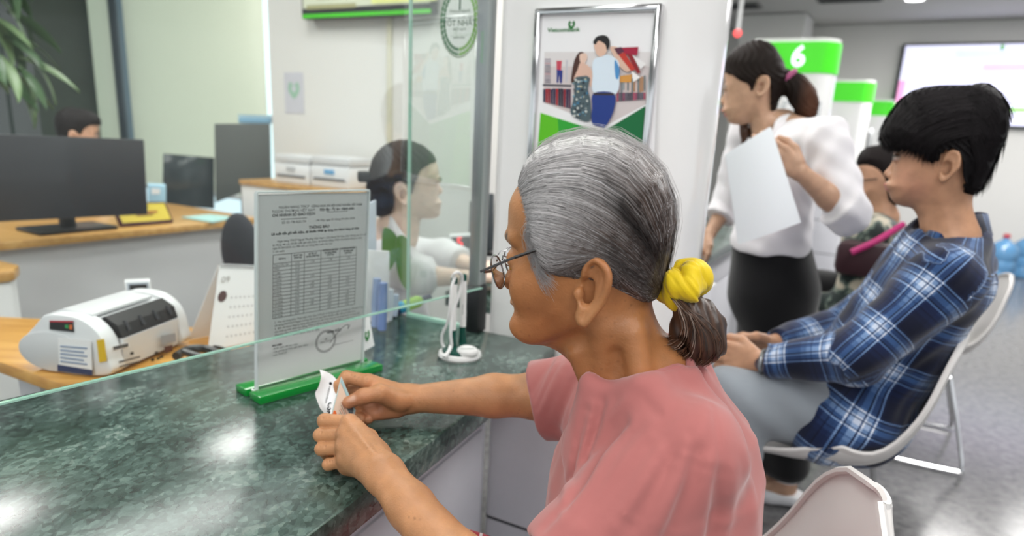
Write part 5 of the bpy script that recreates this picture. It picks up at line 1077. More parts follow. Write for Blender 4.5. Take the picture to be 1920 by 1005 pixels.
for m_ in (nI, nM, nR_, nP): HL.ell(m_ + np.array([.000, -.006, .005]), (.0085, .008, .0075), .006)
for a_, m_ in ((nI, W(705, 852, .765)), (nM, W(703, 862, .762)), (nR_, W(702, 873, .762))): HL.rc(a_ + np.array([0, -.010, .004]), m_ + np.array([0, -.0105, .006]), .0030, .0022, .006)
for k_ in range(4): HL.rc(W(683 + 6 * k_, 900 - 2 * k_, .752), W(744 + 7 * k_, 866 + 9 * k_, .735), .0010, .0008, .004, 's')
for fi_ in (fingL, fingR):
    for pts_, rd_ in fi_:
        for f_ in (-.0045, 0, .0045): ax_ = nrm3(np.array(pts_[1]) - pts_[0]); e_ = nrm3(np.cross(ax_, UP)); q_ = np.array(pts_[1]) + ax_ * f_ - ax_ * .004 + np.array([0, -rd_[1] * .75, rd_[1] * .75]); (HL if fi_ is fingL else HR).rc(q_ - e_ * .006, q_ + e_ * .006, .0006, .0006, .0022, 's')
S1.add(HL, W(680, 830, .8) - .13, W(680, 830, .8) + .13, .008)
lo, hi = np.array([-.29, .50, .70]), np.array([.40, 1.07, 1.27])
V, Q = iso_mesh(S1, lo, hi, .0017)
V = smooth_verts(V, Q, 1, .4)
# ---- skin colour: deeper on the cheek and ear, lips, brows, nails
base = lin('ac7448'); C = np.tile(np.array(base), (len(V), 1)); r_, z_, l_ = h1.to(V.astype(F32)); al = np.abs(l_)
def near(px, py, l, s): c = h1.rz(px, py); return np.exp(-(((r_ - c[0]) ** 2 + (z_ - c[1]) ** 2 + (al - l) ** 2) / s ** 2))
inH = z_ > .96
C = blend(C, lin('9c6038'), near(1040, 580, .05, .045) * .7); C = blend(C, lin('b98357'), near(985, 400, .03, .04) * .6); C = blend(C, lin('a3623e'), near(950, 525, .0, .014) * .6)
C = blend(C, lin('c08a5e'), near(1120, 560, .08, .02) * .7); C = blend(C, lin('a56a45'), near(1150, 490, .085, .018) * .5); C = blend(C, lin('94603c'), near(1130, 650, .05, .05) * .5)
lipz = h1.rz(967, 581)[1]; lw = np.exp(-((z_ - lipz) / .0062) ** 4) * np.exp(-(al / .021) ** 4) * (r_ < h1.rz(990, 580)[0]); C = blend(C, lin('a4605a'), lw * .85 * inH)
lipz = h1.rz(967, 566)[1]; lw = np.exp(-((z_ - lipz) / .003) ** 4) * np.exp(-(al / .019) ** 4) * (r_ < h1.rz(985, 570)[0]); C = blend(C, lin('8c5344'), lw * .7 * inH)
def seg(P, a, b): d = b - a; t = np.clip(((P - a) @ d) / (d @ d), 0, 1); q = P - a - t[:, None] * d; return np.sqrt((q * q).sum(1))
for sg in (-1, 1):
    C = blend(C, lin('2e2018'), np.exp(-(seg(V, h1.pt(961, 441, sg * .014), h1.pt(970, 434, sg * .040)) / .0042) ** 4) * .85); C = blend(C, lin('20140e'), np.exp(-(seg(V, h1.pt(972, 478, sg * .024), h1.pt(986, 481, sg * .043)) / .0022) ** 2) * .9)
C = blend(C, lin('3d2415'), np.exp(-(seg(V, h1.pt(1186, 612, -.051), h1.pt(1187, 612, -.051)) / .0028) ** 2) * .9)
arm = (z_ < .93) & (V[:, 0] < .06); C = blend(C, lin('c08b62'), arm * .9); 
hr = seg(V, W(660, 755, .945), W(700, 760, .975)); C = blend(C, lin('bb7a5c'), np.exp(-(hr / .03) ** 2) * .6); C = blend(C, lin('b06a58'), np.exp(-(seg(V, W(700, 778, .98), W(750, 775, .985)) / .012) ** 2) * .7)
C = blend(C, lin('dcb8a2'), np.exp(-(seg(V, W(653, 748, .934), W(660, 746, .936)) / .0058) ** 4) * .75)
for m_ in (nI, nM, nR_, nP): C = blend(C, lin('a56a4a'), np.exp(-(seg(V, m_, m_ + .001) / .012) ** 2) * .35)
M_skin1 = skin_mat('aged_skin', spots=.45, bump=.35)
body1 = fast_mesh('body', V, Q, M_skin1, OW, C)
# ---- hair: shell under thousands of strands, combed back into the tail
outer = [(984, 322), (989, 306), (1003, 288), (1029, 268), (1064, 255.5), (1109, 248), (1149, 252.5), (1184, 265.5), (1213, 285.5), (1238, 312), (1256, 342), (1265, 374), (1268, 409), (1265, 439), (1258, 469), (1252, 494), (1247, 520), (1240, 545), (1222, 562), (1180, 560), (1100, 560), (1000, 560), (968, 470), (962, 400), (968, 360)]
ho = Poly2(h1.rzs(outer), .0018, .06, 3); fo = h1.inflate(ho, [(z, w + .0060) for z, w in wz1], .074, 2.25)
hp = Poly2(h1.rzs([(986, 335), (990, 306), (1003, 285), (1029, 264), (1064, 251), (1109, 244), (1149, 248), (1184, 261), (1213, 281), (1242, 310), (1261, 342), (1270, 374), (1272, 409), (1269, 439), (1262, 469), (1256, 494), (1250, 520), (1243, 545), (1228, 556), (1208, 556), (1192, 544), (1180, 522), (1173, 500), (1170, 480), (1156, 464), (1138, 456), (1120, 462), (1106, 476), (1085, 478), (1060, 462), (1043, 430), (1030, 392), (1014, 362)]), .0018, .06, 3)
S2 = SDF(); S2.add(fo, k=0); S2.add(lambda P: -hp(*h1.to(P)[:2]), k=.006, op='i')
def hair_field(P, full=False):
    r, z, l = h1.to(np.asarray(P, F32)); return S2(P, full) + .0005 * np.sin(420 * (z + .55 * r) + 3 * np.sin(60 * r))
V, Q = iso_mesh(lambda P, full=False: hair_field(P, full) + .0014, h1.C - .17, h1.C + .17, .0022, slack=2.2)
def hair_col(r, z, rnd):
    """own colour of the hair: white in front and on top, brown-black towards the tail, one dark swathe"""
    f0, z0 = h1.rz(1000, 300); f1, z1 = h1.rz(1250, 520); t = ((r - f0) * (f1 - f0) + (z - z0) * (z1 - z0)) / ((f1 - f0) ** 2 + (z1 - z0) ** 2)
    w = np.clip((t - .30) / .30, 0, 1); w = np.clip(w + (rnd - .5) * .75 * (w > 0), 0, 1)
    a, b = np.array(h1.rz(1150, 318)), np.array(h1.rz(1252, 490)); d = b - a; q = np.stack([r, z], -1) - a; s = np.clip((q @ d) / (d @ d), 0, 1); dist = np.linalg.norm(q - s[..., None] * d, axis=-1)
    sw = np.exp(-(dist / (.004 + .011 * s)) ** 2) * np.clip(.35 + s * 2, 0, 1)
    a, b = np.array(h1.rz(1165, 455)), np.array(h1.rz(1245, 535)); d = b - a; q = np.stack([r, z], -1) - a; s = np.clip((q @ d) / (d @ d), 0, 1); sw = np.maximum(sw, .8 * np.exp(-(np.linalg.norm(q - s[..., None] * d, axis=-1) / .012) ** 2))
    c = np.array(lin('bdbaba'))[None] * (1 - w[:, None]) + np.array(lin('4a3a33'))[None] * w[:, None]
    c = blend(c, lin('1c1513'), sw * .95 * (rnd < .93)); c = blend(c, lin('e2e2e4'), ((rnd > .86) & (rnd < .95)) * .6 * (1 - sw)); return c
r_, z_, l_ = h1.to(V.astype(F32)); C = hair_col(r_, z_, np.full(len(V), .5)); top = np.exp(-((r_ - h1.rz(1085, 320)[0]) / .062) ** 2 - ((z_ - h1.rz(1085, 308)[1]) / .026) ** 2)
C = C * .42; C = blend(C, lin('bb938a'), top * .8)
hair1 = fast_mesh('hair', V, Q, M_hair, OW, C)
flow = [[(988, 322), (1000, 290), (1040, 262), (1109, 248), (1184, 266), (1240, 316), (1266, 385), (1262, 450), (1248, 515)],
        [(992, 330), (1012, 302), (1052, 283), (1110, 272), (1175, 288), (1226, 335), (1252, 400), (1254, 455), (1245, 522)],
        [(996, 342), (1022, 322), (1066, 310), (1115, 308), (1170, 328), (1212, 368), (1238, 425), (1247, 475), (1243, 528)],
        [(1008, 358), (1036, 346), (1078, 342), (1122, 350), (1168, 376), (1204, 412), (1228, 455), (1241, 495), (1241, 532)],
        [(1018, 380), (1044, 376), (1084, 382), (1124, 398), (1162, 422), (1194, 450), (1219, 482), (1236, 510), (1240, 536)],
        [(1026, 410), (1050, 414), (1086, 424), (1122, 438), (1156, 455), (1186, 476), (1212, 500), (1231, 520), (1239, 540)],
        [(1034, 440), (1054, 450), (1082, 456), (1112, 458), (1144, 462), (1174, 482), (1202, 510), (1224, 530), (1238, 544)],
        [(1046, 474), (1060, 486), (1078, 482), (1100, 472), (1140, 460), (1170, 490), (1190, 524), (1212, 542), (1236, 548)],
        [(1176, 505), (1178, 515), (1181, 525), (1186, 535), (1194, 543), (1204, 549), (1214, 552), (1226, 553), (1236, 551)]]
FL_ = np.array([[h1.rz(*p) for p in l] for l in flow])
def flow_at(s):
    i = np.clip(s.astype(int), 0, len(FL_) - 2); t = (s - i)[:, None, None]; return FL_[i] * (1 - t) + FL_[i + 1] * t
def lift_paths(s, side, jit, off, m=12):
    K = flow_at(s); u = np.linspace(0, K.shape[1] - 1, m); i = np.clip(u.astype(int), 0, K.shape[1] - 2); t = (u - i)[None, :, None]
    a = K[:, np.maximum(i - 1, 0)]; b = K[:, i]; c = K[:, i + 1]; d = K[:, np.minimum(i + 2, K.shape[1] - 1)]
    P = .5 * (2 * b + (c - a) * t + (2 * a - 5 * b + 4 * c - d) * t * t + (3 * b - a - 3 * c + d) * t ** 3)
    n = len(s); ph = RNG.uniform(0, 6.28, (n, 1)); P[..., 0] += jit * np.sin(np.linspace(0, 5, m)[None] + ph) + RNG.normal(0, jit * .8, (n, 1)); P[..., 1] += jit * np.cos(np.linspace(0, 6, m)[None] + ph * 1.7) + RNG.normal(0, jit * .8, (n, 1))
    cc0 = np.array(h1.rz(1120, 420)); P = cc0 + (P - cc0) * (1 - .022 * np.clip(1.2 - s, 0, 1))[:, None, None]; P[..., 0] = np.where(ho(P[..., 0], P[..., 1]) < .001, cc0[0] + (P[..., 0] - cc0[0]) * .975, P[..., 0]); P[..., 1] = np.where(ho(P[..., 0], P[..., 1]) < .001, cc0[1] + (P[..., 1] - cc0[1]) * .975, P[..., 1])
    half = fo.half(P[..., 0].ravel(), P[..., 1].ravel()).reshape(n, m); L = (half + off[:, None]) * side[:, None]
    return P, h1.world(P[..., 0], P[..., 1], L)
n = 17000; s = np.where(RNG.random(n) < .38, 1.3 * RNG.random(n) ** 2.0, RNG.uniform(.6, 7.98, n)); side = np.where(RNG.random(n) < .72, -1.0, 1.0); P, PW = lift_paths(s, side, .0018, RNG.uniform(.0000, .0024, n)); rnd = RNG.random(n)
mid_ = P[:, 5]; C = hair_col(P[..., 0].ravel(), P[..., 1].ravel(), np.repeat(rnd, 12)).reshape(n, 12, 3) * RNG.uniform(.32, 1.45, (n, 1, 1)); keep = ~((s > .9) & (s < 3.2) & (RNG.random(n) < .62)); PW, C = PW[keep], C[keep]; n = len(PW)
strands_mesh('hair_strands', PW, RNG.uniform(.00020, .00040, n), M_hair, OW, np.clip(C, 0, 1))['kind'] = 'stuff'
# loose wisps standing off the outline and hanging at the temple
n = 150; s = RNG.uniform(0, .4, n); side = RNG.choice([-1.0, 1.0], n); P, PW = lift_paths(s, side * .6, .004, RNG.uniform(0, .004, n)); PW[:, :, 2] += RNG.uniform(0, .008, (n, 1)) * np.sin(np.linspace(0.3, 3.1, 12))[None]
wis = [PW]; wc = [hair_col(P[:, 5, 0], P[:, 5, 1], RNG.random(n))]
n = 360; t0 = RNG.random(n); a = np.array([h1.rz(1022, 395), h1.rz(1046, 470)]); st = a[0] + (a[1] - a[0]) * t0[:, None]; m = 12; u = np.linspace(0, 1, m)
end = st + np.stack([RNG.uniform(.0, .02, n) , RNG.uniform(-.045, -.012, n)], 1); rz_ = st[:, None] * (1 - u)[None, :, None] + end[:, None] * u[None, :, None]; rz_[..., 0] -= (.010 * RNG.uniform(.2, 1.2, (n, 1))) * np.sin(u * 3.1)[None]
hf = np.maximum(fh.half(rz_[..., 0].ravel(), rz_[..., 1].ravel()), .02).reshape(n, m); wis.append(h1.world(rz_[..., 0], rz_[..., 1], -(hf + RNG.uniform(.001, .004, (n, 1))))); wc.append(np.tile(np.array(lin('b9b6b6')), (n, 1)))
strands_mesh('loose_hairs', np.concatenate(wis), np.full(510, .00016), M_hair, OW, np.concatenate(wc))['kind'] = 'stuff'
# ---- pony tail
S3 = SDF(); c_ = [h1.pt(x, y, -.004) for x, y in ((1270, 555), (1300, 585), (1318, 612), (1320, 642), (1306, 664))]
S3.chain(c_, [.012, .018, .022, .021, .010], .012); S3.chain([h1.pt(1300, 590, -.004), h1.pt(1282, 618, -.006), h1.pt(1262, 630, -.006)], [.014, .013, .005], .012)
V, Q = iso_mesh(lambda P, full=False: S3(P, full) + .0012 * np.sin(500 * P[:, 0] + 180 * P[:, 2]), c_[2] - .09, c_[2] + .09, .0025)
ph = np.sin(700 * V[:, 0] + 200 * V[:, 2]) * .5 + .5; C = blend(np.tile(np.array(lin('2f221c')), (len(V), 1)), lin('5d4436'), ph * .6); pony = fast_mesh('pony_tail', V, Q, M_hair, OW, C)
n = 1500; m = 10; t = RNG.random(n); keyA = np.array([[(1255, 545), (1280, 575), (1285, 605), (1270, 628), (1252, 634)], [(1262, 548), (1296, 584), (1306, 620), (1302, 655), (1290, 674)], [(1268, 545), (1314, 588), (1344, 618), (1348, 652), (1325, 674)]], float)
KP_ = np.array([[h1.rz(*p) for p in l] for l in keyA]); s = t * 1.999; i = s.astype(int); q = (s - i)[:, None, None]; K = KP_[i] * (1 - q) + KP_[i + 1] * q; K = np.stack([resamp(catmull(k, 5), m) for k in K])
lat = RNG.normal(0, .0085, n)[:, None] * np.sin(np.linspace(.4, 2.7, m))[None] - .008 + RNG.normal(0, .004, (n, 1)); jj = RNG.normal(0, .0022, (n, 1, 2)); K[:, 3:] += jj
C = np.array(lin('6b4d3c'))[None] * RNG.uniform(.3, 1.5, (n, 1)); C[RNG.random(n) < .12] = lin('a59488'); strands_mesh('pony_strands', h1.world(K[..., 0], K[..., 1], lat), np.full(n, .00045), M_hair, OW, np.clip(C, 0, 1))['kind'] = 'stuff'
# ---- yellow scrunchie
sc0 = h1.pt(1278, 532, -.004); axd = nrm3(h1.pt(1296, 560, 0) - h1.pt(1262, 508, 0)); e1_ = nrm3(np.cross(axd, h1.N)); e2_ = h1.N; nu, nv_ = 96, 40; vs = np.zeros((nu, nv_, 3))
for i in range(nu):
    a = 2 * math.pi * i / nu
    for j in range(nv_):
        b = 2 * math.pi * j / nv_; ru = .0140 * (1 + .15 * math.sin(3 * a + .6) + .13 * math.sin(4 * a - 2 * b + 1) + .10 * math.sin(2 * b + 5 * a) + .07 * abs(math.sin(6 * a + 1.5 * math.sin(b) + 1)) - .20 * math.exp(-(math.sin(3.5 * a + 1.2 * math.cos(b)) / .14) ** 2) - .12 * math.exp(-(math.sin(5.5 * a - 1.4 * math.cos(b) + .5) / .10) ** 2)); rad = .0135 + .003 * math.sin(2 * a + 2.1)
        vs[i, j] = sc0 + (e1_ * math.cos(a) + e2_ * math.sin(a)) * (rad + ru * math.cos(b)) + axd * ru * 1.35 * math.sin(b) * (1 + .15 * math.sin(4 * a))
idx = np.arange(nu * nv_).reshape(nu, nv_); Qs = np.stack([idx, np.roll(idx, -1, 0), np.roll(np.roll(idx, -1, 0), -1, 1), np.roll(idx, -1, 1)], -1).reshape(-1, 4)
scr_o = fast_mesh('scrunchie', vs.reshape(-1, 3), Qs, cloth_mat('yellow_satin', 'e8c81e', .5, 500, .15), OW); lab(scr_o, 'yellow gathered hair scrunchie')
# ---- eyeglasses
gl = MB(); M_steel = pmat('dark_silver_metal', '9a9a9c', .22, metal=1.0)
ga_ = empty('eyeglasses', h1.pt(950, 500, 0)); setpar(ga_, OW); lab(ga_, 'thin silver-rimmed eyeglasses with black temples')
def lens_ring(sg):
    c = h1.pt(949, 500, sg * .033); up = nrm3(h1.pt(941, 472, 0) - h1.pt(958, 530, 0)); la = h1.N * sg; la = nrm3(la + h1.R * .10)
    pts = [c + la * .0255 * math.copysign(abs(math.cos(t)) ** .8, math.cos(t)) + up * .0180 * math.copysign(abs(math.sin(t)) ** .8, math.sin(t)) for t in np.linspace(0, 2 * math.pi, 33)]
    MB().tube(pts, .0010, 6, cap=False).build('lens_rim', M_steel, ga_); MB().add(pts[:-1], [tuple(range(32))]).build('lens', glass_mat('spectacle_lens', (.97, .98, .98), haze=.03, refl=1.0) if sg < 0 else bpy.data.materials['spectacle_lens'], ga_, smooth=False)
    o_ = c + la * .0255 + up * .006; hz = h1.pt(935, 490, sg * .066); t1 = h1.pt(998, 463, sg * .0745); t2 = h1.pt(1110, 424, sg * .0765)
    MB().tube([o_, hz + h1.R * .004, hz + (t1 - hz) * .15], .0017, 6).build('end_piece', M_steel, ga_)
    MB().tube([hz, t1], .0016, 6).build('temple_front', M_steel, ga_); MB().tube([t1, t1 + (t2 - t1) * .5, t2], [.0019, .0019, .0017], 6).build('temple', M_black, ga_)
    MB().ball(h1.pt(963, 497, sg * .011), (.002, .0015, .004), 6).build('nose_pad', pmat('amber_pad', 'b98a3c', .3), ga_); MB().tube([h1.pt(963, 497, sg * .0115), h1.pt(953, 492, sg * .012)], .0006, 5).build('pad_arm', M_steel, ga_)
lens_ring(-1); lens_ring(1)
MB().tube([h1.pt(946, 484, -.009), h1.pt(943, 480, 0), h1.pt(946, 484, .009)], .0010, 6).build('bridge', M_steel, ga_); MB().tube([h1.pt(941, 473, -.015), h1.pt(939, 471, 0), h1.pt(941, 473, .015)], .0008, 6).build('bridge', M_steel, ga_)
# ---- pink T-shirt
fa = math.radians(176); fx = np.array([math.cos(fa), math.sin(fa), 0]); lx = np.array([-fx[1], fx[0], 0])     # facing, her left
zs = np.array([.40, .55, .70, .80, .84, .88, .92, .955, .985, 1.01], F32)
ctr = np.array([.225, .215, .192, .178, .179, .185, .190, .192, .190, .185], F32); hd = np.array([.165, .160, .140, .125, .122, .115, .098, .060, .040, .03], F32); hw = np.array([.20, .19, .175, .172, .170, .155, .105, .055, .035, .03], F32)
def torso(P):
    z = P[:, 2]; c = np.interp(z, zs, ctr); a = np.interp(z, zs, hd); b = np.interp(z, zs, hw); dx = P[:, 0] - c; dy = P[:, 1] - .752
    u = -(dx * fx[0] + dy * fx[1]); v = dx * lx[0] + dy * lx[1]; q = ((np.abs(u) / a) ** 2.3 + (np.abs(v) / b) ** 2.3) ** (1 / 2.3); return np.maximum((q - 1) * np.minimum(a, b), np.maximum(z - .99, .42 - z))
S4 = SDF(); S4.add(torso, k=0)
hemR = W(1008, 750, .985); axR = nrm3(hemR - shR); 
def sleeve(S, a, b, ra, rb, hemc, hemn, k):
    d = b - a; L2 = d @ d; a32 = a.astype(F32)
    def fn(P):
        q = P - a32; t = np.clip((q @ d) / L2, 0, 1); q = q - t[:, None] * d; f = np.sqrt((q * q).sum(1)) - (ra + (rb - ra) * t); return smax(f, (P - hemc) @ hemn, .004)
    S.add(fn, np.minimum(a, b) - max(ra, rb), np.maximum(a, b) + max(ra, rb), k)
hnR = nrm3(np.array([-.93, .1, -.30])); sleeve(S4, shR + np.array([.02, -.01, .0]), hemR + axR * .03, .068, .060, hemR, hnR, .05)
axL = nrm3(elL - shL); hemL = shL + (elL - shL) * .74; hnL = nrm3(axL + np.array([-.35, 0, .1])); sleeve(S4, shL + np.array([.004, .006, 0]), elL, .062, .050, hemL, hnL, .028)
# hollow sleeve ends and the neck opening
S4.rc(hemR - axR * .06, hemR + axR * .05, .044, .054, .004, 's'); S4.rc(hemL - axL * .05, hemL + axL * .05, .042, .050, .004, 's')
fneck = lambda P: S1(P) - .0030
nkn_ = [march(fneck, x, y) for x, y in ((1106, 714), (1114, 725), (1129, 734), (1150, 738.5), (1175, 732), (1200, 723), (1225, 714), (1250, 706), (1272, 699))]
nk = [h1.pt(1104, 708, 0)] + nkn_ + [h1.pt(1297, 688, -.03), h1.pt(1294, 668, 0), h1.pt(1296, 670, .03)]
for q_ in nkn_[::-1]: l_ = float((q_ - h1.C) @ h1.N); nk.append(q_ - h1.N * 2 * l_ + UP * .004)
for i_, p_ in enumerate(nk):
    out_ = (p_ - np.mean(nk, 0)) * np.array([1, 1, 0]); S4.rc(p_ + nrm3(out_) * .004, p_ + (np.array([.19, .755, .82]) - p_) * .5 + out_ * .75, .0070, .028, .02)
for i_ in range(len(nk)): S4.rc(nk[i_], nk[(i_ + 1) % len(nk)], .006, .006, .008)
S4.rc(nk[7] - UP * .040, shL + np.array([.01, .02, -.002]), .026, .05, .04); S4.rc(nk[-7] - UP * .04, shR, .03, .05, .04)
nkc = np.mean(nk, 0); U_, S_, Vt = np.linalg.svd(np.array(nk) - nkc); nkn = Vt[2] if Vt[2][2] > 0 else -Vt[2]
def neckcut(P): return smax(fh(P) - .0005, -((P - nkc.astype(F32)) @ nkn.astype(F32)) - .016, .004)
S4.add(neckcut, k=.002, op='s')
folds = [([(1172, 792), (1130, 845), (1090, 905), (1055, 955), (1022, 988)], -.0060, .0065), ([(1186, 790), (1145, 850), (1105, 915), (1060, 975)], .0040, .008),
         ([(1290, 832), (1272, 900), (1245, 960), (1222, 1004)], .0055, .0100), ([(1308, 850), (1290, 915), (1266, 970), (1250, 1004)], -.0060, .0085), ([(1332, 870), (1322, 930), (1306, 1004)], .0055, .0100), ([(1350, 890), (1345, 940), (1332, 1004)], -.0050, .0090), ([(1372, 880), (1368, 940), (1360, 1004)], .0040, .0100),
         ([(1256, 855), (1222, 920), (1185, 985)], -.0050, .0085), ([(1240, 850), (1200, 920), (1155, 985)], .0045, .0090), ([(1222, 805), (1175, 870), (1120, 950), (1085, 992)], .0035, .0090), ([(1210, 835), (1160, 900), (1105, 970)], -.0035, .0070),
         ([(1112, 762), (1098, 820), (1082, 890)], .0050, .0075), ([(1100, 770), (1086, 830), (1068, 900)], -.0050, .0065), ([(1128, 755), (1115, 810), (1100, 860)], -.0045, .0065), ([(1142, 760), (1130, 810), (1112, 850)], .0040, .0070), ([(1078, 840), (1066, 900), (1056, 960)], .0040, .0070),
         ([(1060, 690), (1035, 730), (1012, 775)], .0045, .0075), ([(1075, 715), (1055, 760), (1040, 805)], -.0055, .0075), ([(1036, 672), (1012, 705), (995, 735)], -.0035, .0055), ([(1048, 668), (1024, 720), (1005, 760)], .0030, .0060),
         ([(1395, 850), (1406, 910), (1412, 970)], .0035, .0090), ([(1330, 755), (1316, 790), (1300, 835)], .0030, .0090), ([(1290, 748), (1262, 775), (1235, 805)], -.0030, .0075), ([(1172, 752), (1150, 775), (1130, 800)], .0030, .0060), ([(1314, 713), (1335, 770), (1348, 830), (1350, 880), (1335, 950), (1318, 1004)], -.0016, .0026), ([(1205, 745), (1225, 770), (1255, 790)], -.0022, .0070)]
FS = []
for pl_f, am, w in folds:
    q = [march(S4, x, y) for x, y in resamp(pl_f, 2 * len(pl_f) + 1)]
    for i_ in range(len(q) - 1): FS.append((q[i_], q[i_ + 1], am * math.sin(math.pi * (i_ + 1) / len(q)) ** .5, w))
def shirt(P, full=False):
    f = S4(P, full); 
    if full: return f
    pr_ = {}; c0_f, c1_f = P.min(0), P.max(0)
    for a, b, am, w in FS:
        lo_f = (np.minimum(a, b) - 3 * w).astype(F32); hi_f = (np.maximum(a, b) + 3 * w).astype(F32); 
        if (c0_f > hi_f).any() or (c1_f < lo_f).any(): continue
        m = np.nonzero(((P > lo_f) & (P < hi_f)).all(1))[0]
        if len(m) == 0: continue
        d = b - a; Pm = P[m]; t = np.clip(((Pm - a) @ d) / (d @ d), 0, 1); q = Pm - a - t[:, None] * d; g_ = am * np.exp(-(q * q).sum(1) / w ** 2); key = (am > 0, round(w, 5), round(abs(am), 1)); acc = pr_.setdefault((am > 0), np.zeros(len(P), F32)); acc[m] = np.where(np.abs(g_) > np.abs(acc[m]), g_, acc[m])
    for acc in pr_.values(): f = f - acc
    return f + .0012 * np.sin(55 * P[:, 0] + 40 * P[:, 2] + 2 * np.sin(30 * P[:, 1])) + .0008 * np.sin(120 * P[:, 1] - 60 * P[:, 2])
V, Q = iso_mesh(shirt, (-.03, .48, .62), (.40, 1.08, 1.03), .0028, slack=1.8); V = smooth_verts(V, Q, 1, .5)
M_pink = cloth_mat('pink_cotton', 'ae6b68', .9, 1400, .12, fuzz=.35)
shirt1 = fast_mesh('t_shirt', V, Q, M_pink, OW); lab(shirt1, 'faded pink cotton T-shirt')
def ring_band(pts, w, th, nrm, name, par):                # a flat ribbed band around the opening
    MB().tube(pts, th, 8, cap=False).build(name, M_pink, par)
ring_band([p + nkn * .0050 for p in catmull(nk, 4, True)] + [nk[0] + nkn * .0050], 0, .0056, nkn, 'neck_band', shirt1)
hp_ = [hemR - hnR * .002 + (nrm3(np.cross(hnR, UP)) * math.cos(t) + nrm3(np.cross(hnR, np.cross(hnR, UP))) * math.sin(t)) * .0585 for t in np.linspace(0, 2 * math.pi, 41)]
ring_band(hp_, 0, .0026, hnR, 'sleeve_hem', shirt1)
# ---- red striped trousers, seat and lap (only a corner shows)
S5 = SDF(); S5.chain([(.24, .66, .54), (-.08, .70, .585), (-.10, .72, .20)], [.105, .08, .06], .05); S5.chain([(.24, .84, .54), (-.08, .86, .585), (-.10, .88, .20)], [.105, .08, .06], .05); S5.rc((.25, .66, .54), (.25, .84, .54), .11, .11, .05)
V, Q = iso_mesh(S5, (-.2, .5, .12), (.4, 1.0, .72), .006)
def stripe_mat():
    m = cloth_mat('red_striped_cotton', 'b5202f', .85, 900, .15); nt = m.node_tree; N = nt.nodes; L = nt.links; b = N['Principled BSDF']; tc = N.new('ShaderNodeTexCoord'); w = N.new('ShaderNodeTexWave'); w.inputs['Scale'].default_value = 16; w.bands_direction = 'X'; L.new(tc.outputs['Object'], w.inputs['Vector'])
    r = N.new('ShaderNodeValToRGB'); r.color_ramp.interpolation = 'CONSTANT'; r.color_ramp.elements[0].color = (*lin('b81f30'), 1); r.color_ramp.elements[1].position = .88; r.color_ramp.elements[1].color = (*lin('eadfe0'), 1); L.new(w.outputs['Fac'], r.inputs[0]); L.new(r.outputs[0], b.inputs['Base Color']); return m
lab(fast_mesh('trousers', V, Q, stripe_mat(), OW), 'red trousers with thin white stripes')
for y in (.72, .88): MB().ball((-.16, y, .04), (.12, .045, .04)).build('shoe', M_dark, OW)
# ---- ID card and the white slip in her hands
cA, cB, cD = W(640, 706, .962), W(667, 769, .952), W(621, 779, .925); e_u = cB - cA; e_v = (cD - cA) * 1.12; cn3 = nrm3(np.cross(e_u, e_v)); cn3 = cn3 if cn3[1] < 0 else -cn3
idc = thing('id_card', 'plastic identity card with an orange seal held by the old woman', 'card', tuple(cA + e_v))
def CP(u, v, o): return cA + e_u * u + e_v * v + cn3 * o
MB().slab([CP(0, 0, 0), CP(1, 0, 0), CP(1, 1, 0), CP(0, 1, 0)], -cn3, .0009).build('card_body', pmat('pale_teal_card', 'b9cfcc', .3, coat=.4), idc)
cpz = MB()
def cq(u0, v0, u1, v1, c, o=.0003): cpz.add([CP(u0, v0, o), CP(u1, v0, o), CP(u1, v1, o), CP(u0, v1, o)], [(0, 1, 2, 3)], lin(c))
cq(.03, .10, .97, .98, 'd9c2ae'); cq(.03, .02, .97, .12, '9cbdc2'); cq(.55, .08, .90, .28, '5a6468', .0005)
for k in range(9): cq(.28 + .02 * (k % 3), .36 + .062 * k, .92 - .05 * (k % 2), .375 + .062 * k, ('b4552e', '6f5a4a')[k % 2], .0006)
cpz.add([CP(.16 + .12 * math.cos(t), .80 + .11 * math.sin(t), .0007) for t in np.linspace(0, 6.283, 20, endpoint=False)], [tuple(range(20))], lin('d9662a')); cpz.build('card_print', M_print, idc, smooth=False)
rows_ = [[(599, 693, .975), (610, 696, .978), (624, 704, .980), (636, 718, .972)], [(602, 706, .968), (612, 712, .975), (622, 722, .976), (632, 738, .966)], [(597, 726, .960), (607, 733, .968), (617, 743, .968), (627, 758, .958)], [(591, 739, .950), (603, 751, .958), (613, 764, .956), (621, 780, .945)], [(600, 765, .935), (608, 775, .940), (616, 786, .940), (622, 797, .932)]]
G = np.array([[W(*p) for p in r] for r in rows_]); G2 = np.array([catmull(r, 4) for r in G]); G3 = np.array([catmull(G2[:, j], 4) for j in range(G2.shape[1])]).transpose(1, 0, 2); ni, nj = G3.shape[:2]; ii = np.arange(ni * nj).reshape(ni, nj)
sl = thing('paper_slip', 'small curled white paper slip printed in black, held beside the card', 'paper', tuple(G3[-1, -1]))
fast_mesh('slip_sheet', G3.reshape(-1, 3), np.stack([ii[:-1, :-1], ii[1:, :-1], ii[1:, 1:], ii[:-1, 1:]], -1).reshape(-1, 4), M_paper, sl)
sn = nrm3(np.cross(G3[4, 8] - G3[4, 4], G3[8, 4] - G3[4, 4])); sn = sn if sn[1] < 0 else -sn
def slip_text(s, i, j, size, bold=0):
    o = G3[i, j] + sn * .0016; ax = nrm3(G3[min(i + 3, ni - 1), j] - G3[max(i - 3, 0), j]); ay = nrm3(np.cross(sn, ax))
    M = Matrix(((ax[0], ay[0], sn[0], o[0]), (ax[1], ay[1], sn[1], o[1]), (ax[2], ay[2], sn[2], o[2]), (0, 0, 0, 1))); return text_mesh('slip_text', s, size, M, M_ink, sl, bold=bold)
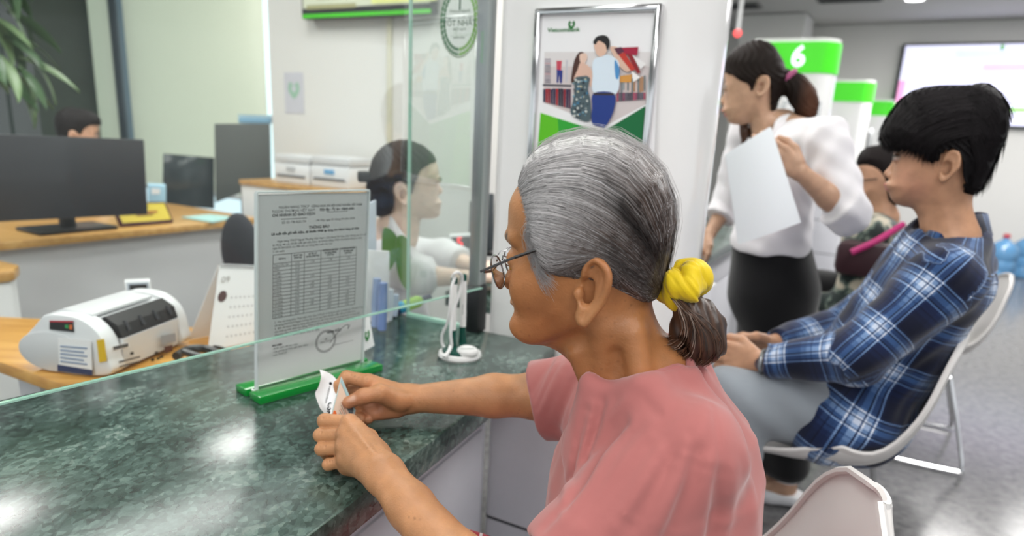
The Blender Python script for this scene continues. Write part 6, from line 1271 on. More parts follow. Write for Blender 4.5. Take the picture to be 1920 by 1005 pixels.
slip_text('Vietcombank', 8, 7, .0055); slip_text('CSK', 11, 10, .012, .0004); MB().ball(G3[4, 7] + sn * .001, (.0022, .001, .0026), 6).build('slip_dot', M_ink, sl)
# ---- her chair
shell_chair((.175, .80), math.radians(165), 'white shell chair the old woman sits on', top=.845, seat=.49)
# ================================================================ THE OTHER PEOPLE
def build_head(S, h, skull, nose, ear, wl, face=-1, eye=None, brow=None, lipc=None, Rr=.072, sc=1.0, nosew=1.0):
    """face = -1: looks towards -r, +1: towards +r. Points are photo pixels on the head's mid-plane. Adds to S and returns painters."""
    pk = Poly2(h.rzs(skull), .0022, .06, 3); fh = h.inflate(pk, [(h.rz(skull[0][0], y)[1], w * sc) for y, w in wl], Rr * sc, 2.25); hc_ = h.world(pk.P[:, 0].mean(), pk.P[:, 1].mean(), 0.0); S.add(fh, hc_ - .24, hc_ + .24, k=0)
    nz = h.rzs(nose); S.add(h.inflate(Poly2(nz, .0014, .03, 4), [(nz[:, 1].max(), .008 * sc), (nz[:, 1].mean(), .010 * sc * nosew), (nz[:, 1].min(), .0145 * sc * nosew)], .013 * sc, 2), h.world(nz[:, 0].mean(), nz[:, 1].mean(), 0.0) - .06, h.world(nz[:, 0].mean(), nz[:, 1].mean(), 0.0) + .06, k=.008)
    if ear:
        pe = h.rzs(ear); lat = float(fh.half(np.array([pe[:, 0].mean()]), np.array([pe[:, 1].mean()]))[0]); rf = pe[:, 0].min() if face < 0 else pe[:, 0].max(); c3 = h.world(pe[:, 0].mean(), pe[:, 1].mean(), 0.0)
        S.add(h.ear(Poly2(pe, .0012, .03, 4), lat + .002, .35, rf, -face), c3 - .13, c3 + .13, .005)
        for sg in (-1, 1): q = h.world(pe[:, 0].mean() + face * .004, pe[:, 1].mean() - .002, sg * (lat + .009)); S.ell(q, (.0085, .008, .013), .005, 's', M=[h.R, h.N, (0, 0, 1)])
    er, ez = h.rz(*eye); er = er + face * .008
    for sg in (-1, 1):
        S.ell(h.world(er + face * .010, ez + .002, sg * .033 * sc), (.011, .016, .009), .012, 's'); S.ell(h.world(er, ez, sg * .031 * sc), (.0118, .0130, .0112), .004)
    return fh
def seg_d(P, a, b): d = np.asarray(b) - a; t = np.clip(((P - a) @ d) / (d @ d + 1e-12), 0, 1); q = P - a - t[:, None] * d; return np.sqrt((q * q).sum(1))
def paint_face(h, V, C, eye, brow, lip, face, lipc, browc, sc=1.0):
    er, ez = h.rz(*eye); er = er + face * .008; b0, b1 = h.rz(*brow[0]), h.rz(*brow[1])
    r, z, l = h.to(V.astype(F32)); al = np.abs(l); fr = ((r - er) * face > -.004)
    C = blend(C, lin('8a5a4a'), np.exp(-((z - ez) / .0075) ** 4) * np.exp(-((al - .032) / .017) ** 4) * fr * .35)
    C = blend(C, lin('e2dad2'), np.exp(-((z - ez) / .0046) ** 4) * np.exp(-((al - .032) / .0115) ** 4) * fr * .9); C = blend(C, lin('1e1512'), np.exp(-((z - ez) / .0055) ** 4) * np.exp(-((al - .032) / .0075) ** 4) * fr * .95)
    C = blend(C, lin('1a1210'), np.exp(-((z - ez - .0050) / .0030) ** 2) * np.exp(-((al - .033) / .0145) ** 4) * fr * .95)
    for sg in (-1, 1):
        C = blend(C, lin(browc), np.exp(-(seg_d(V, h.world(b0[0], b0[1], sg * .014 * sc), h.world(b1[0], b1[1], sg * .042 * sc)) / .0056) ** 4) * .9)
    (u0, u1), (l0, l1) = h.rz(*lip[0]), h.rz(*lip[1]); r, z, l = h.to(V.astype(F32))
    for (lr, lz), w in ((h.rz(*lip[0]), .0044), (h.rz(*lip[1]), .0056)): C = blend(C, lin(lipc), np.exp(-((z - lz) / w) ** 4) * np.exp(-(np.abs(l) / .021) ** 4) * ((r - lr) * -face < .016) * ((r - lr) * -face > -.02) * .9)
    return C
def hair_shell(h, outer, vis, wl, ref, add=.007, sc=1.0, res=.003, Rr=.074, amp=.0012, fr=330, extra=None):
    ho = Poly2(h.rzs(outer), .0022, .06, 3); fo = h.inflate(ho, [(h.rz(ref, y)[1], w * sc + add) for y, w in wl], Rr * sc, 2.25); hp = Poly2(h.rzs(vis), .0022, .06, 3)
    S = SDF(); S.add(fo, k=0); S.add(lambda P: -hp(*h.to(P)[:2]), k=.005, op='i')
    if extra: extra(S)
    def f(P, full=False): r, z, l = h.to(np.asarray(P, F32)); return S(P, full) + amp * np.sin(fr * (r + .6 * z) + 4 * np.sin(70 * z) + 150 * np.abs(l))
    c = h.world(np.array(ho.P[:, 0].mean()), np.array(ho.P[:, 1].mean()), np.array(0.0)); V, Q = iso_mesh(f, c - .24, c + .24, res, slack=2.2); return V, Q, fo
def plaid_mat():
    m = cloth_mat('blue_plaid_flannel', 'ffffff', .85, 900, .2); nt = m.node_tree; N = nt.nodes; L = nt.links; b = N['Principled BSDF']; at = N.new('ShaderNodeAttribute'); at.attribute_name = 'cloth'; sx = N.new('ShaderNodeSeparateXYZ'); L.new(at.outputs['Vector'], sx.inputs[0]); outs = []
    for ax in (0, 1):
        mu = N.new('ShaderNodeMath'); mu.operation = 'MULTIPLY'; mu.inputs[1].default_value = 1 / .118; L.new(sx.outputs[ax], mu.inputs[0]); fr = N.new('ShaderNodeMath'); fr.operation = 'FRACT'; L.new(mu.outputs[0], fr.inputs[0]); r = N.new('ShaderNodeValToRGB'); L.new(fr.outputs[0], r.inputs[0]); e = r.color_ramp.elements; r.color_ramp.interpolation = 'CONSTANT'
        for p, v in ((.0, .10), (.10, .0), (.36, .12), (.40, .95), (.425, .15), (.45, .55), (.52, .95), (.545, .02), (.57, .80), (.66, .5), (.72, .02), (.745, .9), (.77, .35), (.82, .30), (.90, .02), (.92, .22)):
            q = e.new(p); q.color = (v, v, v, 1)
        e.remove(e[0]); e.remove(e[-1]); outs.append(r.outputs[0])
    ad = N.new('ShaderNodeMix'); ad.data_type = 'RGBA'; ad.inputs[0].default_value = .5; L.new(outs[0], ad.inputs[6]); L.new(outs[1], ad.inputs[7]); r = N.new('ShaderNodeValToRGB'); L.new(ad.outputs[2], r.inputs[0]); e = r.color_ramp.elements
    for p, c in ((.02, '0a1026'), (.2, '142144'), (.42, '34527f'), (.62, '7f9cc4'), (.9, 'dfe4ec')): q = e.new(p); q.color = (*lin(c), 1)
    e.remove(e[0]); e.remove(e[-1]); L.new(r.outputs[0], b.inputs['Base Color']); return m
def cyl_uv(P, a, b, ref, rad): d = nrm3(np.asarray(b) - a); q = P - a; v = q @ d; x = nrm3(np.asarray(ref) - d * np.dot(ref, d)); y = np.cross(d, x); return np.arctan2(q @ y, q @ x) * rad, v
# ---------------------------------------------------------------- young man in the plaid shirt
KM = 1.07; D_M = 1.62 * KM; cM = gd(1775, 290, D_M); yM = -math.atan2(cM[0], cM[1]); hM = Head(cM, yM)
zm = lambda L: [(1560 + x / 2.872, 130 + y / 2.872) for x, y in L]
skM = zm([(333, 420), (338, 340), (400, 230), (500, 170), (650, 150), (780, 160), (870, 230), (900, 330), (880, 430), (835, 540), (775, 640), (757, 720), (775, 800), (810, 900), (760, 1010), (560, 1010), (490, 920), (462, 800), (442, 762), (425, 746), (380, 738), (345, 725), (321, 702), (311, 680), (302, 657), (284, 646), (290, 634), (277, 624), (296, 603), (314, 588), (326, 545), (334, 500), (336, 460)])
noM = zm([(342, 455), (334, 482), (316, 510), (295, 537), (279, 555), (283, 572), (300, 580), (335, 586), (360, 560), (362, 490)])
eaM = zm([(592, 520), (600, 470), (640, 434), (680, 440), (692, 480), (682, 530), (652, 562), (622, 592), (588, 603), (575, 575), (586, 545)])
wlM = [(120, .05), (170, .062), (210, .070), (260, .0755), (300, .073), (340, .065), (375, .054), (400, .052), (440, .056), (500, .075)]
SM = SDF(); fhM = build_head(SM, hM, skM, noM, eaM, wlM, -1, eye=zm([(385, 478)])[0])
for sg in (-1, 1): SM.rc(hM.pt(1664, 352, 0), hM.pt(1677, 354, sg * .022), .0013, .001, .0025, 's'); SM.ell(hM.pt(1670, 330, sg * .012), (.008, .006, .006), .005)
PM = person('young man in a blue plaid shirt sitting on a white shell chair', (*gd(1640, 700, 1.72)[:2], 0))
FM = -hM.R; LM = -hM.N                                              # facing, his left (towards the camera)
def G(px, py, D): return gd(px, py, D * KM)
hipM = G(1608, 728, 1.70); chM = G(1752, 520, 1.70); nbM = G(1775, 440, 1.66)
shLm, elLm, wrLm = G(1770, 525, 1.52), G(1608, 668, 1.46), G(1432, 678, 1.50); shRm, elRm, wrRm = G(1735, 500, 1.86), G(1580, 610, 1.86), G(1445, 645, 1.66)
SM.chain([elLm, wrLm], [.034, .022], .01); SM.chain([elRm, wrRm], [.034, .022], .01); SM.chain([nbM, shLm + (nbM - shLm) * .3], [.05, .04], .02); SM.chain([shLm, elLm], [.038, .036], .01); SM.chain([nbM, shRm], [.05, .04], .02); SM.chain([shRm, elRm], [.038, .036], .01)
def simple_hand(S, wr, tipdir, side, up, L=.17, curl=.5, spread=.018, thumb=1.0, r=.0088):
    """palm plus four bent fingers and a thumb; tipdir = where the hand points, side = towards the thumb, up = back of the hand"""
    t = nrm3(tipdir); s = nrm3(np.asarray(side) - t * np.dot(side, t)); u = np.cross(t, s) if np.dot(np.cross(t, s), up) > 0 else -np.cross(t, s); H = SDF(); m = []
    for k in range(4): p = wr + t * (.080 - .006 * abs(k - 1)) + s * (.027 - spread * k); m.append(p); H.rc(wr + s * (.010 - .007 * k), p, .0150, .0098, .010)
    for k in range(4):
        l = (.040, .044, .040, .032)[k]; a = curl * (1 + .12 * k); d1 = t * math.cos(a * .6) - u * math.sin(a * .6); d2 = t * math.cos(a * 1.6) - u * math.sin(a * 1.6); d3 = t * math.cos(a * 2.3) - u * math.sin(a * 2.3); p1 = m[k] + d1 * l; p2 = p1 + d2 * l * .62; p3 = p2 + d3 * l * .45
        f = SDF(); f.chain([m[k], p1, p2, p3], [r * 1.08, r * .98, r * .9, r * .75], .004); pa = np.array([m[k], p1, p2, p3]); H.add(f, pa.min(0) - .012, pa.max(0) + .012, .003)
    b = wr + t * .018 + s * .020; p1 = b + t * .030 + s * .022 * thumb - u * .010; p2 = p1 + t * .030 + s * .004 * thumb - u * .008; p3 = p2 + t * .022 - s * .004 - u * .004; f = SDF(); f.chain([b, p1, p2, p3], [.0145, .0115, .0102, .0082], .005); pa = np.array([b, p1, p2, p3]); H.add(f, pa.min(0) - .015, pa.max(0) + .015, .006)
    S.add(H, wr - .22, wr + .22, .008); return m
hdL = G(1368, 668, 1.52) - wrLm; simple_hand(SM, wrLm + nrm3(hdL) * .012, hdL, UP * .8 + LM * -.3, LM, curl=.55); hdR = G(1375, 640, 1.62) - wrRm; simple_hand(SM, wrRm + nrm3(hdR) * .01, hdR, UP * .5 + LM * .5, UP * .6 - LM * .4, curl=.5)
V, Q = iso_mesh(SM, (.45, 1.0, .6), (1.35, 2.05, 1.45), .0028); V = smooth_verts(V, Q, 1, .4); C = np.tile(np.array(lin('b98c6e')), (len(V), 1))
C = blend(C, lin('c9927a'), np.exp(-(seg_d(V, hM.pt(1700, 330, -.05), hM.pt(1720, 350, -.055)) / .03) ** 2) * .6); C = blend(C, lin('c08a6c'), np.exp(-(seg_d(V, hM.pt(1660, 322, 0), hM.pt(1661, 322, 0)) / .014) ** 2) * .5)
C = paint_face(hM, V, C, zm([(385, 478)])[0], zm([(345, 440), (372, 432)]), zm([(288, 622), (292, 643)]), -1, 'b8525c', '17110e')
M_skin2 = skin_mat('smooth_skin', bump=.08, rough=.45); fast_mesh('body', V, Q, M_skin2, PM, C)
outM = zm([(268, 375), (275, 330), (300, 285), (330, 240), (370, 185), (410, 145), (455, 115), (560, 102), (650, 99), (720, 92), (770, 82), (830, 86), (885, 120), (925, 180), (945, 240), (940, 320), (922, 400), (885, 455), (855, 530), (815, 610), (780, 662), (700, 690), (560, 640), (400, 560), (300, 470)])
visM = zm([(264, 378), (270, 328), (296, 280), (326, 235), (366, 180), (406, 139), (452, 108), (560, 94), (650, 91), (720, 84), (770, 74), (832, 78), (890, 113), (932, 177), (953, 240), (948, 322), (929, 404), (892, 460), (862, 536), (822, 616), (784, 668), (742, 670), (705, 650), (712, 590), (700, 520), (695, 460), (665, 430), (630, 432), (595, 450), (570, 490), (548, 502), (528, 485), (520, 445), (495, 425), (430, 428), (380, 432), (345, 436), (318, 428), (296, 420)])
V, Q, foM = hair_shell(hM, outM, visM, wlM, 1775, .013, amp=.0026, fr=420); fast_mesh('hair', V, Q, M_bhair, PM, np.tile(np.array(lin('121012')), (len(V), 1)))
def tuft_strands(h, fo, key, n, side_w, rad, colr, name, par, m=9, jit=.004, off=.003):
    K = np.array([[h.rz(*p) for p in l] for l in key]); s = RNG.uniform(0, len(K) - 1.001, n); i = s.astype(int); t = (s - i)[:, None, None]; A = K[i] * (1 - t) + K[i + 1] * t; A = np.stack([resamp(catmull(a, 4), m) for a in A]); A += RNG.normal(0, jit, (n, 1, 2)) * np.linspace(.3, 1.3, m)[None, :, None]
    hf = fo.half(A[..., 0].ravel(), A[..., 1].ravel()).reshape(n, m); L = (np.maximum(hf, .001) + RNG.uniform(0, off, (n, 1))) * RNG.choice([-1, 1], n, p=[side_w, 1 - side_w])[:, None]; o = strands_mesh(name, h.world(A[..., 0], A[..., 1], L), np.full(n, rad), M_bhair, par, np.array(lin(colr))[None] * RNG.uniform(.5, 1.6, (n, 1))); o['kind'] = 'stuff'; return o
kM = [zm(l) for l in ([(740, 92), (520, 108), (400, 155), (320, 250), (268, 370)], [(790, 130), (560, 145), (420, 220), (340, 320), (290, 415)], [(820, 190), (600, 215), (440, 300), (370, 370), (330, 430)], [(830, 270), (640, 300), (490, 360), (440, 400), (410, 432)], [(820, 360), (700, 370), (600, 400), (560, 440), (548, 500)])]
tuft_strands(hM, foM, kM, 2600, .75, .0006, '171416', 'hair_strands', PM, jit=.0045, off=.004); kM2 = [zm(l) for l in ([(700, 120), (780, 84), (850, 90), (920, 170), (945, 260)], [(720, 180), (800, 190), (870, 260), (905, 350), (880, 450)], [(740, 260), (800, 330), (840, 420), (830, 520), (790, 650)], [(730, 350), (770, 450), (780, 540), (760, 610), (740, 665)])]; tuft_strands(hM, foM, kM2, 2200, .75, .0006, '171416', 'hair_strands', PM, jit=.0045, off=.004)
# shirt
ST = SDF()
def torso_rc(S, a, b, ra, rb, lat, half, k=.05):
    for s in (-1, -.33, .33, 1): S.rc(a + lat * half[0] * s, b + lat * half[1] * s, ra, rb, k)
torso_rc(ST, hipM, chM, .118, .100, LM, (.075, .105), .06); ST.rc(chM + UP * .02, nbM - UP * .02, .095, .062, .06); ST.chain([nbM - UP * .03, shLm], [.06, .062], .05); ST.chain([nbM - UP * .03, shRm], [.06, .062], .05)
def sleeve2(S, a, b, c, r, hemn, k=.03): S.chain([a, b], r[:2], k); 
hemLm = wrLm + (elLm - wrLm) * .04; 
def capped(S, a, b, ra, rb, hem, n, k):
    d = b - a; L2 = d @ d; a32 = a.astype(F32); S.add(lambda P: smax(np.sqrt((((P - a32) - np.clip(((P - a32) @ d) / L2, 0, 1)[:, None] * d) ** 2).sum(1)) - (ra + (rb - ra) * np.clip(((P - a32) @ d) / L2, 0, 1)), (P - hem) @ n, .003), np.minimum(a, b) - .08, np.maximum(a, b) + .08, k)
ST.chain([shLm, elLm], [.066, .056], .035); capped(ST, elLm, wrLm, .055, .040, wrLm + (elLm - wrLm) * .06, nrm3(wrLm - elLm), .025); ST.chain([shRm, elRm], [.064, .054], .03); capped(ST, elRm, wrRm, .052, .040, wrRm + (elRm - wrRm) * .06, nrm3(wrRm - elRm), .02)
ST.rc(wrLm + (elLm - wrLm) * .15, wrLm - (elLm - wrLm) * .1, .030, .034, .003, 's')
# shirt tail over the lap and the open neck
ST.chain([hipM + LM * .06 - UP * .02, G(1525, 768, 1.58)], [.125, .085], .05); ST.ell(G(1592, 785, 1.58), (.125, .125, .095), .04); ST.chain([G(1600, 790, 1.56), G(1545, 806, 1.53)], [.10, .082], .03)
nkM = G(1785, 425, 1.655); ST.rc(hM.pt(1785, 462, 0), hM.pt(1768, 380, 0), .056, .062, .006, 's')
def shirtM(P, full=False):
    f = ST(P, full)
    return f if full else f + .003 * np.sin(38 * (P @ FM.astype(F32)) + 46 * P[:, 2] + 3 * np.sin(21 * P[:, 1])) + .0018 * np.sin(90 * P[:, 2] - 50 * P[:, 0] + 2 * np.sin(40 * P[:, 0]))
V, Q = iso_mesh(shirtM, (.35, .9, .35), (1.50, 2.25, 1.22), .0055, slack=2); V = smooth_verts(V, Q, 1, .5)
dU, dF = seg_d(V, shLm, elLm) - .066, seg_d(V, elLm, wrLm) - .05; dU2, dF2 = seg_d(V, shRm, elRm) - .062, seg_d(V, elRm, wrRm) - .048; axM = hipM - chM; u, v = cyl_uv(V, chM, hipM, FM, .17); uv = np.stack([u, v], 1)
for dd_, a, b, rad in ((dU, shLm, elLm, .062), (dF, elLm, wrLm, .048), (dU2, shRm, elRm, .06), (dF2, elRm, wrRm, .048)): m_ = dd_ < .008; u, v = cyl_uv(V[m_], a, b, UP, rad); uv[m_] = np.stack([u, v + .03], 1)
M_plaid = plaid_mat(); shM = fast_mesh('plaid_shirt', V, Q, M_plaid, PM, attrs={'cloth': np.c_[uv, np.zeros(len(uv))]}); lab(shM, 'navy, light blue and white plaid shirt')
# collar
cl = [G(1722, 448, 1.60), G(1745, 432, 1.585), G(1790, 412, 1.59), G(1830, 402, 1.63), G(1850, 402, 1.70), G(1830, 398, 1.76), G(1780, 410, 1.78)]; clc = catmull(cl, 5); lo_ = [p + np.array([0, 0, -.045]) + nrm3((p - nkM) * np.array([1, 1, 0])) * .022 for p in clc]; vv = np.array(list(clc) + lo_); nC = len(clc)
colr = fast_mesh('collar', vv, np.array([(i, i + 1, nC + i + 1, nC + i) for i in range(nC - 1)]), M_plaid, shM, attrs={'cloth': np.c_[np.r_[np.linspace(0, .3, nC), np.linspace(0, .3, nC)], np.r_[np.zeros(nC), np.full(nC, .045)], np.zeros(2 * nC)]}); sm_ = colr.modifiers.new('thickness', 'SOLIDIFY'); sm_.thickness = .003
# trousers and shoes
SP = SDF(); kL, kR = G(1372, 752, 1.49), G(1290, 715, 1.82); hL_, hR_ = hipM + LM * .09 - UP * .03, hipM - LM * .09 - UP * .03
ftL = np.array([kL[0] + .05, kL[1] - .03, .09]); ftR = np.array([kR[0] + .06, kR[1] - .02, .09]); SP.chain([hL_, kL, ftL], [.105, .078, .055], .03); SP.chain([hR_, kR, ftR], [.105, .078, .055], .03); SP.rc(hL_, hR_, .11, .11, .05)
V, Q = iso_mesh(lambda P, full=False: SP(P, full) + (0 if full else .0025 * np.sin(60 * P[:, 0] + 70 * P[:, 2])), np.minimum(kL, hipM) - np.array([.2, .35, .5]), np.maximum(kR, hipM) + np.array([.3, .25, .2]), .0075); m_ = V[:, 2] > .07
lab(fast_mesh('trousers', V, Q, cloth_mat('grey_denim', '8d949b', .8, 700, .2), PM), 'light grey trousers')
for f_ in (ftL, ftR): MB().ball(tuple(f_ + FM * .06 - UP * .045), (.13, .05, .045), M=Matrix.Rotation(math.atan2(FM[1], FM[0]), 3, 'Z')).build('shoe', M_white, PM)
# watch and phone
wc = wrLm + nrm3(hdL) * .0; ax_ = nrm3(hdL); e_a = nrm3(np.cross(ax_, UP)); e_b = np.cross(ax_, e_a); wt = MB().tube([wc + (e_a * math.cos(t) + e_b * math.sin(t)) * .0255 for t in np.linspace(0, 2 * math.pi, 25)], .0055, 8, cap=False).build('wrist_watch', M_alu, PM); MB().lathe([(.0155, 0), (.0155, .007), (.012, .009), (.001, .009)], tuple(wc + LM * .026), 18, M=frame_mat((0, 0, 0), ax_, UP - ax_ * np.dot(UP, ax_)).to_3x3() @ Matrix.Rotation(0, 3, 'X')).build('watch_case', M_steel, wt)
ph = thing('mobile_phone', 'black mobile phone in the young man\'s hands', 'phone', tuple(G(1352, 680, 1.56))); pq = G(1350, 668, 1.57); Mx = frame_mat((0, 0, 0), FM * .9 + UP * .35, -LM + UP * .1).to_3x3(); MB().box(pq, (.145, .07, .009), M=Mx).build('phone_body', M_black, ph, bevel=.003); MB().box(pq + np.array(Mx.col[2]) * .005, (.132, .064, .001), M=Mx).build('phone_screen', pmat('phone_glass', '202428', .08), ph)
fM = math.atan2(FM[1], FM[0]); cP = hipM + FM * .085
shell_chair((cP[0], cP[1]), fM, 'white shell chair the young man in plaid sits on', top=.86, seat=.535)
c3 = (gz(1700, 872, 0) + gz(1700, 790, 0)) / 2 + FM * .05
# ---------------------------------------------------------------- standing woman in white with black trousers
D_S = 2.36; cS = gd(1410, 140, D_S); yS = -math.atan2(cS[0], cS[1]) - math.radians(4); hS = Head(cS, yS); zs_ = lambda L: [(1300 + x / 2.234, 50 + y / 2.234) for x, y in L]
skS = zs_([(136, 185), (142, 140), (180, 100), (230, 75), (280, 70), (328, 92), (360, 140), (372, 190), (368, 250), (350, 310), (340, 370), (370, 450), (330, 520), (260, 500), (250, 440), (240, 405), (205, 412), (170, 410), (150, 402), (141, 388), (136, 378), (128, 376), (131, 366), (119, 360), (118, 350), (126, 340), (132, 325), (133, 285), (128, 255), (132, 230), (130, 205)])
noS = zs_([(134, 262), (127, 282), (118, 300), (113, 312), (119, 325), (132, 332), (148, 325), (148, 280)])
eaS = zs_([(268, 262), (276, 230), (300, 213), (322, 222), (326, 250), (316, 280), (298, 296), (280, 300), (268, 288)])
wlS = [(60, .05), (90, .066), (120, .072), (150, .074), (180, .068), (210, .056), (235, .048), (260, .05), (300, .06)]
PS = person('standing young woman in white shirt and black trousers holding a paper', (*gz(1462, 955, 0)[:2], 0)); SS = SDF(); build_head(SS, hS, skS, noS, eaS, wlS, -1, eye=zs_([(152, 258)])[0], sc=.98)
FS_ = -hS.R; LS = -hS.N
def T(px, py, D=D_S): return gd(px, py, D)
shS, elS, wrS = T(1548, 262, 2.22), T(1588, 400, 2.16), T(1500, 322, 2.10); shS2, elS2, wrS2 = T(1400, 250, 2.55), T(1362, 385, 2.60), T(1330, 440, 2.52)
SS.chain([shS, elS], [.04, .036], .01); SS.chain([elS, elS + (wrS - elS) * .4, wrS], [.036, .034, .022], .01); SS.chain([shS2, elS2, wrS2], [.036, .032, .021], .01); nbS = T(1465, 240, 2.38); SS.chain([hS.pt(1440, 235, 0), nbS, shS], [.045, .05, .04], .02); SS.chain([nbS, shS2], [.05, .04], .02)
simple_hand(SS, wrS, T(1440, 280, 2.08) - wrS, UP - FS_ * .2, LS, curl=.35); simple_hand(SS, wrS2, T(1318, 462, 2.5) - wrS2, FS_ * -.3 + LS, UP + FS_ * .2, curl=.3)
V, Q = iso_mesh(SS, (.55, 1.7, .75), (1.25, 2.75, 1.68), .0034); C = np.tile(np.array(lin('c29a80')), (len(V), 1)); C = paint_face(hS, V, C, zs_([(150, 258)])[0], zs_([(132, 238), (165, 232)]), zs_([(122, 352), (130, 370)]), -1, 'c02f45', '1a1412'); fast_mesh('body', V, Q, M_skin2, PS, C)
outS = zs_([(128, 235), (132, 180), (140, 140), (160, 108), (190, 85), (232, 64), (280, 56), (326, 72), (362, 112), (386, 170), (392, 215), (380, 260), (360, 310), (340, 365), (300, 380), (230, 320), (150, 280)]); visS = zs_([(134, 196), (132, 160), (138, 135), (156, 102), (187, 79), (231, 58), (280, 50), (330, 66), (368, 107), (392, 168), (400, 215), (392, 262), (372, 316), (352, 372), (330, 378), (326, 310), (326, 262), (318, 222), (295, 210), (272, 226), (262, 262), (256, 292), (246, 282), (240, 256), (214, 238), (185, 222), (158, 206)])
def ponyS(S): S.chain([hS.pt(*p, 0) for p in zs_([(392, 215), (430, 250), (462, 300), (480, 350), (488, 372)])], [.022, .034, .036, .028, .010], .02)
V, Q, foS = hair_shell(hS, outS, visS, wlS, 1410, .009, amp=.0012, fr=300, extra=ponyS); C = blend(np.tile(np.array(lin('1b1310')), (len(V), 1)), lin('4a2f22'), (hS.to(V.astype(F32))[0] - hS.rz(1490, 200)[0]) / .04); fast_mesh('hair', V, Q, M_bhair, PS, C)
S_l = SDF(); S_l.chain([hS.pt(*p, .03) for p in zs_([(205, 395), (215, 440), (205, 490)])], [.014, .016, .006], .01); S_l.chain([hS.pt(*p, .045) for p in zs_([(235, 400), (245, 440), (240, 480)])], [.010, .012, .004], .01); q = hS.pt(*zs_([(220, 440)])[0], .035); V, Q = iso_mesh(S_l, q - .12, q + .12, .004); fast_mesh('hair_lock', V, Q, M_hair, PS, np.tile(np.array(lin('4a2f20')), (len(V), 1)))
q = hS.pt(*zs_([(396, 215)])[0], 0); nrmS = nrm3(hS.pt(*zs_([(430, 250)])[0], 0) - q); e_a = nrm3(np.cross(nrmS, hS.N)); MB().tube([q + (e_a * math.cos(t) + hS.N * math.sin(t)) * .026 for t in np.linspace(0, 6.2832, 25)], .009, 8, cap=False).build('hair_tie', cloth_mat('mauve_tie', 'a2527a', .7), PS)
M_wshirt = cloth_mat('white_cotton', 'e9e6ea', .85, 1200, .1); SW = SDF(); wsS = T(1445, 455, 2.36); torso_rc(SW, wsS, T(1468, 300, 2.38), .105, .085, LS, (.06, .085), .05); SW.chain([nbS - UP * .02, shS], [.055, .056], .04); SW.chain([nbS - UP * .02, shS2], [.055, .056], .04)
SW.chain([shS, elS + (shS - elS) * .02], [.062, .058], .03); capped(SW, elS, wrS, .060, .058, elS + (wrS - elS) * .16, nrm3(wrS - elS), .02); SW.chain([shS2, elS2], [.058, .052], .03); capped(SW, elS2, wrS2, .054, .050, elS2 + (wrS2 - elS2) * .45, nrm3(wrS2 - elS2), .02)
SW.rc(hS.pt(1462, 262, 0), hS.pt(1440, 190, 0), .050, .054, .006, 's'); zc = float(wsS[2]) - .02; SW.add(lambda P: zc - P[:, 2], k=.004, op='i')
V, Q = iso_mesh(lambda P, full=False: SW(P, full) + (0 if full else .003 * np.sin(45 * (P @ FS_.astype(F32)) + 40 * P[:, 2] + 3 * np.sin(25 * P[:, 1])) + .0014 * np.sin(100 * P[:, 2] + 60 * P[:, 0])), (.5, 1.7, .75), (1.4, 2.8, 1.5), .006, slack=2); lab(fast_mesh('shirt', V, Q, M_wshirt, PS), 'white long-sleeved shirt with rolled cuffs')
for dy, px in ((-.01, 0), (.02, 10)):
    pass
cl = [T(1452 + x, 222 + y, D) for x, y, D in ((0, 18, 2.28), (6, 0, 2.29), (26, -8, 2.33), (48, -4, 2.40), (40, -2, 2.47), (10, 4, 2.48))]; clc = catmull(cl, 5); nC = len(clc); lo_ = [p + np.array([0, 0, -.05]) + nrm3((p - nbS) * np.array([1, 1, 0])) * .03 for p in clc]; o = fast_mesh('collar', np.array(list(clc) + lo_), np.array([(i, i + 1, nC + i + 1, nC + i) for i in range(nC - 1)]), M_wshirt, PS); o.modifiers.new('thickness', 'SOLIDIFY').thickness = .003
SK = SDF(); f1_, f2_ = gz(1466, 945, 0), gz(1432, 925, 0); f1_[2] = f2_[2] = .10; hpS = T(1450, 540, 2.38); torso_rc(SK, hpS, wsS - UP * .005, .125, .100, LS, (.05, .055), .05); k1, k2 = T(1470, 720, 2.33), T(1430, 720, 2.45); SK.chain([hpS + LS * .07, k1, f1_ + UP * .06], [.115, .095, .072], .05); SK.chain([hpS - LS * .07, k2, f2_ + UP * .06], [.115, .095, .072], .05)
V, Q = iso_mesh(SK, np.array([.5, 1.8, .05]), np.array([1.45, 2.75, 1.06]), .008); lab(fast_mesh('trousers', V, Q, cloth_mat('black_cloth', '0d0d10', .8, 700, .2), PS), 'wide black trousers')
for f_ in (f1_, f2_):
    S_f = SDF(); S_f.chain([f_ + UP * .06, f_ - UP * .03, f_ + FS_ * .11 - UP * .075], [.034, .036, .026], .02); V, Q = iso_mesh(S_f, f_ - .2, f_ + .2, .005); fast_mesh('foot', V, Q, M_skin2, PS, np.tile(np.array(lin('c29a80')), (len(V), 1)))
    S_f = SDF(); S_f.chain([f_ - UP * .055 - FS_ * .03, f_ + FS_ * .05 - UP * .070, f_ + FS_ * .14 - UP * .080], [.040, .038, .022], .02); S_f.rc(f_ + UP * .012 - FS_ * .0, f_ + UP * .012 + FS_ * .002, .037, .037, .002); S_f.add(lambda P, f_=f_: np.maximum(P[:, 2] - (f_[2] - .045), -(P[:, 2] - .004)) , k=.004, op='i'); V, Q = iso_mesh(S_f, f_ - .25, f_ + .25, .005); fast_mesh('shoe', V, Q, pmat('white_leather', 'e9e9ec', .35), PS); MB().tube([f_ + UP * .004 + (np.array([math.cos(t), math.sin(t), 0])) * .039 for t in np.linspace(0, 6.2832, 21)], .006, 6, cap=False).build('ankle_strap', pmat('white_leather', 'e9e9ec', .35), PS)
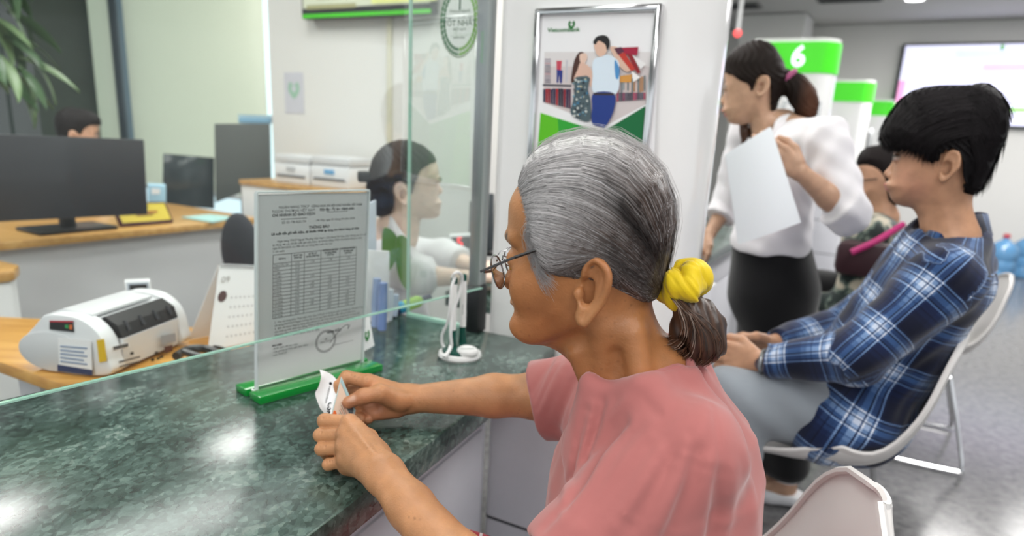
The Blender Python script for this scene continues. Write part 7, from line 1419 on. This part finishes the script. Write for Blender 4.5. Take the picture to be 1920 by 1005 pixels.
pp = [T(1362, 290, 2.06), T(1446, 238, 2.06), T(1502, 416, 2.02), T(1386, 458, 2.04)]; spn = thing('paper_sheet', 'white paper sheet held up by the standing woman', 'paper', tuple(pp[3])); g_ = np.array([[pp[0] * (1 - u) * (1 - v) + pp[1] * u * (1 - v) + pp[2] * u * v + pp[3] * (1 - u) * v + LS * (.015 * math.sin(u * 3) + .01 * v * u) for u in np.linspace(0, 1, 9)] for v in np.linspace(0, 1, 12)]); ii = np.arange(108).reshape(12, 9)
fast_mesh('sheet', g_.reshape(-1, 3), np.stack([ii[:-1, :-1], ii[1:, :-1], ii[1:, 1:], ii[:-1, 1:]], -1).reshape(-1, 4), pmat('bright_paper', 'eef2f8', .6, var=.01), spn); fast_mesh('rear_sheet', (g_ - LS * .003 + FS_ * .004).reshape(-1, 3), np.stack([ii[:-1, :-1], ii[1:, :-1], ii[1:, 1:], ii[:-1, 1:]], -1).reshape(-1, 4), pmat('bright_paper', 'eef2f8', .6), spn)
q = [gz(x, y, TOP + .003) for x, y in ((1300, 532), (1322, 524), (1345, 534), (1318, 545))]; tag(MB().slab(q, UP, .002).build('paper_sheet', M_paper), 'small white paper lying on the next marble countertop', 'paper')
# ---------------------------------------------------------------- teller behind the side glass
D_T = 2.02; cT = gd(765, 335, D_T); yT = -math.atan2(cT[0], cT[1]) + math.radians(6); hT = Head(cT, yT); zt3 = lambda L: [(640 + x / 2.183, 240 + y / 2.183) for x, y in L]
skT = zt3([(386, 135), (370, 105), (320, 80), (255, 68), (190, 85), (150, 125), (130, 175), (130, 230), (150, 290), (190, 340), (205, 400), (170, 470), (260, 520), (310, 470), (318, 410), (325, 372), (350, 372), (385, 368), (400, 356), (406, 342), (402, 330), (408, 322), (404, 313), (411, 303), (402, 290), (396, 278), (392, 240), (392, 215), (398, 190), (394, 160)])
noT = zt3([(390, 205), (397, 225), (408, 243), (416, 256), (411, 267), (396, 272), (378, 268), (378, 225)]); eaT = zt3([(262, 262), (258, 235), (238, 218), (214, 222), (206, 245), (214, 272), (232, 296), (252, 306), (262, 290)])
wlT = [(255, .05), (275, .062), (300, .070), (330, .074), (355, .069), (385, .058), (405, .050), (430, .05), (480, .07)]; PT = person('bank teller in a white shirt with a green scarf behind the side glass', (*gd(755, 500, 2.12)[:2], 0)); STl = SDF(); build_head(STl, hT, skT, noT, eaT, wlT, 1, eye=zt3([(378, 207)])[0])
FT = hT.R; nbT = gd(728, 440, 2.08); shT, elT, wrT = gd(738, 488, 1.98), gd(788, 568, 1.93), gd(872, 552, 1.92); shT2, elT2, wrT2 = gd(728, 470, 2.32), gd(830, 555, 2.25), gd(890, 545, 2.10)
for p in (elT, wrT, elT2, wrT2): p[2] = max(p[2], TOP + .04)
STl.chain([hT.pt(740, 420, 0), nbT, shT], [.046, .05, .04], .02); STl.chain([nbT, shT2], [.05, .04], .02); STl.chain([shT, elT, wrT], [.038, .034, .021], .01); STl.chain([shT2, elT2, wrT2], [.038, .034, .021], .01); simple_hand(STl, wrT, FT, -hT.N * -1, UP, curl=.3); simple_hand(STl, wrT2, FT, hT.N * -1, UP, curl=.3)
V, Q = iso_mesh(STl, (-.6, 1.6, .7), (.25, 2.6, 1.35), .0034); C = np.tile(np.array(lin('e8c9b6')), (len(V), 1)); C = paint_face(hT, V, C, zt3([(380, 207)])[0], zt3([(396, 184), (365, 178)]), zt3([(406, 305), (402, 322)]), 1, 'c07070', '2a1c18'); fast_mesh('body', V, Q, M_skin2, PT, C)
outT = zt3([(392, 150), (384, 125), (368, 98), (320, 64), (250, 47), (180, 68), (134, 115), (114, 170), (102, 230), (106, 300), (138, 358), (200, 360), (300, 350), (370, 300), (395, 230)]); visT = zt3([(390, 128), (372, 92), (322, 57), (250, 40), (176, 62), (128, 110), (107, 168), (95, 230), (99, 304), (134, 366), (190, 362), (206, 330), (208, 280), (200, 240), (214, 214), (240, 210), (262, 228), (276, 262), (290, 215), (310, 170), (345, 145), (372, 140)])
V, Q, foT = hair_shell(hT, outT, visT, wlT, 765, .009, amp=.001, fr=300); fast_mesh('hair', V, Q, M_bhair, PT, np.tile(np.array(lin('1d1513')), (len(V), 1))); q = hT.pt(*zt3([(95, 198)])[0], -.01); MB().box(q, (.04, .05, .03), rz=yT).build('hair_bow', M_black, PT, bevel=.006); MB().tube([hT.pt(*p, -.079) for p in zt3([(195, 175), (240, 168), (290, 172)])], .003, 6).build('hair_clip', M_black, PT)
SW = SDF(); wsT = gd(735, 640, 2.14); torso_rc(SW, wsT, gd(732, 500, 2.12), .11, .088, hT.N, (.07, .09), .05); SW.chain([nbT - UP * .02, shT], [.055, .056], .04); SW.chain([nbT - UP * .02, shT2], [.055, .056], .04); SW.chain([shT, elT], [.060, .055], .03); capped(SW, elT, wrT, .052, .045, elT + (wrT - elT) * .22, nrm3(wrT - elT), .02); SW.chain([shT2, elT2], [.060, .055], .03); capped(SW, elT2, wrT2, .052, .042, elT2 + (wrT2 - elT2) * .6, nrm3(wrT2 - elT2), .02); SW.rc(hT.pt(737, 440, 0), hT.pt(755, 380, 0), .047, .052, .006, 's')
V, Q = iso_mesh(lambda P, full=False: SW(P, full) + (0 if full else .0025 * np.sin(50 * P[:, 0] + 50 * P[:, 2] + 3 * np.sin(30 * P[:, 1]))), (-.75, 1.6, .5), (.2, 2.6, 1.15), .006, slack=2); lab(fast_mesh('shirt', V, Q, M_wshirt, PT), 'white uniform shirt')
cl = [gd(x, y, D) for x, y, D in ((765, 448, 1.93), (752, 432, 1.93), (735, 408, 1.96), (722, 402, 2.04), (728, 404, 2.12), (750, 410, 2.15))]; clc = catmull(cl, 5); nC = len(clc); lo_ = [p + np.array([0, 0, -.05]) + nrm3((p - nbT) * np.array([1, 1, 0])) * .03 for p in clc]; o = fast_mesh('collar', np.array(list(clc) + lo_), np.array([(i, i + 1, nC + i + 1, nC + i) for i in range(nC - 1)]), M_wshirt, PT); o.modifiers.new('thickness', 'SOLIDIFY').thickness = .003
M_scarf = cloth_mat('green_silk_scarf', '5d8a35', .5, 400, .1); sc3 = MB()
for pts, off in (([(720, 428), (742, 440), (748, 470), (736, 500), (722, 512), (716, 470)], 1.85), ([(745, 445), (765, 450), (770, 500), (768, 545), (752, 530), (742, 490)], 1.83)):
    q = [gd(x, y, off + .004 * i) for i, (x, y) in enumerate(pts)]; n_ = nrm3(np.cross(q[1] - q[0], q[3] - q[0])); MB().slab(catmull(q, 4, True), n_, .006).build('scarf', M_scarf, PT); e_ = [q[3] * .9 + q[2] * .1, q[4]]; MB().tube([e_[0] - UP * -.006 + n_ * .007, e_[1] + UP * .008 + n_ * .007], .0035, 6).build('scarf_stripe', pmat('orange_stripe', 'd0a03a', .6), PT)
# ---------------------------------------------------------------- generic far heads
refC = np.array(hM.rzs(skM)); c0_ = np.array(hM.rz(1775, 285))
class Head2(Head):
    def __init__(s, C, yaw, sc=1.0): super().__init__(C, yaw); s.sc = sc
    def rz(s, px, py): r, z = hM.rz(px, py); return ((r - c0_[0]) * s.sc, (z - c0_[1]) * s.sc + s.C[2])
PO = person('male office clerk with short black hair behind the large monitor', (*gd(140, 300, 4.0)[:2], 0)); hO = Head2(gd(142, 246, 4.0), math.radians(-150 + 0), .96)
SO = SDF(); build_head(SO, hO, skM, noM, eaM, wlM, -1, eye=zm([(385, 478)])[0]); nO = hO.C + np.array([0, 0, -.20]); 
V, Q = iso_mesh(SO, hO.C - .2, hO.C + .2, .005); C = np.tile(np.array(lin('d3a68c')), (len(V), 1)); C = paint_face(hO, V, C, zm([(385, 478)])[0], zm([(345, 440), (372, 432)]), zm([(288, 622), (292, 643)]), -1, 'b0706a', '17110e'); fast_mesh('body', V, Q, M_skin2, PO, C)
visO = zm([(300, 330), (330, 235), (406, 180), (500, 150), (650, 130), (770, 135), (880, 190), (915, 260), (920, 350), (890, 460), (830, 580), (784, 668), (705, 650), (712, 590), (700, 520), (695, 460), (665, 430), (630, 432), (595, 450), (548, 490), (528, 440), (500, 390), (430, 350), (350, 345)]); outO = zm([(300, 340), (335, 245), (410, 190), (500, 158), (650, 138), (770, 144), (870, 200), (905, 260), (910, 350), (880, 460), (830, 580), (780, 662), (600, 640), (400, 560), (320, 470)])
V, Q, _ = hair_shell(hO, outO, visO, wlM, 1775, .006, res=.005); fast_mesh('hair', V, Q, M_bhair, PO, np.tile(np.array(lin('191415')), (len(V), 1)))
SB = SDF(); b0 = hO.C + np.array([0, 0, -.22]); SB.rc(b0, b0 - UP * .36, .09, .12, .05); SB.rc(b0 - UP * .06 - hO.N * .17, b0 - UP * .06 + hO.N * .17, .07, .07, .05); V, Q = iso_mesh(SB, b0 - np.array([.4, .4, .6]), b0 + .4, .012); fast_mesh('shirt', V, Q, M_wshirt, PO)
PF = person('seated woman in a dark floral blouse in the far background', (*c3[:2], 0)); cF = gd(1655, 328, 3.1); hF = Head2(cF, -math.atan2(cF[0], cF[1]), .92); SFw = SDF(); build_head(SFw, hF, skM, noM, None, wlM, -1, eye=zm([(385, 478)])[0]); V, Q = iso_mesh(SFw, cF - .2, cF + .2, .005); C = np.tile(np.array(lin('b98f74')), (len(V), 1)); C = paint_face(hF, V, C, zm([(385, 478)])[0], zm([(345, 440), (372, 432)]), zm([(288, 622), (292, 643)]), -1, 'a85a58', '17110e'); fast_mesh('body', V, Q, M_skin2, PF, C)
visF = zm([(320, 330), (340, 235), (406, 160), (500, 120), (650, 105), (790, 115), (900, 190), (935, 280), (935, 400), (910, 560), (860, 720), (760, 780), (640, 740), (590, 640), (560, 540), (520, 470), (450, 420), (380, 370)]); V, Q, _ = hair_shell(hF, visF, visF, wlM, 1775, .012, res=.005); fast_mesh('hair', V, Q, M_bhair, PF, np.tile(np.array(lin('1a1414')), (len(V), 1)))
for sg in (-1, 1): MB().tube([hF.pt(*p, sg * .034) for p in zm([(330, 505), (330, 530), (345, 545), (352, 520), (340, 500)])], .0016, 5).build('eyeglasses', M_black, PF); MB().tube([hF.pt(*zm([(335, 505)])[0], sg * .06), hF.pt(*zm([(560, 480)])[0], sg * .078)], .002, 5).build('eyeglasses', M_black, PF)
SB = SDF(); b0 = cF + np.array([0, 0, -.17]); b1_ = np.array([c3[0], c3[1], .62]); torso_rc(SB, b1_, b0 - UP * .08, .14, .10, hF.N, (.06, .10), .05); SB.rc(b0 - UP * .05 - hF.N * .17, b0 - UP * .33 - hF.N * .20 - hF.R * .05, .062, .055, .04); SB.rc(b0 - UP * .33 - hF.N * .20 - hF.R * .05, b0 - UP * .36 - hF.N * .12 - hF.R * .28, .052, .042, .03)
def floral():
    m = cloth_mat('dark_floral_print', '2f3a36', .8, 600, .15); nt = m.node_tree; N = nt.nodes; L = nt.links; tc = N.new('ShaderNodeTexCoord'); n = N.new('ShaderNodeTexNoise'); n.inputs['Scale'].default_value = 17; n.inputs['Detail'].default_value = 3; L.new(tc.outputs['Object'], n.inputs['Vector']); r = N.new('ShaderNodeValToRGB'); e = r.color_ramp.elements; e[0].position = .44; e[0].color = (*lin('26302e'), 1); e[1].position = .56; e[1].color = (*lin('b3ab98'), 1); q = e.new(.5); q.color = (*lin('5f6d64'), 1); L.new(n.outputs[0], r.inputs[0]); L.new(r.outputs[0], N['Principled BSDF'].inputs['Base Color']); return m
V, Q = iso_mesh(SB, b0 - np.array([.5, .5, .75]), b0 + .35, .012); lab(fast_mesh('blouse', V, Q, floral(), PF), 'dark green and cream floral blouse'); SB = SDF(); SB.chain([b1_, b1_ - hF.R * .42 - UP * .02, b1_ - hF.R * .42 - UP * .45], [.14, .10, .07], .05); V, Q = iso_mesh(SB, b1_ - np.array([.8, .6, .75]), b1_ + .3, .015); fast_mesh('trousers', V, Q, cloth_mat('black_cloth', '0d0d10'), PF)
bg_ = gd(1622, 486, 2.86); t = thing('handbag', 'magenta-edged dark handbag on the lap of the far woman', 'bag', tuple(bg_)); MB().box(bg_, (.20, .10, .13), rz=hF.C[0] * 0 + math.radians(-30)).build('bag_body', pmat('dark_red_bag', '33181f', .6), t, bevel=.03); MB().tube(catmull([bg_ + np.array([-.08, -.05, .03]), bg_ + np.array([0, -.06, .08]), bg_ + np.array([.10, -.03, .14])], 5), .012, 8).build('strap', pmat('magenta_strap', 'b01f6a', .5), t)
shell_chair((c3[0], c3[1]), math.atan2(-hF.R[1], -hF.R[0]), 'white shell chair under the far seated woman, chrome sled legs showing', top=.78, seat=.45)
